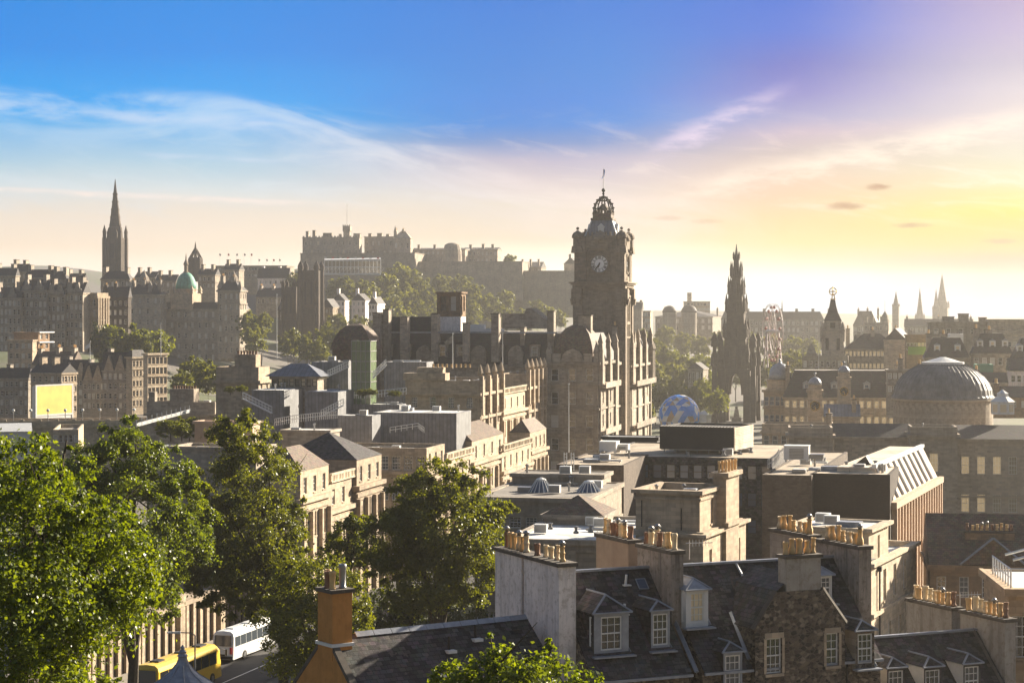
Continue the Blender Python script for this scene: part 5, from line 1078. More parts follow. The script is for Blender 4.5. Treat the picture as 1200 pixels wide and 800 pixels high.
# ------------------------------------------------ zinc roof pavilions of the converted post office
Zb = 66.0
def zbox(label, pxl, pxr, pxf, top, d, wall=ZINC, rmat=ZINCP, name='roof_pavilion', **kw):
    return block(name, label, 'building', plan(pxl,pxr,pxf,d,12.5), top, Zb, kw.pop('h',12.5), mat=wall, rmat=rmat, roof=('flat',), par=.08, **kw)
zbox('left grey zinc roof pavilion with a stair on its side', 295, 333, 355, 457, 335)
zbox('right grey zinc roof pavilion with a sunlit end', 357, 396, 416, 459, 332)
zbox('long low grey zinc parapet behind the white roofed plant house', 400, 468, 476, 474, 338)
zbox('long plant house with a white roof and a sunlit right end', 437, 535, 552, 484, 318)
zbox('small grey plant box in front of the long white roofed plant house', 396, 436, 446, 487, 312)
zbox('grey sheet metal wall block behind the lead pavilion roof', 365, 408, 424, 424, 352, ZINC, FELT)
zbox('zinc block right of the green glass lift tower', 450, 500, 508, 424, 375, ZINC, METALW)
T = block('roof_pavilion', 'glazed pavilion under a low lead hipped roof with pale ridges', 'building', plan(318,372,383,345,12.5), 441, Zb, 12.5, mat=S_DARK, roof=('hip',2.1,.9), rmat=LEADR, fw=[(8,1,.9,1.5,3,.2)], g=GLASSP, fr=DARKM)
T = block('lift_tower', 'green glass lift tower below the hotel left dome', 'tower', plan(412,434,441,340,12.5), 399, Zb, 12.5, mat=GLASSG, roof=('flat',), rmat=FELT, par=.1)
b = MB(); w_ = plan(412,434,441,340,12.5)[2]; H = Z(399,340)-Zb; L_ = plan(412,434,441,340,12.5)[3]
for q in range(5): b.box(w_*q/4-.05,w_*q/4+.05,-.12,-.02,0,H)
for q in range(6): b.box(-.05,w_+.05,-.13,-.03,H-q*1.7-.12,H-q*1.7); b.box(w_+.02,w_+.1,0,L_,H-q*1.7-.12,H-q*1.7)
b.build('mullion', METAL, T)
def stairs(label, px0, y0, px1, y1, d, w_=1.1):
    x0, z0, x1, z1 = X(px0,d), Z(y0,d), X(px1,d), Z(y1,d); T = thing('roof_stair', label, 'staircase', (x0,d,min(z0,z1)))
    b = MB(); o = Vector((-x0,-d,-min(z0,z1))); n_ = 9
    for q in (0,w_): b.bar(Vector((x0,d+q,z0))+o,Vector((x1,d+q,z1))+o,.1); b.bar(Vector((x0,d+q,z0+1))+o,Vector((x1,d+q,z1+1))+o,.045); b.bar(Vector((x0,d+q,z0+.5))+o,Vector((x1,d+q,z1+.5))+o,.03)
    for i in range(n_+1):
        f = i/n_; p = Vector((x0+(x1-x0)*f,d,z0+(z1-z0)*f))+o; b.bar(p,p+Vector((0,0,1)),.03); b.bar(p+Vector((0,w_,0)),p+Vector((0,w_,1)),.03); b.box(p.x-.14,p.x+.14,0,w_,p.z-.03,p.z)
    b.build('flight', METALW, T)
stairs('pale metal stair descending left of the left zinc pavilion', 284, 467, 318, 484, 328)
stairs('pale metal stair between the two zinc pavilions and the railing', 376, 488, 402, 475, 320)
stairs('pale metal stair in front of the grey sheet metal wall block', 384, 441, 408, 430, 342)
stairs('pale zigzag stair right of the green glass lift tower', 437, 443, 452, 428, 336)
def railing(label, pts, d0, hh=1.1, n=10, mat=METALW):
    P = [Vector((X(p[0],p[2] if len(p) > 2 else d0), p[2] if len(p) > 2 else d0, Z(p[1],p[2] if len(p) > 2 else d0))) for p in pts]; T = thing('railing', label, 'railing', P[0]); b = MB()
    for a_, c_ in zip(P, P[1:]):
        a_, c_ = a_-P[0], c_-P[0]; up = Vector((0,0,hh))
        for q in (1,.5): b.bar(a_+up*q,c_+up*q,.045)
        for i in range(n+1): e = a_.lerp(c_,i/n); b.bar(e,e+up,.04)
    b.build('rails', mat, T)
railing('pale curved railing across the roof terrace', [(322,499),(345,495),(372,492),(395,490)], 310)
railing('pale railing along the planted roof edge left of the post hall', [(415,467),(440,466),(476,462)], 334)
railing('sloping pale rail on the flat roof right of the plant house', [(457,507),(490,502),(497,507)], 300, .8, 5)
for i,(px,yy2,wd) in enumerate(((270,452,14),(283,450,14),(425,455,20),(436,454,12),(463,457,18))):
    far_tree('round clipped green shrub in a planter on the zinc terrace', px, yy2, wd, 333, 2 if i % 2 else 0, 'roof terrace shrubs', zb=Z(462 if i < 2 else 466,333), name='shrub')
OB = dict(mat=S_BROWN)
T = block('stone_attic', 'old stone rooftop block with a row of chimney pots left of the lead pavilion', 'building', plan(253,303,316,365,12.5), 430, 64, 12.5, mat=S_SAND, roof=('flat',), rw=(2,2,1.1,1.8,4,3), bands=((2.4,.5,.5),))
b = MB(); b.box(3.4,8.2,.4,3,0,0); b = MB(); H = Z(430,365)-64; b.box(3.3,7.3,.6,3.2,H-.6,H+2.2); b.build('attic', S_SAND, T)
for q in range(7): inst('chimney_pot', pot_mesh(.2,.65,POTD), T, (3.6+q*.56,1.8,H+2.2))
T = block('stone_attic', 'low stone rooftop block with crest and pots at the right end of the long bridge', 'building', plan(172,252,262,385,12.5), 471, 56, 12.5, mat=S_DARK, roof=('flat',), bands=((2.2,.5,.5),))
H = Z(471,385)-56; b = MB(); b.box(4.4,9.2,.6,3.4,H-.6,H+2.4); b.box(.3,1.5,.3,1.5,H,H+1.8); b.build('attic', S_DARK, T)
for q in range(9): inst('chimney_pot', pot_mesh(.2,.5,POTD), T, (4.7+q*.53,2,H+2.4))
block('plain_box', 'plain windowless buff wall box right of the bushes below the bridge', 'building', plan(228,296,306,300,12.5), 494, 58, 12.5, mat=S_CONC, roof=('flat',), rmat=TAN)
block('plain_box', 'blue grey sheet clad low roof left of the plain buff box', 'building', plan(186,226,236,280,12.5), 523, 56, 12.5, mat=BLUEP and METAL, roof=('flat',), rmat=METALW)
block('plain_box', 'flat pale roofed block in front of the two zinc pavilions', 'building', plan(330,386,398,300,12.5), 504, 58, 12.5, mat=S_GREY, roof=('flat',), rmat=ZINCP, par=.1)
block('plain_box', 'dark low flat roof behind the crown of the second large tree', 'building', plan(200,300,322,270,12.5), 524, 58, 12.5, mat=S_DARK, roof=('flat',), rmat=FELT)
T = thing('glass_canopy', 'pale sloping glass canopy edge rising behind the trees on the left', 'canopy', (X(160,300),300,Z(500,300)),0); b = MB(); e = X(222,330)-X(160,300); b.add([(0,0,0),(e,30,.6),(e,30,1.1),(0,0,.5),(-.8,6,.3),(e-.8,36,.9)],[(0,1,2,3),(0,3,2,1),(0,4,5,1)])
for q in range(12): f = q/11; b.bar((e*f,30*f,.6*f),(e*f,30*f,.6*f+1.2),.05)
b.build('roof', METALW, T)
for px,yt,wd,dd in ((200,488,30,310),(213,492,26,300),(222,484,24,320)): far_tree('small dark bush on the slope below the bridge end', px, yt, wd, dd, 4, 'bushes below the bridge end', zb=Z(516,dd), name='bush')
# ------------------------------------------------ blue and white globe
d = 560; rG = 5.7; T = thing('geodesic_globe', 'blue and white faceted globe dome standing behind the black plant box', 'dome', (X(796,d), d, Z(486.5,d)), 0)
import bmesh
bm = bmesh.new(); bmesh.ops.create_icosphere(bm, subdivisions=3, radius=rG); rn = random.Random(12)
for f in bm.faces:
    c_ = f.calc_center_median(); f.material_index = (0 if rn.random() < .6 else (1 if rn.random() < .68 else 2))
me = bpy.data.meshes.new('shell'); bm.to_mesh(me); bm.free()
for m_ in (plain('globe_blue', (.03,.22,.68,1), .25, .1), plain('globe_white', (.60,.62,.62,1), .5, .08), plain('globe_tan', (.38,.27,.15,1), .5, .1)): me.materials.append(m_)
o = link(bpy.data.objects.new('shell', me)); o.parent = T
b = MB(); b.lathe(0,0,[(rG*.62,-rG*1.4),(rG*.58,-rG*.8)],12); b.build('base', WHITE, T)
b = MB(); b.box(rG*.7,rG+1.6,-1.2,1.2,-1.8,.2); b.add([(rG*.6,-1.4,.2),(rG+2.2,-1.4,.2),(rG+1.2,0,1.4),(rG*.6,1.4,.2),(rG+2.2,1.4,.2)],[(0,1,2),(1,4,2),(4,3,2)]); b.build('entrance', METALW, T)
# ------------------------------------------------ buildings right of the monument
T = block('corner_building', 'pale sandstone building with a lead dome at its left corner', 'building', plan(895,927,960,500,8), 457, 58, 8, mat=S_SAND, roof=('flat',), fw=[(5,4,1.1,2.2,4.4,1.6)], bands=((0,.5,.5),(4.2,.4,.3),(9,.4,.3)), g=GLASSB)
w_ = plan(895,927,960,500,8)[2]; H = Z(457,500)-58; b = MB(); b.lathe(3.9,3.6,[(3.2,H),(3.2,H+2.3),(3.5,H+2.5)],14); b.build('drum', S_SAND, T)
b = MB(); b.lathe(3.9,3.6,[(2.8*math.cos(q)**.8 if q < 1.5 else .05,H+2.5+4.0*math.sin(q)) for q in (0,.3,.6,.9,1.2,1.45)]+[(.3,H+6.7),(.3,H+7.1),(.02,H+7.7)],14); b.build('dome', LEAD, T, True)
block('mansard_building', 'long slate mansard building behind the two clock cupolas', 'building', plan(918,1058,1072,490,8), 466, 58, 8, mat=S_SAND, roof=('mansard',6.4,.2), rmat=SLATEF, fw=[(16,3,1.1,1.7,3.8,.8)], g=GLASSGLOW)
T = [o for o in COL.objects if o.name.startswith('mansard_building')][-1]; H = Z(466,490)-58
for px in (945,978,1016): xx, yy_ = local(T, px, 490); dormer(T, xx, .7, H+1.2, 1.7, 2.2, 2, LEAD, LEAD, g=GLASSB)
def cupola(label, px, d, ytop, ydome, yclk, ybot, wpx):
    s = d/F; T = thing('clock_cupola', label, 'clock', (X(px,d),d,Z(ybot,d)),8); H = (ybot-ydome)*s; w_ = wpx*s; zc = (ybot-yclk)*s
    b = MB(); b.cbox(0,0,w_,w_,0,H); b.cbox(0,0,w_*1.15,w_*1.15,H-.4,H+.1); b.cbox(0,0,w_*.9,w_*.9,H+.1,H+1.2)
    for q in (-1,1): b.box(q*w_*.42-.25,q*w_*.42+.25,-w_/2-.25,-w_/2-PROUD,0,H-.4)
    b.build('tower', S_SAND, T); r_ = w_*.46
    b = MB(); b.lathe(0,0,[(r_*math.cos(q),H+1.2+r_*1.15*math.sin(q)) for q in (0,.35,.7,1.05,1.35,1.5)],12); b.bar((0,0,H+1.2+r_),(0,0,(ybot-ytop)*s),.1); b.sphere((0,0,H+1.9+r_*1.15),.28); b.build('dome', LEAD, T, True)
    f = MB(); r_ = w_*.33; f.T = Matrix.Translation((0,-w_/2-.08,zc)); f.add([(0,0,0)]+[(r_*math.cos(q*.2618),0,r_*math.sin(q*.2618)) for q in range(24)],[(0,q+1,(q+1)%24+1) for q in range(24)]); o = f.build('clock_face', DARKM, T)
    f = MB(); f.T = Matrix.Translation((0,-w_/2-.12,zc))
    for q in range(12):
        c_, s_ = math.cos(q*.5236), math.sin(q*.5236); f.bar((r_*.7*c_,0,r_*.7*s_),(r_*.92*c_,0,r_*.92*s_),.07)
    for q in range(24): f.bar((r_*math.cos(q*.2618),0,r_*math.sin(q*.2618)),(r_*math.cos((q+1)*.2618),0,r_*math.sin((q+1)*.2618)),.07)
    f.bar((0,-.03,0),(.1,-.03,-r_*.75),.07); f.bar((0,-.03,0),(-r_*.4,-.03,-r_*.3),.08); f.build('dial_marks', GOLD, o)
    return T
cupola('front clock cupola with a black and gilt dial on the pale stone gable', 955, 440, 437, 457, 475, 497, 17)
cupola('rear clock cupola with a smaller gilt dial against the slate mansard', 989, 475, 428, 442, 458, 482, 15)
block('lead_roof_house', 'small house with a blue grey sheet roof between the two cupolas', 'building', plan(966,1008,1016,452,8), 488, 58, 8, mat=S_SAND, roof=('gx',2.6,.1), rmat=LEADR, chim=((6.5,2,.9,1.8,3.8,2),))
block('georgian_block', 'pale stone range in front of the cupolas with chimney stacks at its right end', 'building', plan(893,975,992,420,10), 497, 58, 10, mat=S_SAND, roof=('flat',), fw=[(8,3,1.1,2,4,2.4)], bands=((1.6,.5,.4),(6.2,.4,.3)), chim=((13.6,2,1.2,2.2,2.2,3),), g=GLASS)
# square tower with a globe finial
d = 600; s = d/F; T = thing('corner_tower', 'dark square corner tower with a concave slate cap and gilt ring finial', 'tower', (X(976,d),d,Z(430,d)),10); zz = lambda y: (430-y)*s
b = MB(); w_ = 6.4; b.cbox(0,0,w_,w_,0,zz(388)); b.cbox(0,0,w_+.8,w_+.8,zz(388),zz(386)); b.cbox(0,0,w_*.78,w_*.78,zz(386),zz(376))
for q in (-1,1):
    for v in (-1,1): b.lathe(q*w_*.45,v*w_*.45,[(.75,zz(400)),(.8,zz(388)),(.75,zz(383)),(.45,zz(380)),(.1,zz(377))],8)
for q in (-.25,.25): b.box(q*w_-.45,q*w_+.45,-w_/2-.1,-w_/2-.02,zz(410),zz(396),1)
b.box(-.7,.7,-w_*.39-.1,-w_*.39-.02,zz(384),zz(378),1)
b.build('shaft', [S_DARK, DARKM], T)
b = MB(); 
for (a0,y0),(a1,y1) in zip([(5.4,376),(4.6,373),(3.0,366),(2.0,359),(1.4,352)],[(4.6,373),(3.0,366),(2.0,359),(1.4,352),(1.0,351)]): b.frust(0,0,a0,a0,zz(y0),a1,a1,zz(y1))
b.build('roof', SLATEF, T)
b = MB(); b.cbox(0,0,1.6,1.6,zz(351),zz(350))
for q in range(3): b.bar((.5*math.cos(q*2.1),.5*math.sin(q*2.1),zz(350)),(.3*math.cos(q*2.1),.3*math.sin(q*2.1),zz(344)),.14)
for ring in range(3):
    for i in range(16):
        a0, a1 = .3927*i, .3927*(i+1); R_3 = Matrix.Rotation(ring*math.pi/2,3,'X') if ring < 2 else Matrix.Rotation(math.pi/2,3,'Y')
        p, q = (R_3 @ Vector((1.05*math.cos(u),1.05*math.sin(u),0))+Vector((0,0,zz(341.5))) for u in (a0,a1)); b.bar(p,q,.13)
b.sphere((0,0,zz(336.8)),.2); b.build('finial', GOLD, T)
T = block('department_store', 'dark store block with a battlemented top under the square corner tower', 'building', plan(939,994,998,610,10), 419, 60, 10, mat=S_DARK, roof=('flat',), fw=[(8,3,1,2,4,2)]) if False else B('department_store', 'dark store block with chimneys along its top under the square corner tower', 'building', 940, 994, 999, 417, 585, 440, mat=S_DARK, roof=('flat',), fw=[(8,2,.9,1.8,3.6,1.4)], h=10)
b = MB(); H = Z(417,585)-Z(440,585); b.frust(2.6,2,3.2,3.2,H,.8,.8,H+3.4); b.build('turret', S_DARK, T); b = MB(); crenel(b,0,13,0,.5,H,14,.7); b.build('battlement', S_DARK, T)
B('department_store', 'long dark shop building with a row of bright windows right of the square tower', 'building', 990, 1055, 1066, 409, 600, 440, mat=S_DARK, roof=('hip',4.5,.2), fw=[(14,2,.8,1.5,3.6,.6)], g=GLASSGLOW, h=8)
T = B('gabled_store', 'dark gabled rooftop with an ornate end gable behind the lead dome', 'building', 1036, 1062, 1068, 398, 575, 435, mat=S_DARK, roof=('gy',3.2,.1), h=14, rw=(4,2,.8,1.4,3.6,1))
B('shop_block', 'brown block with a bright green banner and lit windows', 'building', 1062, 1088, 1092, 392, 560, 440, mat=S_BROWN, roof=('flat',), fw=[(6,1,.8,2.0,3,2.2)], g=GLASSP, h=8)
T = thing('banner', 'plain lime green banner strip on the brown shop block', 'banner', (X(1064,556),556,Z(415.5,556)),8); b = MB(); b.box(0,5.4,-.1,.1,0,2.2); b.build('cloth', plain('lime_cloth', (.25,.42,.05,1), .7, .05), T)
B('office_block', 'long plain grey slab roof with small rooftop boxes on the right skyline', 'building', 1090, 1162, 1172, 377, 540, 440, mat=S_GREY, roof=('flat',), fw=[(5,1,1.2,1.5,3,1.8)], h=8, chim=((5,5,3,3,1.4,0),(9,5,2.6,3,2.2,0),(14,5,2,2,1.2,0)))
B('office_block', 'modern banded office with pale roof edge at the right skyline', 'building', 1160, 1225, 1240, 374, 530, 440, mat=S_DARK, roof=('flat',), fw=[(10,3,1.6,1.3,3.2,2.6)], h=8, bands=((0,.6,.3),(2.8,1.0,.3)))
B('white_box', 'square white rooftop box in front of the grey slab', 'plant room', 1113, 1129, 1131, 391, 500, 410, mat=METALW, roof=('flat',), rmat=METALW, h=8)
for lab, a in (('left dark mansard with two white arched dormers behind the lead dome', (1084,1136,1142,419,470,2)), ('right dark mansard with a humped roof and three pale dormers', (1140,1186,1192,414,470,3)), ('dark mansard house at the right edge of the photo', (1188,1215,1225,420,455,2))):
    T = B('mansard_house', lab, 'building', *a[:5], 470, mat=S_DARK, roof=('mansard',4.6,.2), rmat=SLATEF, h=8, fw=[(5,3,1,1.7,3.4,1)]); H = Z(a[3],a[4])-Z(470,a[4]); w_ = (a[1]-a[0])*a[4]/F
    for q in range(a[5]): dormer(T, w_*(q+.6)/(a[5]+.2), .5, H+.9, 1.4, 2.0, 2, WHITE, LEAD, g=GLASSP)
B('scaffold_sheet', 'green sheeted scaffold box among the dark roofs on the right', 'scaffold', 1144, 1164, 1166, 427, 430, 446, mat=plain('green_sheet', (.12,.30,.20,1), .8, .1), roof=('flat',), h=8)
B('rendered_house', 'white rendered house end at the right edge behind the lead dome', 'house', 1184, 1212, 1218, 434, 420, 470, mat=HARL, roof=('gx',2.5), h=8, fw=(4,2,.9,1.4,3,1))
for j,(a,lab) in enumerate((((1128,1186,1194,448,425),'low dark roof block with air units right of the lead dome'),((1062,1092,1098,440,455),'brown attic block left of the lead dome'),((1150,1205,1215,465,400),'brick chimney block behind the white roof lantern'),((1040,1070,1076,433,470),'plain grey roof wall left of the lead dome'))):
    B('roof_block', lab, 'building', *a, 490, mat=(S_DARK,S_BROWN,S_BROWN,S_GREY)[j], roof=('flat',) if j % 2 else ('gx',2), h=8, fw=(5,2,.8,1.3,3,.8), chim=((3,2,1,2.4,2.6,4),))
rn = random.Random(77)
for i in range(16):
    px = 1000+i*13+rn.uniform(-4,4); dd = 640+rn.uniform(0,90); tp = 398+rn.uniform(-6,10)
    B('distant_house', 'dark distant rooftop in the crowd of roofs on the right' , 'building', px, px+rn.uniform(14,24), px+28, tp+6, dd, 440, L=12, mat=S_DARK, roof=(rn.choice(('gx','hip','flat')),2.5), h=8, group='distant roofs on the right', fw=(4,2,.8,1.5,3.2,.8), chim=((1.2,3,1,2,3.4,0),))
# ------------------------------------------------ archive house with the lead dome
RM = stone('archive_stone', (.36,.30,.235,1), (.28,.235,.185,1), soot=.3); d0 = 335
def arch(label, pxl, pxr, pxf, top, d, roof, fw, bands, z0=56, h=7, **kw):
    return block('archive_house', label, 'building', plan(pxl,pxr,pxf,d,h,kw.pop('L',None)), top, z0, h, mat=RM, roof=roof, fw=fw, bands=bands, rmat=SLATEF, style='sash', g=kw.pop('g',(GLASSGLOW,GLASSGLOW,GLASSP,GLASSGLOW,GLASS)), **kw)
arch('central pavilion of the grey archive house with one pedimented bright window', 1067, 1122, 1130, 500, 330, ('flat',), [(1,3,1.35,3.0,6.2,4.3)], ((1.2,.5,.45),(11.6,.35,.25)))
arch('long right wing of the grey archive house with tall pale windows', 1122, 1290, 1300, 515, 333, ('gx',1.9,.3), [(9,3,1.3,2.9,6.2,2.9)], ((0,.4,.4),(9.3,.35,.25)), L=9)
arch('left wing of the grey archive house with a plain slate roof', 978, 1067, 1070, 512, 337, ('gx',2.0,.3), [(4,3,1.3,2.4,6.2,3.2)], ((0,.4,.4),), L=9)
arch('left end pavilion of the grey archive house behind the chimney pots', 924, 976, 982, 501, 334, ('flat',), None, ((1.2,.5,.45),))
T = [o for o in COL.objects if o.get('label','').startswith('central pavilion of the grey')][0]
w_ = plan(1067,1122,1130,330,7)[2]; H = Z(500,330)-56; b = MB(); b.slab([(w_/2-1.2,H-4.0),(w_/2+1.2,H-4.0),(w_/2,H-3.2)],-.35,-.012); b.box(w_/2-1.0,w_/2+1.0,-.3,-.012,H-7.7,H-7.4); b.build('pediment', RM, T)
d = 352; s = d/F; T = thing('lead_dome', 'large ribbed grey lead dome on a pale round drum', 'dome', (X(1105,d+9),d+9,Z(508,d)),0); rD = 57.5*(d+9)/F
b = MB(); b.lathe(0,0,[(rD*1.0,0),(rD*1.0,(508-472)*s),(rD*1.04,(508-471)*s),(rD*1.04,(508-469)*s)],40); b.build('drum', RM, T)
b = MB(); zD = (508-469)*s; n_ = 48; prof = [(rD*1.03,zD),(rD*1.03,zD+.3)]+[(rD*math.cos(q),zD+.3+6.3*math.sin(q)) for q in (.05,.2,.4,.6,.8,1.0,1.15)]; b.lathe(0,0,prof,n_,0,0,False)
for i in range(n_):
    a0 = 2*math.pi*i/n_
    for (r0,z0_),(r1,z1_) in zip(prof[1:], prof[2:]): b.bar((r0*math.cos(a0),r0*math.sin(a0),z0_+.02),(r1*math.cos(a0),r1*math.sin(a0),z1_+.02),.07)
b.build('dome', plain('dome_lead', (.20,.195,.19,1), .6, .3, .6, 0.1, .3), T, False)
zt = prof[-1][1]; b = MB(); b.lathe(0,0,[(rD*.43,zt-.2),(rD*.43,zt+.35),(rD*.36,zt+.4),(rD*.05,zt+1.2)],20); b.build('cap', METALW, T)
T = thing('roof_lantern', 'small white glazed roof lantern right of the lead dome', 'roof lantern', (X(1175,345),345,Z(485,345)),10); b = MB(); b.lathe(0,0,[(2.0,0),(2.0,2.0),(2.2,2.1),(1.0,3.0),(1.0,3.5),(.05,4.1)],8,0,.5); b.build('frame', WHITE, T)
for q in range(8):
    a0 = q*.785; g_ = MB(); g_.T = Matrix.Rotation(a0,4,'Z'); g_.box(1.86,1.9,-.5,.5,.4,1.7); g_.build('pane', GLASSP, T)
# ------------------------------------------------ flat roofed slate complex in the right middle
Q = dict(z0=57.0)
def fblock(label, pxl, pxr, pxf, top, d, L=None, h=12.5, mat=SLATE, rmat=TAN, name='flat_roofed_block', **kw):
    return block(name, label, 'building', plan(pxl,pxr,pxf,d,h,L), top, 57.0, h, mat=mat, roof=kw.pop('roof',('flat',)), rmat=rmat, par=kw.pop('par',.12), **kw)
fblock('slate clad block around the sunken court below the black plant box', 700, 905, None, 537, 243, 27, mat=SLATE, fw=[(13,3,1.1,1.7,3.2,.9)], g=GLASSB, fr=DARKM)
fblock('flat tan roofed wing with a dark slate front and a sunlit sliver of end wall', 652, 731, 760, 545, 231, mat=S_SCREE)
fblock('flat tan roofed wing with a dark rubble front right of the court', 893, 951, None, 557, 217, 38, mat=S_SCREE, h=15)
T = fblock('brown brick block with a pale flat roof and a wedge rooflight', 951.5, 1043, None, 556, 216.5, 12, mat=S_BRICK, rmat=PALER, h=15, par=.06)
P = plan(951.5,1043,None,216.5,15,12); H = Z(556,216.5)-57; b = MB(); b.add([(3.2,6.5,H),(6.0,6.0,H),(6.0,8.6,H),(3.2,8.6,H),(5.1,6.2,H+1.5),(5.1,8.5,H+1.5)],[(0,1,4),(1,2,5,4),(2,3,5),(3,0,4,5)]); b.build('rooflight', DARKM, T)
T = fblock('sunlit concrete office with vertical fins stepping away on the right', 960, 1046, 1100, 588, 218.5, None, 19.5, mat=S_CONC, rmat=PALER, roof=('flat',), rw=[(17,4,.8,2.6,3.4,1.4)], par=.1, bands=((0,.7,.55),), pilasters=(17,.42,.5,.8,22))
x_, y_, w_, L_ = plan(960,1046,1100,218.5,19.5); H = Z(588,218.5)-57; b = MB(); hm = 3.6; i_ = 2.0
b.add([(w_-6,.2,H),(w_-.2,.2,H),(w_-i_,.2,H+hm),(w_-6,.2,H+hm),(w_-6,L_,H),(w_-.2,L_,H),(w_-i_,L_,H+hm),(w_-6,L_,H+hm)],[(0,1,2,3),(1,5,6,2),(5,4,7,6),(3,2,6,7)]); b.build('roof', PALER, T)
b = MB()
for i in range(9):
    y0 = 1+i*(L_-2)/9; vs = []
    for q in (0,1.3): vs += [(w_-.2-.25*i_/1,y0+q,H+.5),(w_-i_*.85,y0+q,H+hm*.8)]
    b.quad((w_-.2-i_*.12+.06,y0,H+hm*.12),(w_-.2-i_*.12+.06,y0+1.2,H+hm*.12),(w_-.2-i_*.72+.06,y0+1.2,H+hm*.8),(w_-.2-i_*.72+.06,y0,H+hm*.8),1)
    b.bar((w_-.1,y0-.3,H+.1),(w_-i_+.1,y0-.3,H+hm),.16,0)
b.box(w_-i_-.2,w_-i_+.25,.1,L_,H+hm-.05,H+hm+.35); b.build('roof_fins', [METALW, DARKM], T)
# plant and roof furniture
T = thing('plant_enclosure', 'long black louvred plant box on legs with a sunlit slatted end', 'plant room', (*plan(773,860,882,250,22)[:2], Z(531,250)), 22)
w_, L_ = plan(773,860,882,250,22)[2:]; b = MB(); z0, z1 = .35, Z(501,250)-Z(531,250)
b.box(0,w_,0,.12,z0,z1); b.box(0,.12,.12,L_,z0,z1); b.box(.12,w_,L_-.12,L_,z0,z1)
for q in range(24): b.bar((.1+q*(w_-.2)/23,.05,z1),(.1+q*(w_-.2)/23,1.3,z1+.02),.05)
b.box(.13,w_-.01,.13,L_-.13,z1-.35,z1-.2); b.box(0,w_,1.3,1.4,z1-.1,z1+.05); b.build('louvre', DARKM, T)
b = MB()
for q in range(14): z_ = z0+q*(z1-z0)/14; b.box(w_,w_+.1,.0,L_,z_,z_+(z1-z0)/14-.03)
b.build('slats', PALER, T); b = MB()
for q in range(7): b.bar((.5+q*(w_-1)/6,.4,-.1),(.5+q*(w_-1)/6,.4,z0),.09); b.bar((.5+q*(w_-1)/6,L_-.5,-.1),(.5+q*(w_-1)/6,L_-.5,z0),.09)
b.box(.12,w_-.1,.2,L_-.2,z0-.12,z0); b.build('legs', METAL, T)
def ac_unit(label, px, d, ybot, wpx, hpx, dep=1.6, grille=True, mat=METALW):
    s = d/F; T = thing('air_unit', label, 'air unit', (X(px,d),d,Z(ybot,d)),12.5); w_, h_ = wpx*s, hpx*s
    b = MB(); b.box(-w_/2,w_/2,0,dep,.15,h_); b.box(-w_/2+.1,-w_/2+.3,.1,dep-.1,-.1,.15); b.box(w_/2-.3,w_/2-.1,.1,dep-.1,-.1,.15); b.box(-w_/2-.04,w_/2+.04,-.04,dep+.04,h_,h_+.08); b.build('casing', mat, T)
    if grille:
        b = MB()
        for q in range(7): z_ = .3+q*(h_-.5)/7; b.box(-w_*.28,w_*.3,-.06,-.01,z_,z_+(h_-.5)/7*.6)
        b.build('grille', METAL, T)
    return T
ac_unit('white air unit on the tan flat roof left of the black plant box', 712, 244, 530, 20, 12, 2.5, False)
ac_unit('small jumble of pale ducts right of the white air unit', 729, 245, 529, 14, 8, 1.5)
ac_unit('white cabinet with a grey louvre on the flat roof right of the black plant box', 933, 226, 540, 29, 17, 2.2)
ac_unit('low dark cooling unit beside the white louvred cabinet', 957, 226, 539, 16, 6, 1.8, True, METAL)
fblock('low dark roof house with a pale roof edge behind the white air unit', 706, 770, 775, 512, 275, mat=DARKM, rmat=METALW, name='roof_house')
def vent(label, px, d, yb, hpx, r=.12, group=None):
    T = thing('roof_vent', label, 'vent', (X(px,d),d,Z(yb,d)),0,group); h_ = hpx*d/F; b = MB(); b.lathe(0,0,[(r*1.8,-.15),(r*1.8,.05),(r,.1),(r,h_*.75),(r*1.7,h_*.78),(r*1.7,h_*.9),(r*.3,h_)],8); b.build('pipe', METAL, T); return T
for px, d, yb, hp in ((992,224,547,7),(1026,224,546,7),(1012,222,549,5),(867,240,531,5),(880,241,529,5),(848,242,532,5),(806,248,533,4)): vent('short metal vent pipe standing on the tan flat roofs', px, d, yb, hp, .16, 'vent pipes on the tan flat roofs')
for lab, px, d, yb, wpx in (('flat pale skylight box near the front of the left tan roof',692,237,541,18),('flat pale skylight box in front of the white louvred cabinet',936,221,553,16)):
    T = thing('skylight', lab, 'skylight', (X(px,d),d,Z(yb,d)),12.5); b = MB(); w_ = wpx*d/F; b.box(-w_/2,w_/2,0,1.6,-.1,.22); b.build('kerb', METAL, T); b = MB(); b.box(-w_/2+.08,w_/2-.08,.08,1.52,.224,.3); b.build('pane', METALW, T)
railing('pale guard rail on the flat roof left of the white louvred cabinet', [(900,549),(908,545),(913,537)], 224, 1.0, 4)
T = thing('access_ladder', 'pair of pale lattice masts on the edge of the left tan roof', 'ladder', (X(661,230),230,Z(557,230))); b = MB()
for q in (0,.8):
    b.bar((q,0,0),(q,0,2.6),.05); b.bar((q+.3,0,0),(q+.3,0,2.6),.05)
    for r_ in range(7): b.bar((q,0,r_*.37+.2),(q+.3,0,r_*.37+.2),.03)
b.build('rungs', METALW, T)
fblock('low shadowed stone parapet block in front of the left tan roof', 600, 706, 716, 556, 222, None, 12.5, S_GREY, FELT)
fblock('dark stone building with a pale roof sheet behind the tall pot stack', 556, 690, None, 584, 205, 20, 12.5, S_DARK, FELT, fw=[(7,4,1.2,1.1,3.2,2.0)], style='sash')
T = block('lead_roof_block', 'low roof with a tan slope and pale lead ridges right of the glass cupolas', 'building', plan(636,706,720,198,12.5), 604, 57, 12.5, mat=S_GREY, roof=('hip',1.7,.1), rmat=SLATE2)
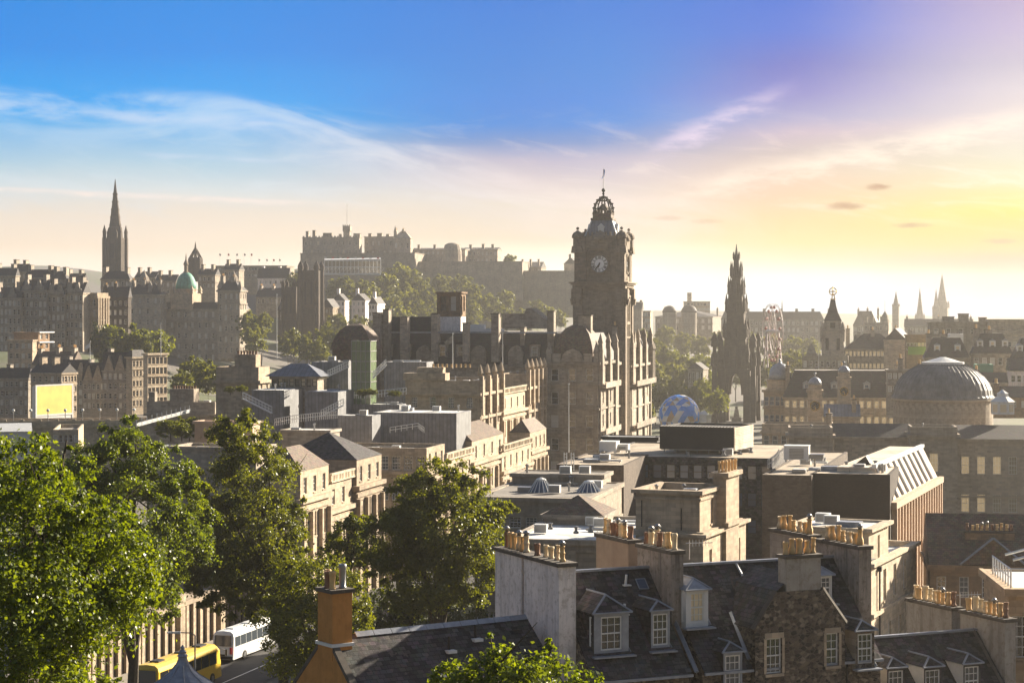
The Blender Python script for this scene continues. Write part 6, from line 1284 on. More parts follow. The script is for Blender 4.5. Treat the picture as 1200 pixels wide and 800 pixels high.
for lab, px, yt, yb, r in (('octagonal glass roof cupola with pale ribs on the left', 634, 561, 580, 1.55), ('second flatter glass roof cupola with a tan hipped skirt', 690, 564, 582, 1.7)):
    d = 214; T = thing('roof_cupola', lab, 'roof lantern', (X(px,d),d,Z(yb,d)),10); hh = (yb-yt)*d/F; b = MB(); b.lathe(0,0,[(r,-.6),(r,0)],8,0,.5); b.lathe(0,0,[(r*.35,hh*.9),(r*.35,hh),(r*.1,hh+.15)],8,0,.5)
    for q in range(16):
        a0 = (q/2+.5)*.785; b.bar((r*math.cos(a0),r*math.sin(a0),0),(r*.35*math.cos(a0),r*.35*math.sin(a0),hh*.92),.05)
    b.build('frame', METALW, T); b = MB(); b.lathe(0,0,[(r*.98,0),(r*.34,hh*.9)],8,0,.5); b.build('pane', GLASSB, T)
T = fblock('low flat white roofed block behind the tall pot stacks', 596, 746, None, 634, 182, 22, 12.5, S_GREY, ZINCP, par=.3, fw=[(4,1,2.2,1.6,3,1.1)], g=S_GREY, fr=S_GREY)
for px, yb, hp in ((675,623,7),(692,622,7),(645,618,6)): vent('small vent on the low white roof', px, 186, yb, hp, .14, 'vents on the white roof')
# square sandstone block with an open parapet
T = block('sandstone_tower_block', 'square pale sandstone tower block with a heavy parapet in the right centre', 'building', plan(745,820,848,185,21), 575, 57, 21, mat=S_SAND, roof=('flat',), rmat=FELT, par=.9, bands=((0,.35,.35),(.7,.2,.15),(3.7,.45,.5)), rw=[(1,1,.9,2.2,4,1.1),(1,2,.95,2.3,4.2,5.6)], fw=[(2,2,.7,2.2,4.2,5.7,2.4)], style='sash')
w_ = plan(745,820,848,185,21)[2]; H = Z(575,185)-57; b = MB(); b.bar((w_*.72,-.12,H-3.6),(w_*.72,-.12,H-1.6),.06); b.bar((w_*.10,-.1,H-3.4),(w_*.10,-.1,H-1),.05); b.bar((w_+.12,.5,H-12),(w_+.12,.5,H-4),.06); b.build('downpipe', DARKM, T)
T = block('chimney_block', 'pale stone stack block with a row of slim pots right of the square tower block', 'building', plan(836,851,866,190,21), 554, 57, 21, mat=S_SAND, roof=('flat',), rmat=CAPST, par=.05, bands=((0,.4,.3),(4.6,.4,.3)))
w_, L_ = plan(836,851,866,190,21)[2:]; H = Z(554,190)-57
for q in range(8): inst('chimney_pot', pot_mesh(.13,1.1,POT), T, (w_*.55+(.3 if q % 2 else -.2),.3+q*(L_-.6)/7,H-.04), q)
block('sandstone_wing', 'lower sunlit sandstone wing with lattice shadows below the slim pots', 'building', plan(800,824,874,184,21), 626, 57, 21, mat=S_SAND, roof=('flat',), rmat=FELT, par=.3, bands=((0,.3,.4),), rw=[(3,2,.9,2.2,4,1.6)], style='sash')
for px in (818,868): pass
# sunlit stone block right of the foreground tenements
T = block('sandstone_block', 'sunlit sandstone block with a white flat roof beyond the tall foreground stacks', 'building', plan(925,1018,1041,170,23), 619, 57, 23, mat=S_PALE, roof=('flat',), rmat=ZINCP, par=.2, bands=((0,.3,.4),(3.1,.3,.25)), rw=[(1,1,.8,2.0,4,.9)], style='sash')
T = block('sandstone_block', 'lower sunlit sandstone wing with three tall windows and a drainpipe', 'building', plan(940,1021,1074,166,23), 660, 57, 23, mat=S_PALE, roof=('flat',), rmat=METALW, par=.5, bands=((0,.3,.35),(4.1,.3,.3)), rw=[(3,1,1.1,2.6,5,1.0,3.0),(4,2,1.0,2.1,4.5,5.6,1.0)], style='sash')
w_ = plan(940,1021,1074,166,23)[2]; H = Z(660,166)-57; b = MB(); b.bar((w_+.15,2.4,0),(w_+.15,2.4,H-.8),.08,0,6); b.cbox(w_+.15,2.4,.35,.35,H-.9,H-.5); b.build('downpipe', DARKM, T)
# brown house on the right
T = block('brown_house', 'brown stone house with a slate roof and one sash window at the right', 'house', plan(1090,1250,None,176,8,10), 664, 57, 8, mat=S_BROWN, roof=('gx',4.0,.1), rmat=SLATE2, fw=[(6,3,.8,1.8,3.4,1.0)], style='sash')
w_ = plan(1090,1250,None,176,8,10)[2]; H = Z(664,176)-57; x, y = local(T, 1163, 177); chimney(T, x-2.1, x+2.1, 2.4, 3.5, H-.3, Z(624,178)-57, S_BROWN, 10, .14, .55)
b = MB(); xa = local(T,1166,175)[0]; b.add([(xa-2.7,-.3,H+.1),(xa+2.7,-.3,H+.1),(xa,-.3,H+2.3),(xa-2.7,4,H+.1),(xa+2.7,4,H+.1),(xa,4,H+2.3)],[(0,1,2),(0,2,5,3),(1,4,5,2)]); b.build('gable', SLATE2, T)
b = MB(); b.bar((xa-2.8,-.4,H+.1),(xa,-.4,H+2.42),.1); b.bar((xa,-.4,H+2.42),(xa+2.8,-.4,H+.1),.1); b.build('verge', LEAD, T)
T = block('ochre_block', 'ochre stone building with a glazed roof terrace at the right edge', 'building', plan(1182,1290,None,118,4,9), 690, 57, 4, mat=stone('ochre_stone',(.38,.28,.18,1),(.29,.21,.135,1),(.8,.36),.25), roof=('flat',), rmat=METALW, par=.1, lw=[(2,3,.9,2.4,4,1.6)], fw=[(4,3,.9,2.4,4,1.6)], style='sash')
H = Z(690,118)-57; b = MB(); 
for q in range(8): b.bar((.15,.15+q*.9,H),(.15,.15+q*.9,H+1.1),.05)
b.bar((.15,.1,H+1.1),(.15,6.6,H+1.1),.05); b.bar((.15,.1,H+.6),(.15,6.6,H+.6),.03); b.bar((.15,.1,H+1.1),(4,.1,H+1.1),.05); b.bar((.3,.3,H+1.6),(4,.3,H+2.6),.08); b.bar((.3,3,H+1.6),(4,3,H+2.6),.08); b.build('screen', METALW, T)
# ------------------------------------------------ the foreground tenements, one row on a common line
OX, OD, TH = 12.25, 105.0, -24.0
cs_, sn_ = math.cos(R(24)), math.sin(R(24))
def tx(px, yl):                                                              # plan x on the row for a photo column at plan y
    bx, by = OX-sn_*yl, OD+cs_*yl; u = px-600; return (u*by-F*bx)/(F*cs_-u*sn_)
def tz(py, x, yl): return Z(py, OD+cs_*yl+sn_*x)
ZB = 58.0
def tenement(label, x0, x1, ze, zr, dep=9.2, mat=S_RUB, rm=SLATE, ops=()):
    T = thing('tenement', label, 'house', (OX+cs_*x0, OD+sn_*x0, ZB), TH); w_ = x1-x0; e, r_ = ze-ZB, zr-ZB; b = MB()
    wall_face(b,(0,0),(1,0),w_,8,e,[(a,c,z0-ZB,z1-ZB) for a,c,z0,z1 in ops],.16); wall_face(b,(w_,0),(0,1),dep,8,e,[]); wall_face(b,(w_,dep),(-1,0),w_,8,e,[]); wall_face(b,(0,dep),(0,-1),dep,8,e,[])
    for xx in (0,w_): b.add([(xx,0,e),(xx,dep,e),(xx,dep/2,r_-.05)],[(0,1,2) if xx else (2,1,0)])
    b.build('wall', mat, T); put_windows(T,(0,0),(1,0),[(a,c,z0-ZB,z1-ZB) for a,c,z0,z1 in ops],.16,'sash',None,None)
    b = MB(); ov = .22; ny, nx = 10, max(4,int(w_*1.6)); rn = random.Random(int(w_*100))
    for sgn in (0,1):                                                        # slightly uneven slate slopes
        vs = []
        for j in range(ny+1):
            f = j/ny; yy_ = -ov+(dep/2+ov)*f; z_ = e-ov+.06+(r_-e+ov)*f
            if sgn: yy_ = dep-yy_
            for i in range(nx+1): vs.append((w_*i/nx, yy_, z_+(rn.uniform(-.02,.02) if 0 < j < ny else 0)))
        fs = []
        for j in range(ny):
            for i in range(nx):
                a = j*(nx+1)+i; q = (a,a+1,a+nx+2,a+nx+1); fs.append(q if not sgn else q[::-1])
        b.add(vs,fs)
    b.build('roof', rm, T); b = MB(); b.box(0,w_,dep/2-.14,dep/2+.14,r_+.02,r_+.14); b.box(0,w_,-ov-.12,-ov+.02,e-ov-.08,e-ov+.05); b.build('ridge', LEAD, T)
    return T
def near_dormer(T, x, yl, zb, w_, hh, back, slope=1.0, cheek=SLATE, front=LEAD, roofm=SLATE, fr=WHITE, g=None, bay=False, gl=.72):
    """dormer in a tenement's plan axes (zb absolute): front wall with a real sash, cheeks, hipped slate cap and lead rolls"""
    z = zb-ZB; b = MB(); ww, wh = w_*gl, hh*.86; xl, xr = x-w_/2, x+w_/2
    wall_face(b,(xl,yl),(1,0),w_,z-.25,z+hh,[((w_-ww)/2,(w_+ww)/2,z+.08,z+.08+wh)],.1,0)
    y2 = yl+back; b.quad((xr,yl,z-.25),(xr,y2,z-.25),(xr,y2,z+hh),(xr,yl,z+hh),1); b.quad((xl,y2,z-.25),(xl,yl,z-.25),(xl,yl,z+hh),(xl,y2,z+hh),1)
    rh = w_*.42; e = .14; hp = w_*.42; R0 = [(xl-e,yl-e,z+hh),(xr+e,yl-e,z+hh),(xr+e,y2+rh/slope,z+hh),(xl-e,y2+rh/slope,z+hh),(x,yl-e+hp,z+hh+rh),(x,y2+rh/slope+.3,z+hh+rh)]
    b.add(R0,[(0,1,4),(1,2,5,4),(3,0,4,5),(3,2,1,0)],2)
    def roll(p, q, r=.06): b.bar(p,q,r,3,5)
    roll(R0[0],R0[4]); roll(R0[1],R0[4]); roll(R0[4],R0[5]); roll(R0[0],R0[1],.05)
    b.box(xl-.2,xr+.2,yl-.5,yl-PROUD,z-.24,z-.16,3); b.bar((xr+.1,yl,z-.1),(xr+.1,y2,z+hh*.95),.09,3)
    o = b.build('dormer', [front,cheek,roofm,LEAD], T); inst('window', win_mesh(ww,wh,'sash',g,fr), o, (x,yl+.04,z+.08))
    if bay:                                                                  # side lights of the canted bay
        for sg in (-1,1):
            c_ = inst('window', win_mesh(.42,wh,'sash',g,fr), o, (x+sg*(w_/2-.13+.05),yl-.03+.24,z+.08), sg*R(38)); 
    return o
# the uphill tenement with two slated dormers
WX0, WX1 = -10.04, -9.09
zE, zRg = 77.9, 82.5
A = tenement('slate roofed tenement with two lead edged dormers left of the blotched stack', WX1+.01, -3.53, zE, zRg, ops=((2.2,3.1,75.6,77.1),(4.5,5.3,75.6,77.1)))
ax = WX1+.01
near_dormer(A, tx(716,1.0)-ax, .95, 78.95, 1.95, 1.95, 2.5, 1.02, bay=True, gl=.60)
near_dormer(A, tx(774,1.0)-ax, 1.0, 79.0, 1.08, 1.85, 2.4, 1.02, gl=.8)
def vel(T, x, y, ze, slope, w_=.55, l_=.75, mat=GLASSB):
    z = ze-ZB+y*slope; b = MB(); dz = l_*slope*.707; dy = l_*.707
    def sl(x0,x1,a,c,o,mi): b.quad((x0,y+dy*a-o,z+dz*a+o),(x1,y+dy*a-o,z+dz*a+o),(x1,y+dy*c-o,z+dz*c+o),(x0,y+dy*c-o,z+dz*c+o),mi)
    sl(x,x+w_,0,1,.10,0); sl(x+.06,x+w_-.06,.08,.92,.104,1)
    b.quad((x,y-.1,z+.1),(x,y,z),(x+w_,y,z),(x+w_,y-.1,z+.1)); b.build('skylight', [LEAD,mat], T)
vel(A, tx(748,3.6)-ax, 3.6, zE, 1.0, .6, .7)
for px, yl in ((733,3.9),(731,2.6)):
    b = MB(); xx = tx(px,yl)-ax; z = zE-ZB+yl; b.bar((xx,yl,z),(xx,yl-.1,z+.55),.07,0,7); b.box(xx-.2,xx+.2,yl-.3,yl+.2,z-.02,z+.05); b.build('vent', METALW, A)
b = MB(); b.box(-.02,.5,1.8-.3,2.0,zE-ZB+1.2,zE-ZB+1.9)
b = MB(); w_ = 5.56; b.bar((w_+.25,-.2,zE-ZB-.1),(w_+.25,2.2,zE-ZB+2.25),.12); b.build('valley', LEAD, A)
# tall mutual gables carrying the pots
def gable_stack(label, x0, x1, segs, zt, mat, pots, zbot=72.0, cap=CAPST, pr=.155, name='gable_stack'):
    T = thing(name, label, 'chimney', (OX+cs_*x0, OD+sn_*x0, ZB), TH); b = MB(); w_ = x1-x0; zt -= ZB
    for (y0,y1) in segs: b.box(0,w_,y0,y1,zbot-ZB,zt-.2,0); b.box(-.09,w_+.09,y0-.09,y1+.09,zt-.196,zt,1)
    b.build('stack', [mat,cap], T); rn = random.Random(int(x0*100)+7)
    for (ya,yb,n_) in pots:
        for i in range(n_):
            yy_ = ya+(yb-ya)*(i+.5)/n_; hh = rn.choice((.62,.7,.75,.78,.85)); me = pot_mesh(pr*rn.choice((.9,1.0,1.08)), hh, rn.choice((POT,POT,POT,POTW,POTW,POT,POTD)), 1 if rn.random() < .2 else 0, rn.choice((0,0,1,2)))
            c_ = inst('chimney_pot', me, T, (w_/2+rn.uniform(-.07,.07), yy_+rn.uniform(-.05,.05), zt+.004), rn.uniform(0,6)); c_.rotation_euler[0] = rn.uniform(-.06,.06); c_.rotation_euler[1] = rn.uniform(-.06,.06)
    return T
gs = gable_stack('tall white harled gable stack with two groups of pots and a dark flue slot', WX0, WX1, [(1.8,6.05),(6.35,9.8)], 83.4, HARL, [(2.0,5.6,5),(6.5,9.6,6)], 70)
b = MB(); b.box(.12,.95,6.0,6.4,70-ZB,83.0-ZB,1); b.box(.02,.9,6.0,6.4,70-ZB,79.6-ZB,0); b.build('flue_slot', [HARL,S_BROWN], gs)
gable_stack('blotched grey stack with six pots between the slate roofs', -3.53, -2.84, [(2.0,5.8)], 83.7, HARLB, [(2.1,5.6,7)], 76)
gable_stack('tan stack with seven pots behind the blotched grey stack', -3.50, -2.84, [(6.9,10.8)], 83.75, stone('tan_stack',(.36,.27,.19,1),(.28,.20,.14,1),None,.3), [(7.1,10.6,7)], 70)
gable_stack('stained grey stack leaning over the dark roof right of the rubble gable', 7.9, 8.67, [(2.0,6.2)], 83.4, HARLB, [(2.2,6.0,7)], 74)
gable_stack('brown stack with seven tall pots behind the white gable chimney', 7.9, 8.6, [(7.0,11.2)], 83.5, S_GREY, [(7.2,11,7)], 70)
gable_stack('grey harled stack with eight pots low at the right', 17.5, 18.25, [(2.0,6.1)], 78.9, HARLG, [(2.2,5.9,8)], 66)
gable_stack('rear harled stack with nine pots at the lower right', 17.5, 18.2, [(6.9,11.4)], 78.9, HARLG, [(7.0,11.2,9)], 66)
# the rubble gabled tenement in the middle
bx0 = -2.84
gw = ((tx(893.5,0)-bx0, tx(911,0)-bx0, tz(787,1.1,0), tz(746,1.1,0)), (tx(963.5,0)-bx0, tx(977.5,0)-bx0, tz(778,4.6,0), tz(740,4.6,0)))
Bt = tenement('rubble stone tenement with a steep front gable and white sash windows', bx0, 7.9, zE, zRg)
ZG, gx0, gx1 = 79.75, 0-bx0, 5.41-bx0
b = MB(); f = -.42; zs_ = 81.62
wall_face(b,(gx0,f),(1,0),gx1-gx0,10,ZG-ZB,[(a-gx0,c-gx0,z0-ZB,z1-ZB) for a,c,z0,z1 in gw],.17)
a_, c_ = tx(905,0)-bx0, tx(959,0)-bx0
b.add([(gx0,f,ZG-ZB),(gx1,f,ZG-ZB),(c_,f,zs_-ZB),(a_,f,zs_-ZB)],[(0,1,2,3)]); b.quad((gx0,.02,10),(gx0,f,10),(gx0,f,ZG-ZB),(gx0,.02,ZG-ZB)); b.quad((gx1,f,10),(gx1,.02,10),(gx1,.02,ZG-ZB),(gx1,f,ZG-ZB))
b.quad((gx0,2,zE-ZB-.5),(gx0,f,zE-ZB-.5),(gx0,f,ZG-ZB),(gx0,2,ZG-ZB)); b.quad((gx1,f,zE-ZB-.5),(gx1,2,zE-ZB-.5),(gx1,2,ZG-ZB),(gx1,f,ZG-ZB))
b.build('gable', S_RUB, Bt)
for a,c,z0,z1 in gw:
    me = win_mesh(c-a,z1-z0,'sash'); inst('window', me, Bt, ((a+c)/2,f+.11,z0-ZB)); b = MB(); b.box(a-.1,c+.1,f-.1,f-PROUD,z0-ZB-.16,z0-ZB-.01); b.box(a-.12,c+.12,f-.04,f-PROUD,z1-ZB+.01,z1-ZB+.28)
    for u in (a-.16,c+.02): b.box(u,u+.14,f-.03,f-PROUD,z0-ZB,z1-ZB)
    b.build('margin', S_SAND, Bt)
b = MB(); xm = (gx0+gx1)/2; e0 = .06; zr_ = zs_-ZB+.8
for g0, gm_, w_o in ((gx0-.05,a_,1),(gx1+.05,c_,-1)):
    vs = [(g0,f-.03,ZG-ZB+.03),(gm_,f-.03,zs_-ZB+e0),(gm_,3.9,zs_-ZB+e0),(g0,2.0,ZG-ZB+.03),(xm,f+.5,zr_),(xm,4.55,zr_)]; b.add(vs,[(0,1,2,3),(1,4,5,2)] if w_o > 0 else [(3,2,1,0),(2,5,4,1)])
b.build('gable_roof', SLATE, Bt)
b = MB()
for p,q in (((gx0-.1,f+.1,ZG-ZB+.02),(a_,f+.1,zs_-ZB+.02)),((gx1+.1,f+.1,ZG-ZB+.02),(c_,f+.1,zs_-ZB+.02))): b.bar(p,q,.15)
b.build('skew', CAPST, Bt)
cx0, cx1 = tx(917,0)-bx0, tx(957,0)-bx0; chimney(Bt, cx0, cx1, f+.02, f+.85, zs_-ZB-.6, 83.45-ZB, HARLG, 5, .16, .8)
near_dormer(Bt, tx(1009,0)-bx0, -.38, 77.5, 1.15, 1.8, 2.2, 1.0, S_DARK, S_RUB, SLATE, gl=.78)
near_dormer(Bt, tx(966,2.5)-bx0, 2.5, 80.55, .95, 1.35, 1.6, 1.0, SLATE, WHITE, LEAD, gl=.86)
near_dormer(Bt, tx(817,1.5)-bx0, 1.5, 79.95, 1.3, 1.75, 1.9, 1.0, WHITE, WHITE, LEAD, bay=True, g=GLASSP, gl=.62)
near_dormer(Bt, tx(856,0)-bx0, -.25, 76.9, 1.1, 1.8, 2.3, 1.0, gl=.8)
vel(Bt, tx(897,3.0)-bx0, 3.0, zE, 1.0, .6, .8); vel(Bt, tx(872,3.6)-bx0, 3.6, zE, 1.0, .3, .4, LEAD)
b = MB(); b.bar((tx(861,4.6)-bx0,4.45,zRg-ZB+.02),(tx(861,4.6)-bx0+.25,1.2,zE-ZB+1.4),.07); b.bar((gx0-.1,0,zE-ZB+.3),(gx0+.1,2.2,zE-ZB+2.4),.12); b.bar((gx1+.1,0,zE-ZB+.3),(gx1-.1,2.2,zE-ZB+2.4),.12); b.build('valley', LEAD, Bt)
b = MB(); xx = tx(990,0)-bx0; b.bar((xx,-.2,10),(xx,-.2,zE-ZB-.3),.06,0,6); b.bar((xx,-.2,zE-ZB-.3),(xx+.4,-.3,zE-ZB-.1),.06); b.build('downpipe', DARKM, Bt)
# the downhill tenement
Ct = tenement('dark slate tenement with white dormers at the lower right corner', 8.68, 17.5, 73.3, 77.9, mat=S_RUB)
for px, yl in ((1050,1.7),(1093,1.6),(1139,1.6)): near_dormer(Ct, tx(px,yl)-8.68, yl, 73.3+yl-.05, 1.15, 1.85, 2.4, 1.0, WHITE, SLATE, SLATE, gl=.82)
b = MB(); b.bar((.15,0,73.3-ZB+.1),(.15,4.6,77.9-ZB+.1),.14); b.bar((8.6,0,73.3-ZB+.1),(8.6,4.6,77.9-ZB+.1),.1); b.build('skew', CAPST, Ct)
def aerial(label, px, d, yb, yt):
    T = thing('aerial', label, 'aerial', (X(px,d),d,Z(yb,d))); H = (yb-yt)*d/F; b = MB(); b.bar((0,0,0),(0,0,H),.025); b.bar((-.2,0,H*.9),(1.3,.3,H*.9),.02)
    for q in range(7): b.bar((q*.18,q*.04,H*.9-.18),(q*.18,q*.04,H*.9+.18),.012)
    b.build('mast', METALW, T)
aerial('television aerial above the low right hand stacks', 1125, 120, 722, 694); aerial('television aerial beside the pots of the blotched stack', 808, 112, 655, 634); aerial('television aerial behind the pots of the white stack', 700, 116, 650, 622)
# ------------------------------------------------ low slate roof with the orange gable, lower left of the centre
h1 = -34.5; r0 = Vector((X(403,97.9), 97.9)); ux = Vector((math.cos(R(34.5)), math.sin(R(34.5)))); uy = Vector((-ux.y, ux.x)); yr = 4.2
o_ = r0-uy*yr; T = thing('orange_house', 'orange harled house end with a long dark slate roof and lead ridge', 'house', (o_.x, o_.y, ZB), h1); zr, ze = 80.5-ZB, 80.5-ZB-3.7; LW = 10.6; dep = 2*yr
b = MB(); x0 = -1.0
b.add([(x0,0,6),(x0,dep,6),(x0,dep,ze),(x0,yr,zr+.05),(x0,0,ze)],[(4,3,2,1,0)]); wall_face(b,(x0,0),(1,0),LW-x0,6,ze,[]); wall_face(b,(LW,0),(0,1),dep,6,ze,[]); b.add([(LW,0,ze),(LW,dep,ze),(LW,yr,zr)],[(0,1,2)]); wall_face(b,(LW,dep),(-1,0),LW-x0,6,ze,[]); b.build('wall', ORANGE, T)
b = MB(); sl = (zr-ze)/yr; e = .25; b.add([(x0+.32,-e,ze-e*sl+.08),(LW,-e,ze-e*sl+.08),(LW,yr,zr+.08),(x0+.32,yr,zr+.08),(LW,dep+e,ze-e*sl+.08),(x0+.32,dep+e,ze-e*sl+.08)],[(0,1,2,3),(3,2,4,5)]); b.build('roof', SLATE, T)
b = MB(); n_ = 10
for i in range(n_): xa, xb = .6+(LW-.6)*i/n_, .6+(LW-.6)*(i+1)/n_-.03; b.add([(xa,yr-.22,zr-.05),(xb,yr-.22,zr-.05),(xb,yr,zr+.17),(xa,yr,zr+.17),(xb,yr+.22,zr-.05),(xa,yr+.22,zr-.05)],[(0,1,2,3),(3,2,4,5),(1,4,2),(0,3,5)])
b.build('ridge', LEAD, T)
b = MB()
for ye in (-e,dep+e):
    p, q = Vector((x0-.02,ye,ze-e*sl+.05)), Vector((x0-.02,yr,zr+.05)); b.add([p,p+Vector((.36,0,0)),q+Vector((.36,0,0)),q,p+Vector((0,0,.26)),p+Vector((.36,0,.26)),q+Vector((.36,0,.26)),q+Vector((0,0,.26))],[(4,5,6,7),(0,1,5,4),(1,2,6,5),(3,0,4,7),(3,2,1,0)] if ye < 0 else [(7,6,5,4),(4,5,1,0),(5,6,2,1),(7,4,0,3),(0,1,2,3)])
b.build('skew', CAPST, T)
zc0, zc1 = zr-1.0, 82.85-ZB; chimney(T, x0-.03, x0+1.05, yr-.7, yr+.7, zc0, zc1, ORANGE, 0); b = MB(); b.box(x0-.12,x0+1.12,yr-.8,yr+.8,zr-.35,zr-.2); b.build('flashing', METALW, T)
ch = [c for c in T.children if c.name.startswith('chimney')][0]
for (px_,py_,m_,hh,r_) in ((.15,-.4,POT,.85,.15),(.15,.05,POTD,.8,.16),(.35,.4,POT,.85,.15),(.75,-.3,METAL,1.15,.17)): inst('chimney_pot', pot_mesh(r_,hh,m_), ch, (x0+px_,yr+py_,zc1+.004))
for xx, y_ in ((4.3,2.0),(5.2,3.0),(7.0,3.4)):
    b = MB(); z = ze+sl*y_; b.bar((xx,y_,z),(xx,y_,z+.75),.07,0,7); b.box(xx-.25,xx+.25,y_-.35,y_+.15,z-.05,z+.09,1); b.build('vent', [DARKM,METALW], T)
# lead turret cap at the lower left
d = 150; T = thing('turret', 'grey lead ogee turret cap with a finial below the yellow coach', 'turret', (X(214,d),d,Z(830,d)),0); zz = lambda y: Z(y,d)-Z(830,d)
b = MB(); b.lathe(0,0,[(2.3,-6),(2.3,zz(805))],8,0,.3); b.build('wall', S_GREY, T)
b = MB(); b.lathe(0,0,[(2.7,zz(806)),(2.25,zz(801)),(1.75,zz(796)),(1.25,zz(791)),(.85,zz(785.5)),(.55,zz(779)),(.38,zz(773)),(.32,zz(769))],16,0,.3); 
for q in range(8): 
    a0 = (q+.3)*.785
    for (ra,ya),(rb,yb) in (((2.25,801),(1.75,796)),((1.75,796),(1.25,791)),((1.25,791),(.85,785.5)),((.85,785.5),(.5,778))): b.bar((ra*math.cos(a0),ra*math.sin(a0),zz(ya)),(rb*math.cos(a0),rb*math.sin(a0),zz(yb)),.06)
b.build('roof', LEAD, T); b = MB(); b.lathe(0,0,[(.33,zz(769)),(.42,zz(768)),(.25,zz(765)),(.3,zz(763)),(.12,zz(760)),(.18,zz(758.5)),(.03,zz(755))],8); b.build('finial', LEAD, T)
# ------------------------------------------------ street with the coaches
rz_ = lambda x, y: 59.6
strip('road', [(-44,150),(-34.5,185),(-27,213),(-20,238),(-12,270),(4,345)], 11, .02, ASPH, rz_)
strip('pavement', [(-51.5,150),(-42,186),(-34.5,214),(-27.5,239),(-19.5,271)], 4, .15, PAVE, rz_)
strip('lane_marking', [(-41.5,152),(-32.5,186),(-25,213),(-18,239)], .15, .026, WHITE, rz_)
T = thing('screen_wall', 'long shaded stone screen wall with pilasters behind the coaches', 'wall', (*plan(60,96,312,196,12.5)[:2], 57.5), 12.5)
w_, L_ = plan(60,96,312,196,12.5)[2:]; H = 7.3; b = MB(); b.box(w_-2,w_,0,L_,0,H-.5)
b.box(w_-2.2,w_+.45,-.2,L_+.2,H-.5,H); b.box(w_+PROUD,w_+.2,0,L_,0,.8); n_ = 26
for i in range(n_+1):
    y_ = L_*i/n_; g_ = i % 6 == 0; b.box(w_+PROUD,w_+(.6 if g_ else .35),max(0,y_-(.7 if g_ else .35)),min(L_,y_+(.7 if g_ else .35)),.8,H-.5)
    if g_: b.box(w_-1.8,w_+.6,max(0,y_-.9),min(L_,y_+.9),H+.004,H+.8)
b.build('wall', S_SAND, T)
b = MB()
for i in range(n_): y_ = L_*(i+.5)/n_; b.box(w_+PROUD,w_+.06,y_-.75,y_+.75,1.1,H-1.4)
b.build('panel', S_BLACK, T)  # dark sheets paint in the shade of recesses between the pilasters
def coach(label, px, d, h, L, paint, hatch=DARKM):
    x1, y1 = X(px,d), d; c, s = math.cos(R(h)), math.sin(R(h)); W_ = 2.55
    T = thing('coach', label, 'coach', (x1-W_/2*c, y1+W_/2*s, 59.63), h)
    sec = [(-1.27,.35),(1.27,.35),(1.275,1.6),(1.24,2.9),(1.12,3.25),(.85,3.45),(0,3.52),(-.85,3.45),(-1.12,3.25),(-1.24,2.9),(-1.275,1.6)]
    rings = [(.12,.90,.55),(.0,.97,.4),(0,1,.38),(L-.7,1,.38),(L-.25,.96,.5),(L,.86,.8)]; b = MB(); n_ = len(sec); vs = []
    ys = [0.0,.06,.3,L-1.2,L-.4,L]
    for (q,sx,zb),y_ in zip(rings,ys):
        for (x,z) in sec:
            zf = .35+(z-.35); tilt = (z-.35)*.06 if y_ < .2 else (-(z-.35)*.16 if y_ > L-.5 else 0)
            vs.append((x*sx, y_+tilt, .35+(z-.35)*(sx if z > 3 else 1)))
    fs = [(j*n_+i,j*n_+(i+1)%n_,(j+1)*n_+(i+1)%n_,(j+1)*n_+i) for j in range(5) for i in range(n_)]+[tuple(range(n_))[::-1],tuple(5*n_+i for i in range(n_))]
    b.add(vs,[tuple(f[::-1]) if False else f for f in fs]); b.build('body', paint, T, False)
    for sg in (-1,1):
        b = MB(); p = lambda y_, z: (sg*(1.285-(max(0,z-1.6))*.028), y_, z)
        for q in range(7):
            ya, yb = .5+q*(L-2)/7+.04, .5+(q+1)*(L-2)/7-.04; b.quad(*([p(ya,1.75),p(yb,1.75),p(yb,2.85),p(ya,2.85)] if sg > 0 else [p(yb,1.75),p(ya,1.75),p(ya,2.85),p(yb,2.85)]))
        b.build('side_window', GLASS, T)
        for yw in (2.9,L-2.6):
            wb_ = MB(); wb_.T = Matrix.Translation((sg*1.2,yw,.5)) @ Matrix.Rotation(math.pi/2,4,'Y'); wb_.lathe(0,0,[(.5,-.14),(.5,.14)],18,0); wb_.lathe(0,0,[(.3,-.16),(.3,.16)],14,1); wb_.build('wheel', [DARKM,METAL], T)
        b = MB(); b.bar((sg*1.2,L-.2,2.9),(sg*1.5,L+.3,2.7),.04); b.box(sg*1.5-.1,sg*1.5+.1,L+.2,L+.3,2.2,2.8); b.build('mirror', DARKM, T)
        b = MB(); b.box(sg*1.02-.14,sg*1.02+.14,-.05,.04,1.0,1.75); b.build('tail_light', REDP, T)
    b = MB(); b.quad((-1.02,.06,1.85),(1.02,.06,1.85),(.98,.135,3.05),(-.98,.135,3.05)); b.build('rear_window', GLASS, T)
    b = MB(); b.quad((1.05,L-.05,1.3),(-1.05,L-.05,1.3),(-1.0,L-.28,2.9),(1.0,L-.28,2.9)); b.build('windscreen', GLASS, T)
    b = MB(); b.box(-1.2,1.2,-.06,.1,.4,.75); b.box(-.3,.3,-.07,.0,.8,.95); b.build('bumper', DARKM, T)
    for y_, ln in ((1.8,1.3),(L*.48,.8),(L*.75,1.5)): q = MB(); q.box(-.45,.45,y_,y_+ln,3.5,3.62); q.build('roof_hatch', hatch, T)
    return T
YEL = plain('yellow_paint', (.80,.52,.06,1), .3, .05, 2); CWH = plain('coach_white', (.78,.78,.76,1), .3, .04, 2)
coach('yellow coach parked nearest on the shaded street', 185, 189, 16.5, 14.4, YEL, DARKM).scale = (1,1,1.05)
coach('white coach parked beyond the yellow one', 274, 212, 16.5, 12, CWH, CWH).scale = (.94,1,.92)
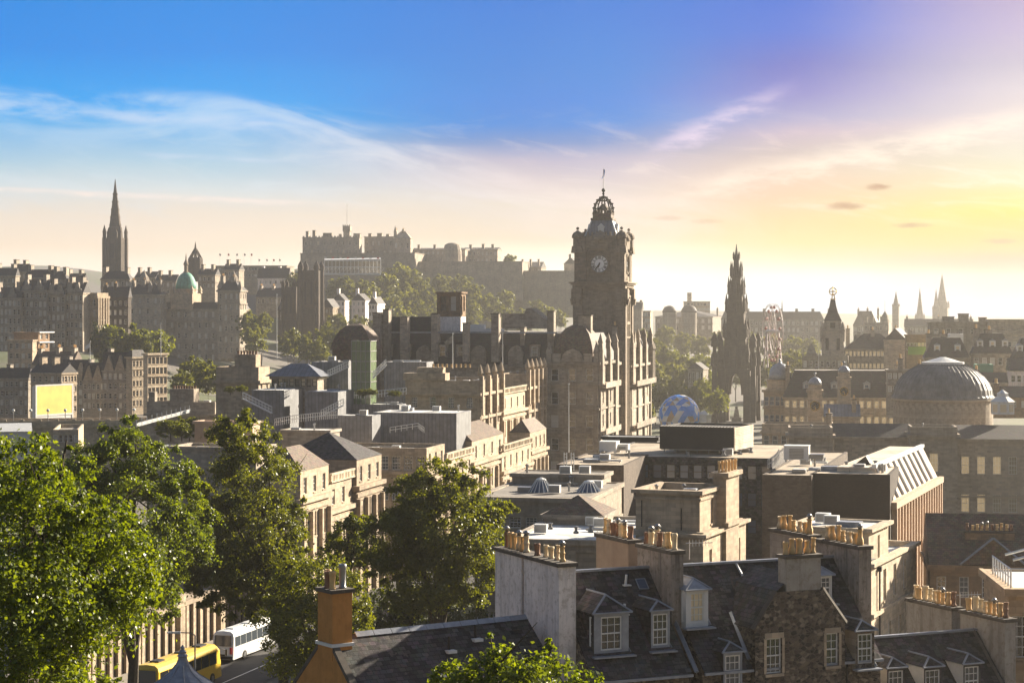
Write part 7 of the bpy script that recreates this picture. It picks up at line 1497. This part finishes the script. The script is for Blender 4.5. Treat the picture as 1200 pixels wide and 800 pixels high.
d = 183; T = thing('street_lamp', 'grey street lamp with a pale head over the yellow coach', 'street lamp', (X(228.5,d),d,59.3)); zt = Z(741,d)-59.3; b = MB(); b.bar((0,0,0),(0,0,zt-.2),.1,0,8,.07); b.bar((0,0,zt-.2),(-.5,0,zt),.05); b.bar((-.5,0,zt),(-1.4,0,zt+.02),.05); b.build('pole', METAL, T); b = MB(); b.lathe(0,0,[(.01,0),(.02,0)],4); b.add([(-1.3,-.18,zt-.08),(-1.3,.18,zt-.08),(-2.5,.14,zt-.02),(-2.5,-.14,zt-.02),(-1.3,-.18,zt+.12),(-1.3,.18,zt+.12),(-2.5,.12,zt+.08),(-2.5,-.12,zt+.08)],[(0,1,2,3),(7,6,5,4),(0,3,7,4),(1,0,4,5),(2,1,5,6),(3,2,6,7)]); b.build('lamp_head', METALW, T)
# ------------------------------------------------ large trees, left and centre
pix_tree('tree', 'nearest bright leafy tree filling the left edge', 20, 62, [(10,640,95,0),(60,590,48,-1),(30,545,38,0),(75,545,30,1),(50,520,14,1.5),(78,516,10,1),(120,620,42,-1),(100,690,75,0),(150,665,45,-1),(170,690,26,-1.5),(40,760,70,-2),(-10,560,55,1),(95,590,26,-2),(20,700,80,-3),(128,592,14,-1),(85,740,45,-2),(135,705,30,-1),(55,795,50,-3)], 44000, .112, LEAF1, 11, base=70, clump=.30, per=70)
pix_tree('tree', 'broad sunlit green tree behind the nearest left hand tree', 155, 165, [(150,540,42,0),(115,545,36,0),(190,550,36,2),(160,505,22,2),(130,520,26,1),(205,585,32,0),(90,580,46,-2),(150,600,60,-3),(205,640,42,-2),(190,690,26,-3),(110,650,60,-3),(215,560,22,2),(160,655,50,-4),(60,560,30,2),(215,620,40,0),(225,585,26,1),(130,700,46,-4),(185,700,30,-3)], 85000, .20, LEAF1, 12, base=57.5, clump=.20, per=150)
pix_tree('tree', 'tall dark green tree with a high crown beside the georgian pavilions', 332, 186, [(282,510,34,0),(262,520,26,-1),(310,520,24,1),(300,560,52,0),(250,570,36,-2),(335,590,28,1),(290,620,62,-1),(250,640,50,-2),(330,640,34,0),(340,615,24,1),(285,495,14,0),(300,675,40,0),(240,605,34,-2),(225,665,30,-2),(265,670,40,-3),(280,700,34,-2),(230,690,24,-2),(320,690,34,-1),(345,660,26,0)], 85000, .21, LEAF2, 13, base=57.5, clump=.2, per=170)
pix_tree('tree', 'broad dark spreading tree in the centre in front of the georgian wing', 510, 168, [(510,570,38,0),(545,565,30,0),(480,585,36,-1),(560,590,34,0),(585,600,22,1),(520,620,62,-1),(470,635,46,-2),(560,640,40,0),(500,670,52,-1),(545,680,36,0),(455,610,22,-1),(475,690,34,-1),(530,552,16,1),(435,660,22,-1)], 80000, .19, LEAF2, 14, base=60, clump=.2, per=170)
pix_tree('tree', 'small loose tree between the georgian pavilion and the central tree', 405, 185, [(405,630,22,0),(420,615,18,0),(395,650,22,0),(425,640,18,1),(410,608,9,0)], 6000, .24, LEAF2, 15, base=58, clump=.3, per=50)
pix_tree('tree', 'bushy bright rimmed tree just behind the orange chimney', 375, 150, [(375,690,44,0),(340,680,28,0),(410,690,28,0),(360,730,42,-1),(400,740,36,0),(330,720,30,1),(425,715,18,0),(385,662,14,0),(340,765,34,0),(335,657,10,0),(380,780,44,0)], 40000, .165, LEAF2, 16, base=60, clump=.25, per=100)
pix_tree('tree', 'near leafy tree top rising at the bottom centre', 600, 60, [(585,772,18,0),(575,748,7,0),(560,785,18,0),(610,785,18,0),(640,768,14,0),(648,752,8,0),(655,788,22,0),(530,795,22,0),(600,805,40,0),(690,802,18,0),(620,800,30,-1)], 5200, .13, LEAF1, 17, base=72, clump=.42, per=26)
pix_tree('tree', 'low leafy twigs at the bottom left below the wall', 90, 75, [(70,795,22,0),(110,798,18,0),(45,790,18,0),(130,802,14,0)], 1500, .14, LEAF1, 18, base=72, clump=.4, per=26)
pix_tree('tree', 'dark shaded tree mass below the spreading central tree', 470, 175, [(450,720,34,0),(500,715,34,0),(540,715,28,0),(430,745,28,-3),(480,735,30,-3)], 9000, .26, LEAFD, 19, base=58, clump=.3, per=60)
# ------------------------------------------------ haze
hz = MB(); hz.box(-2590,2590,-150,4290,40,173); o = hz.build('haze', newmat('haze')[0]); tag(o, kind='stuff')
t = NT(MATS['haze'].node_tree); t.n.clear(); po = t.new('ShaderNodeOutputMaterial'); pv = t.new('ShaderNodeVolumePrincipled'); pv.inputs['Color'].default_value = (.98,.93,.84,1); pv.inputs['Density'].default_value = 0.00016; pv.inputs['Anisotropy'].default_value = .78; t.link(pv.outputs[0], po.inputs['Volume'])
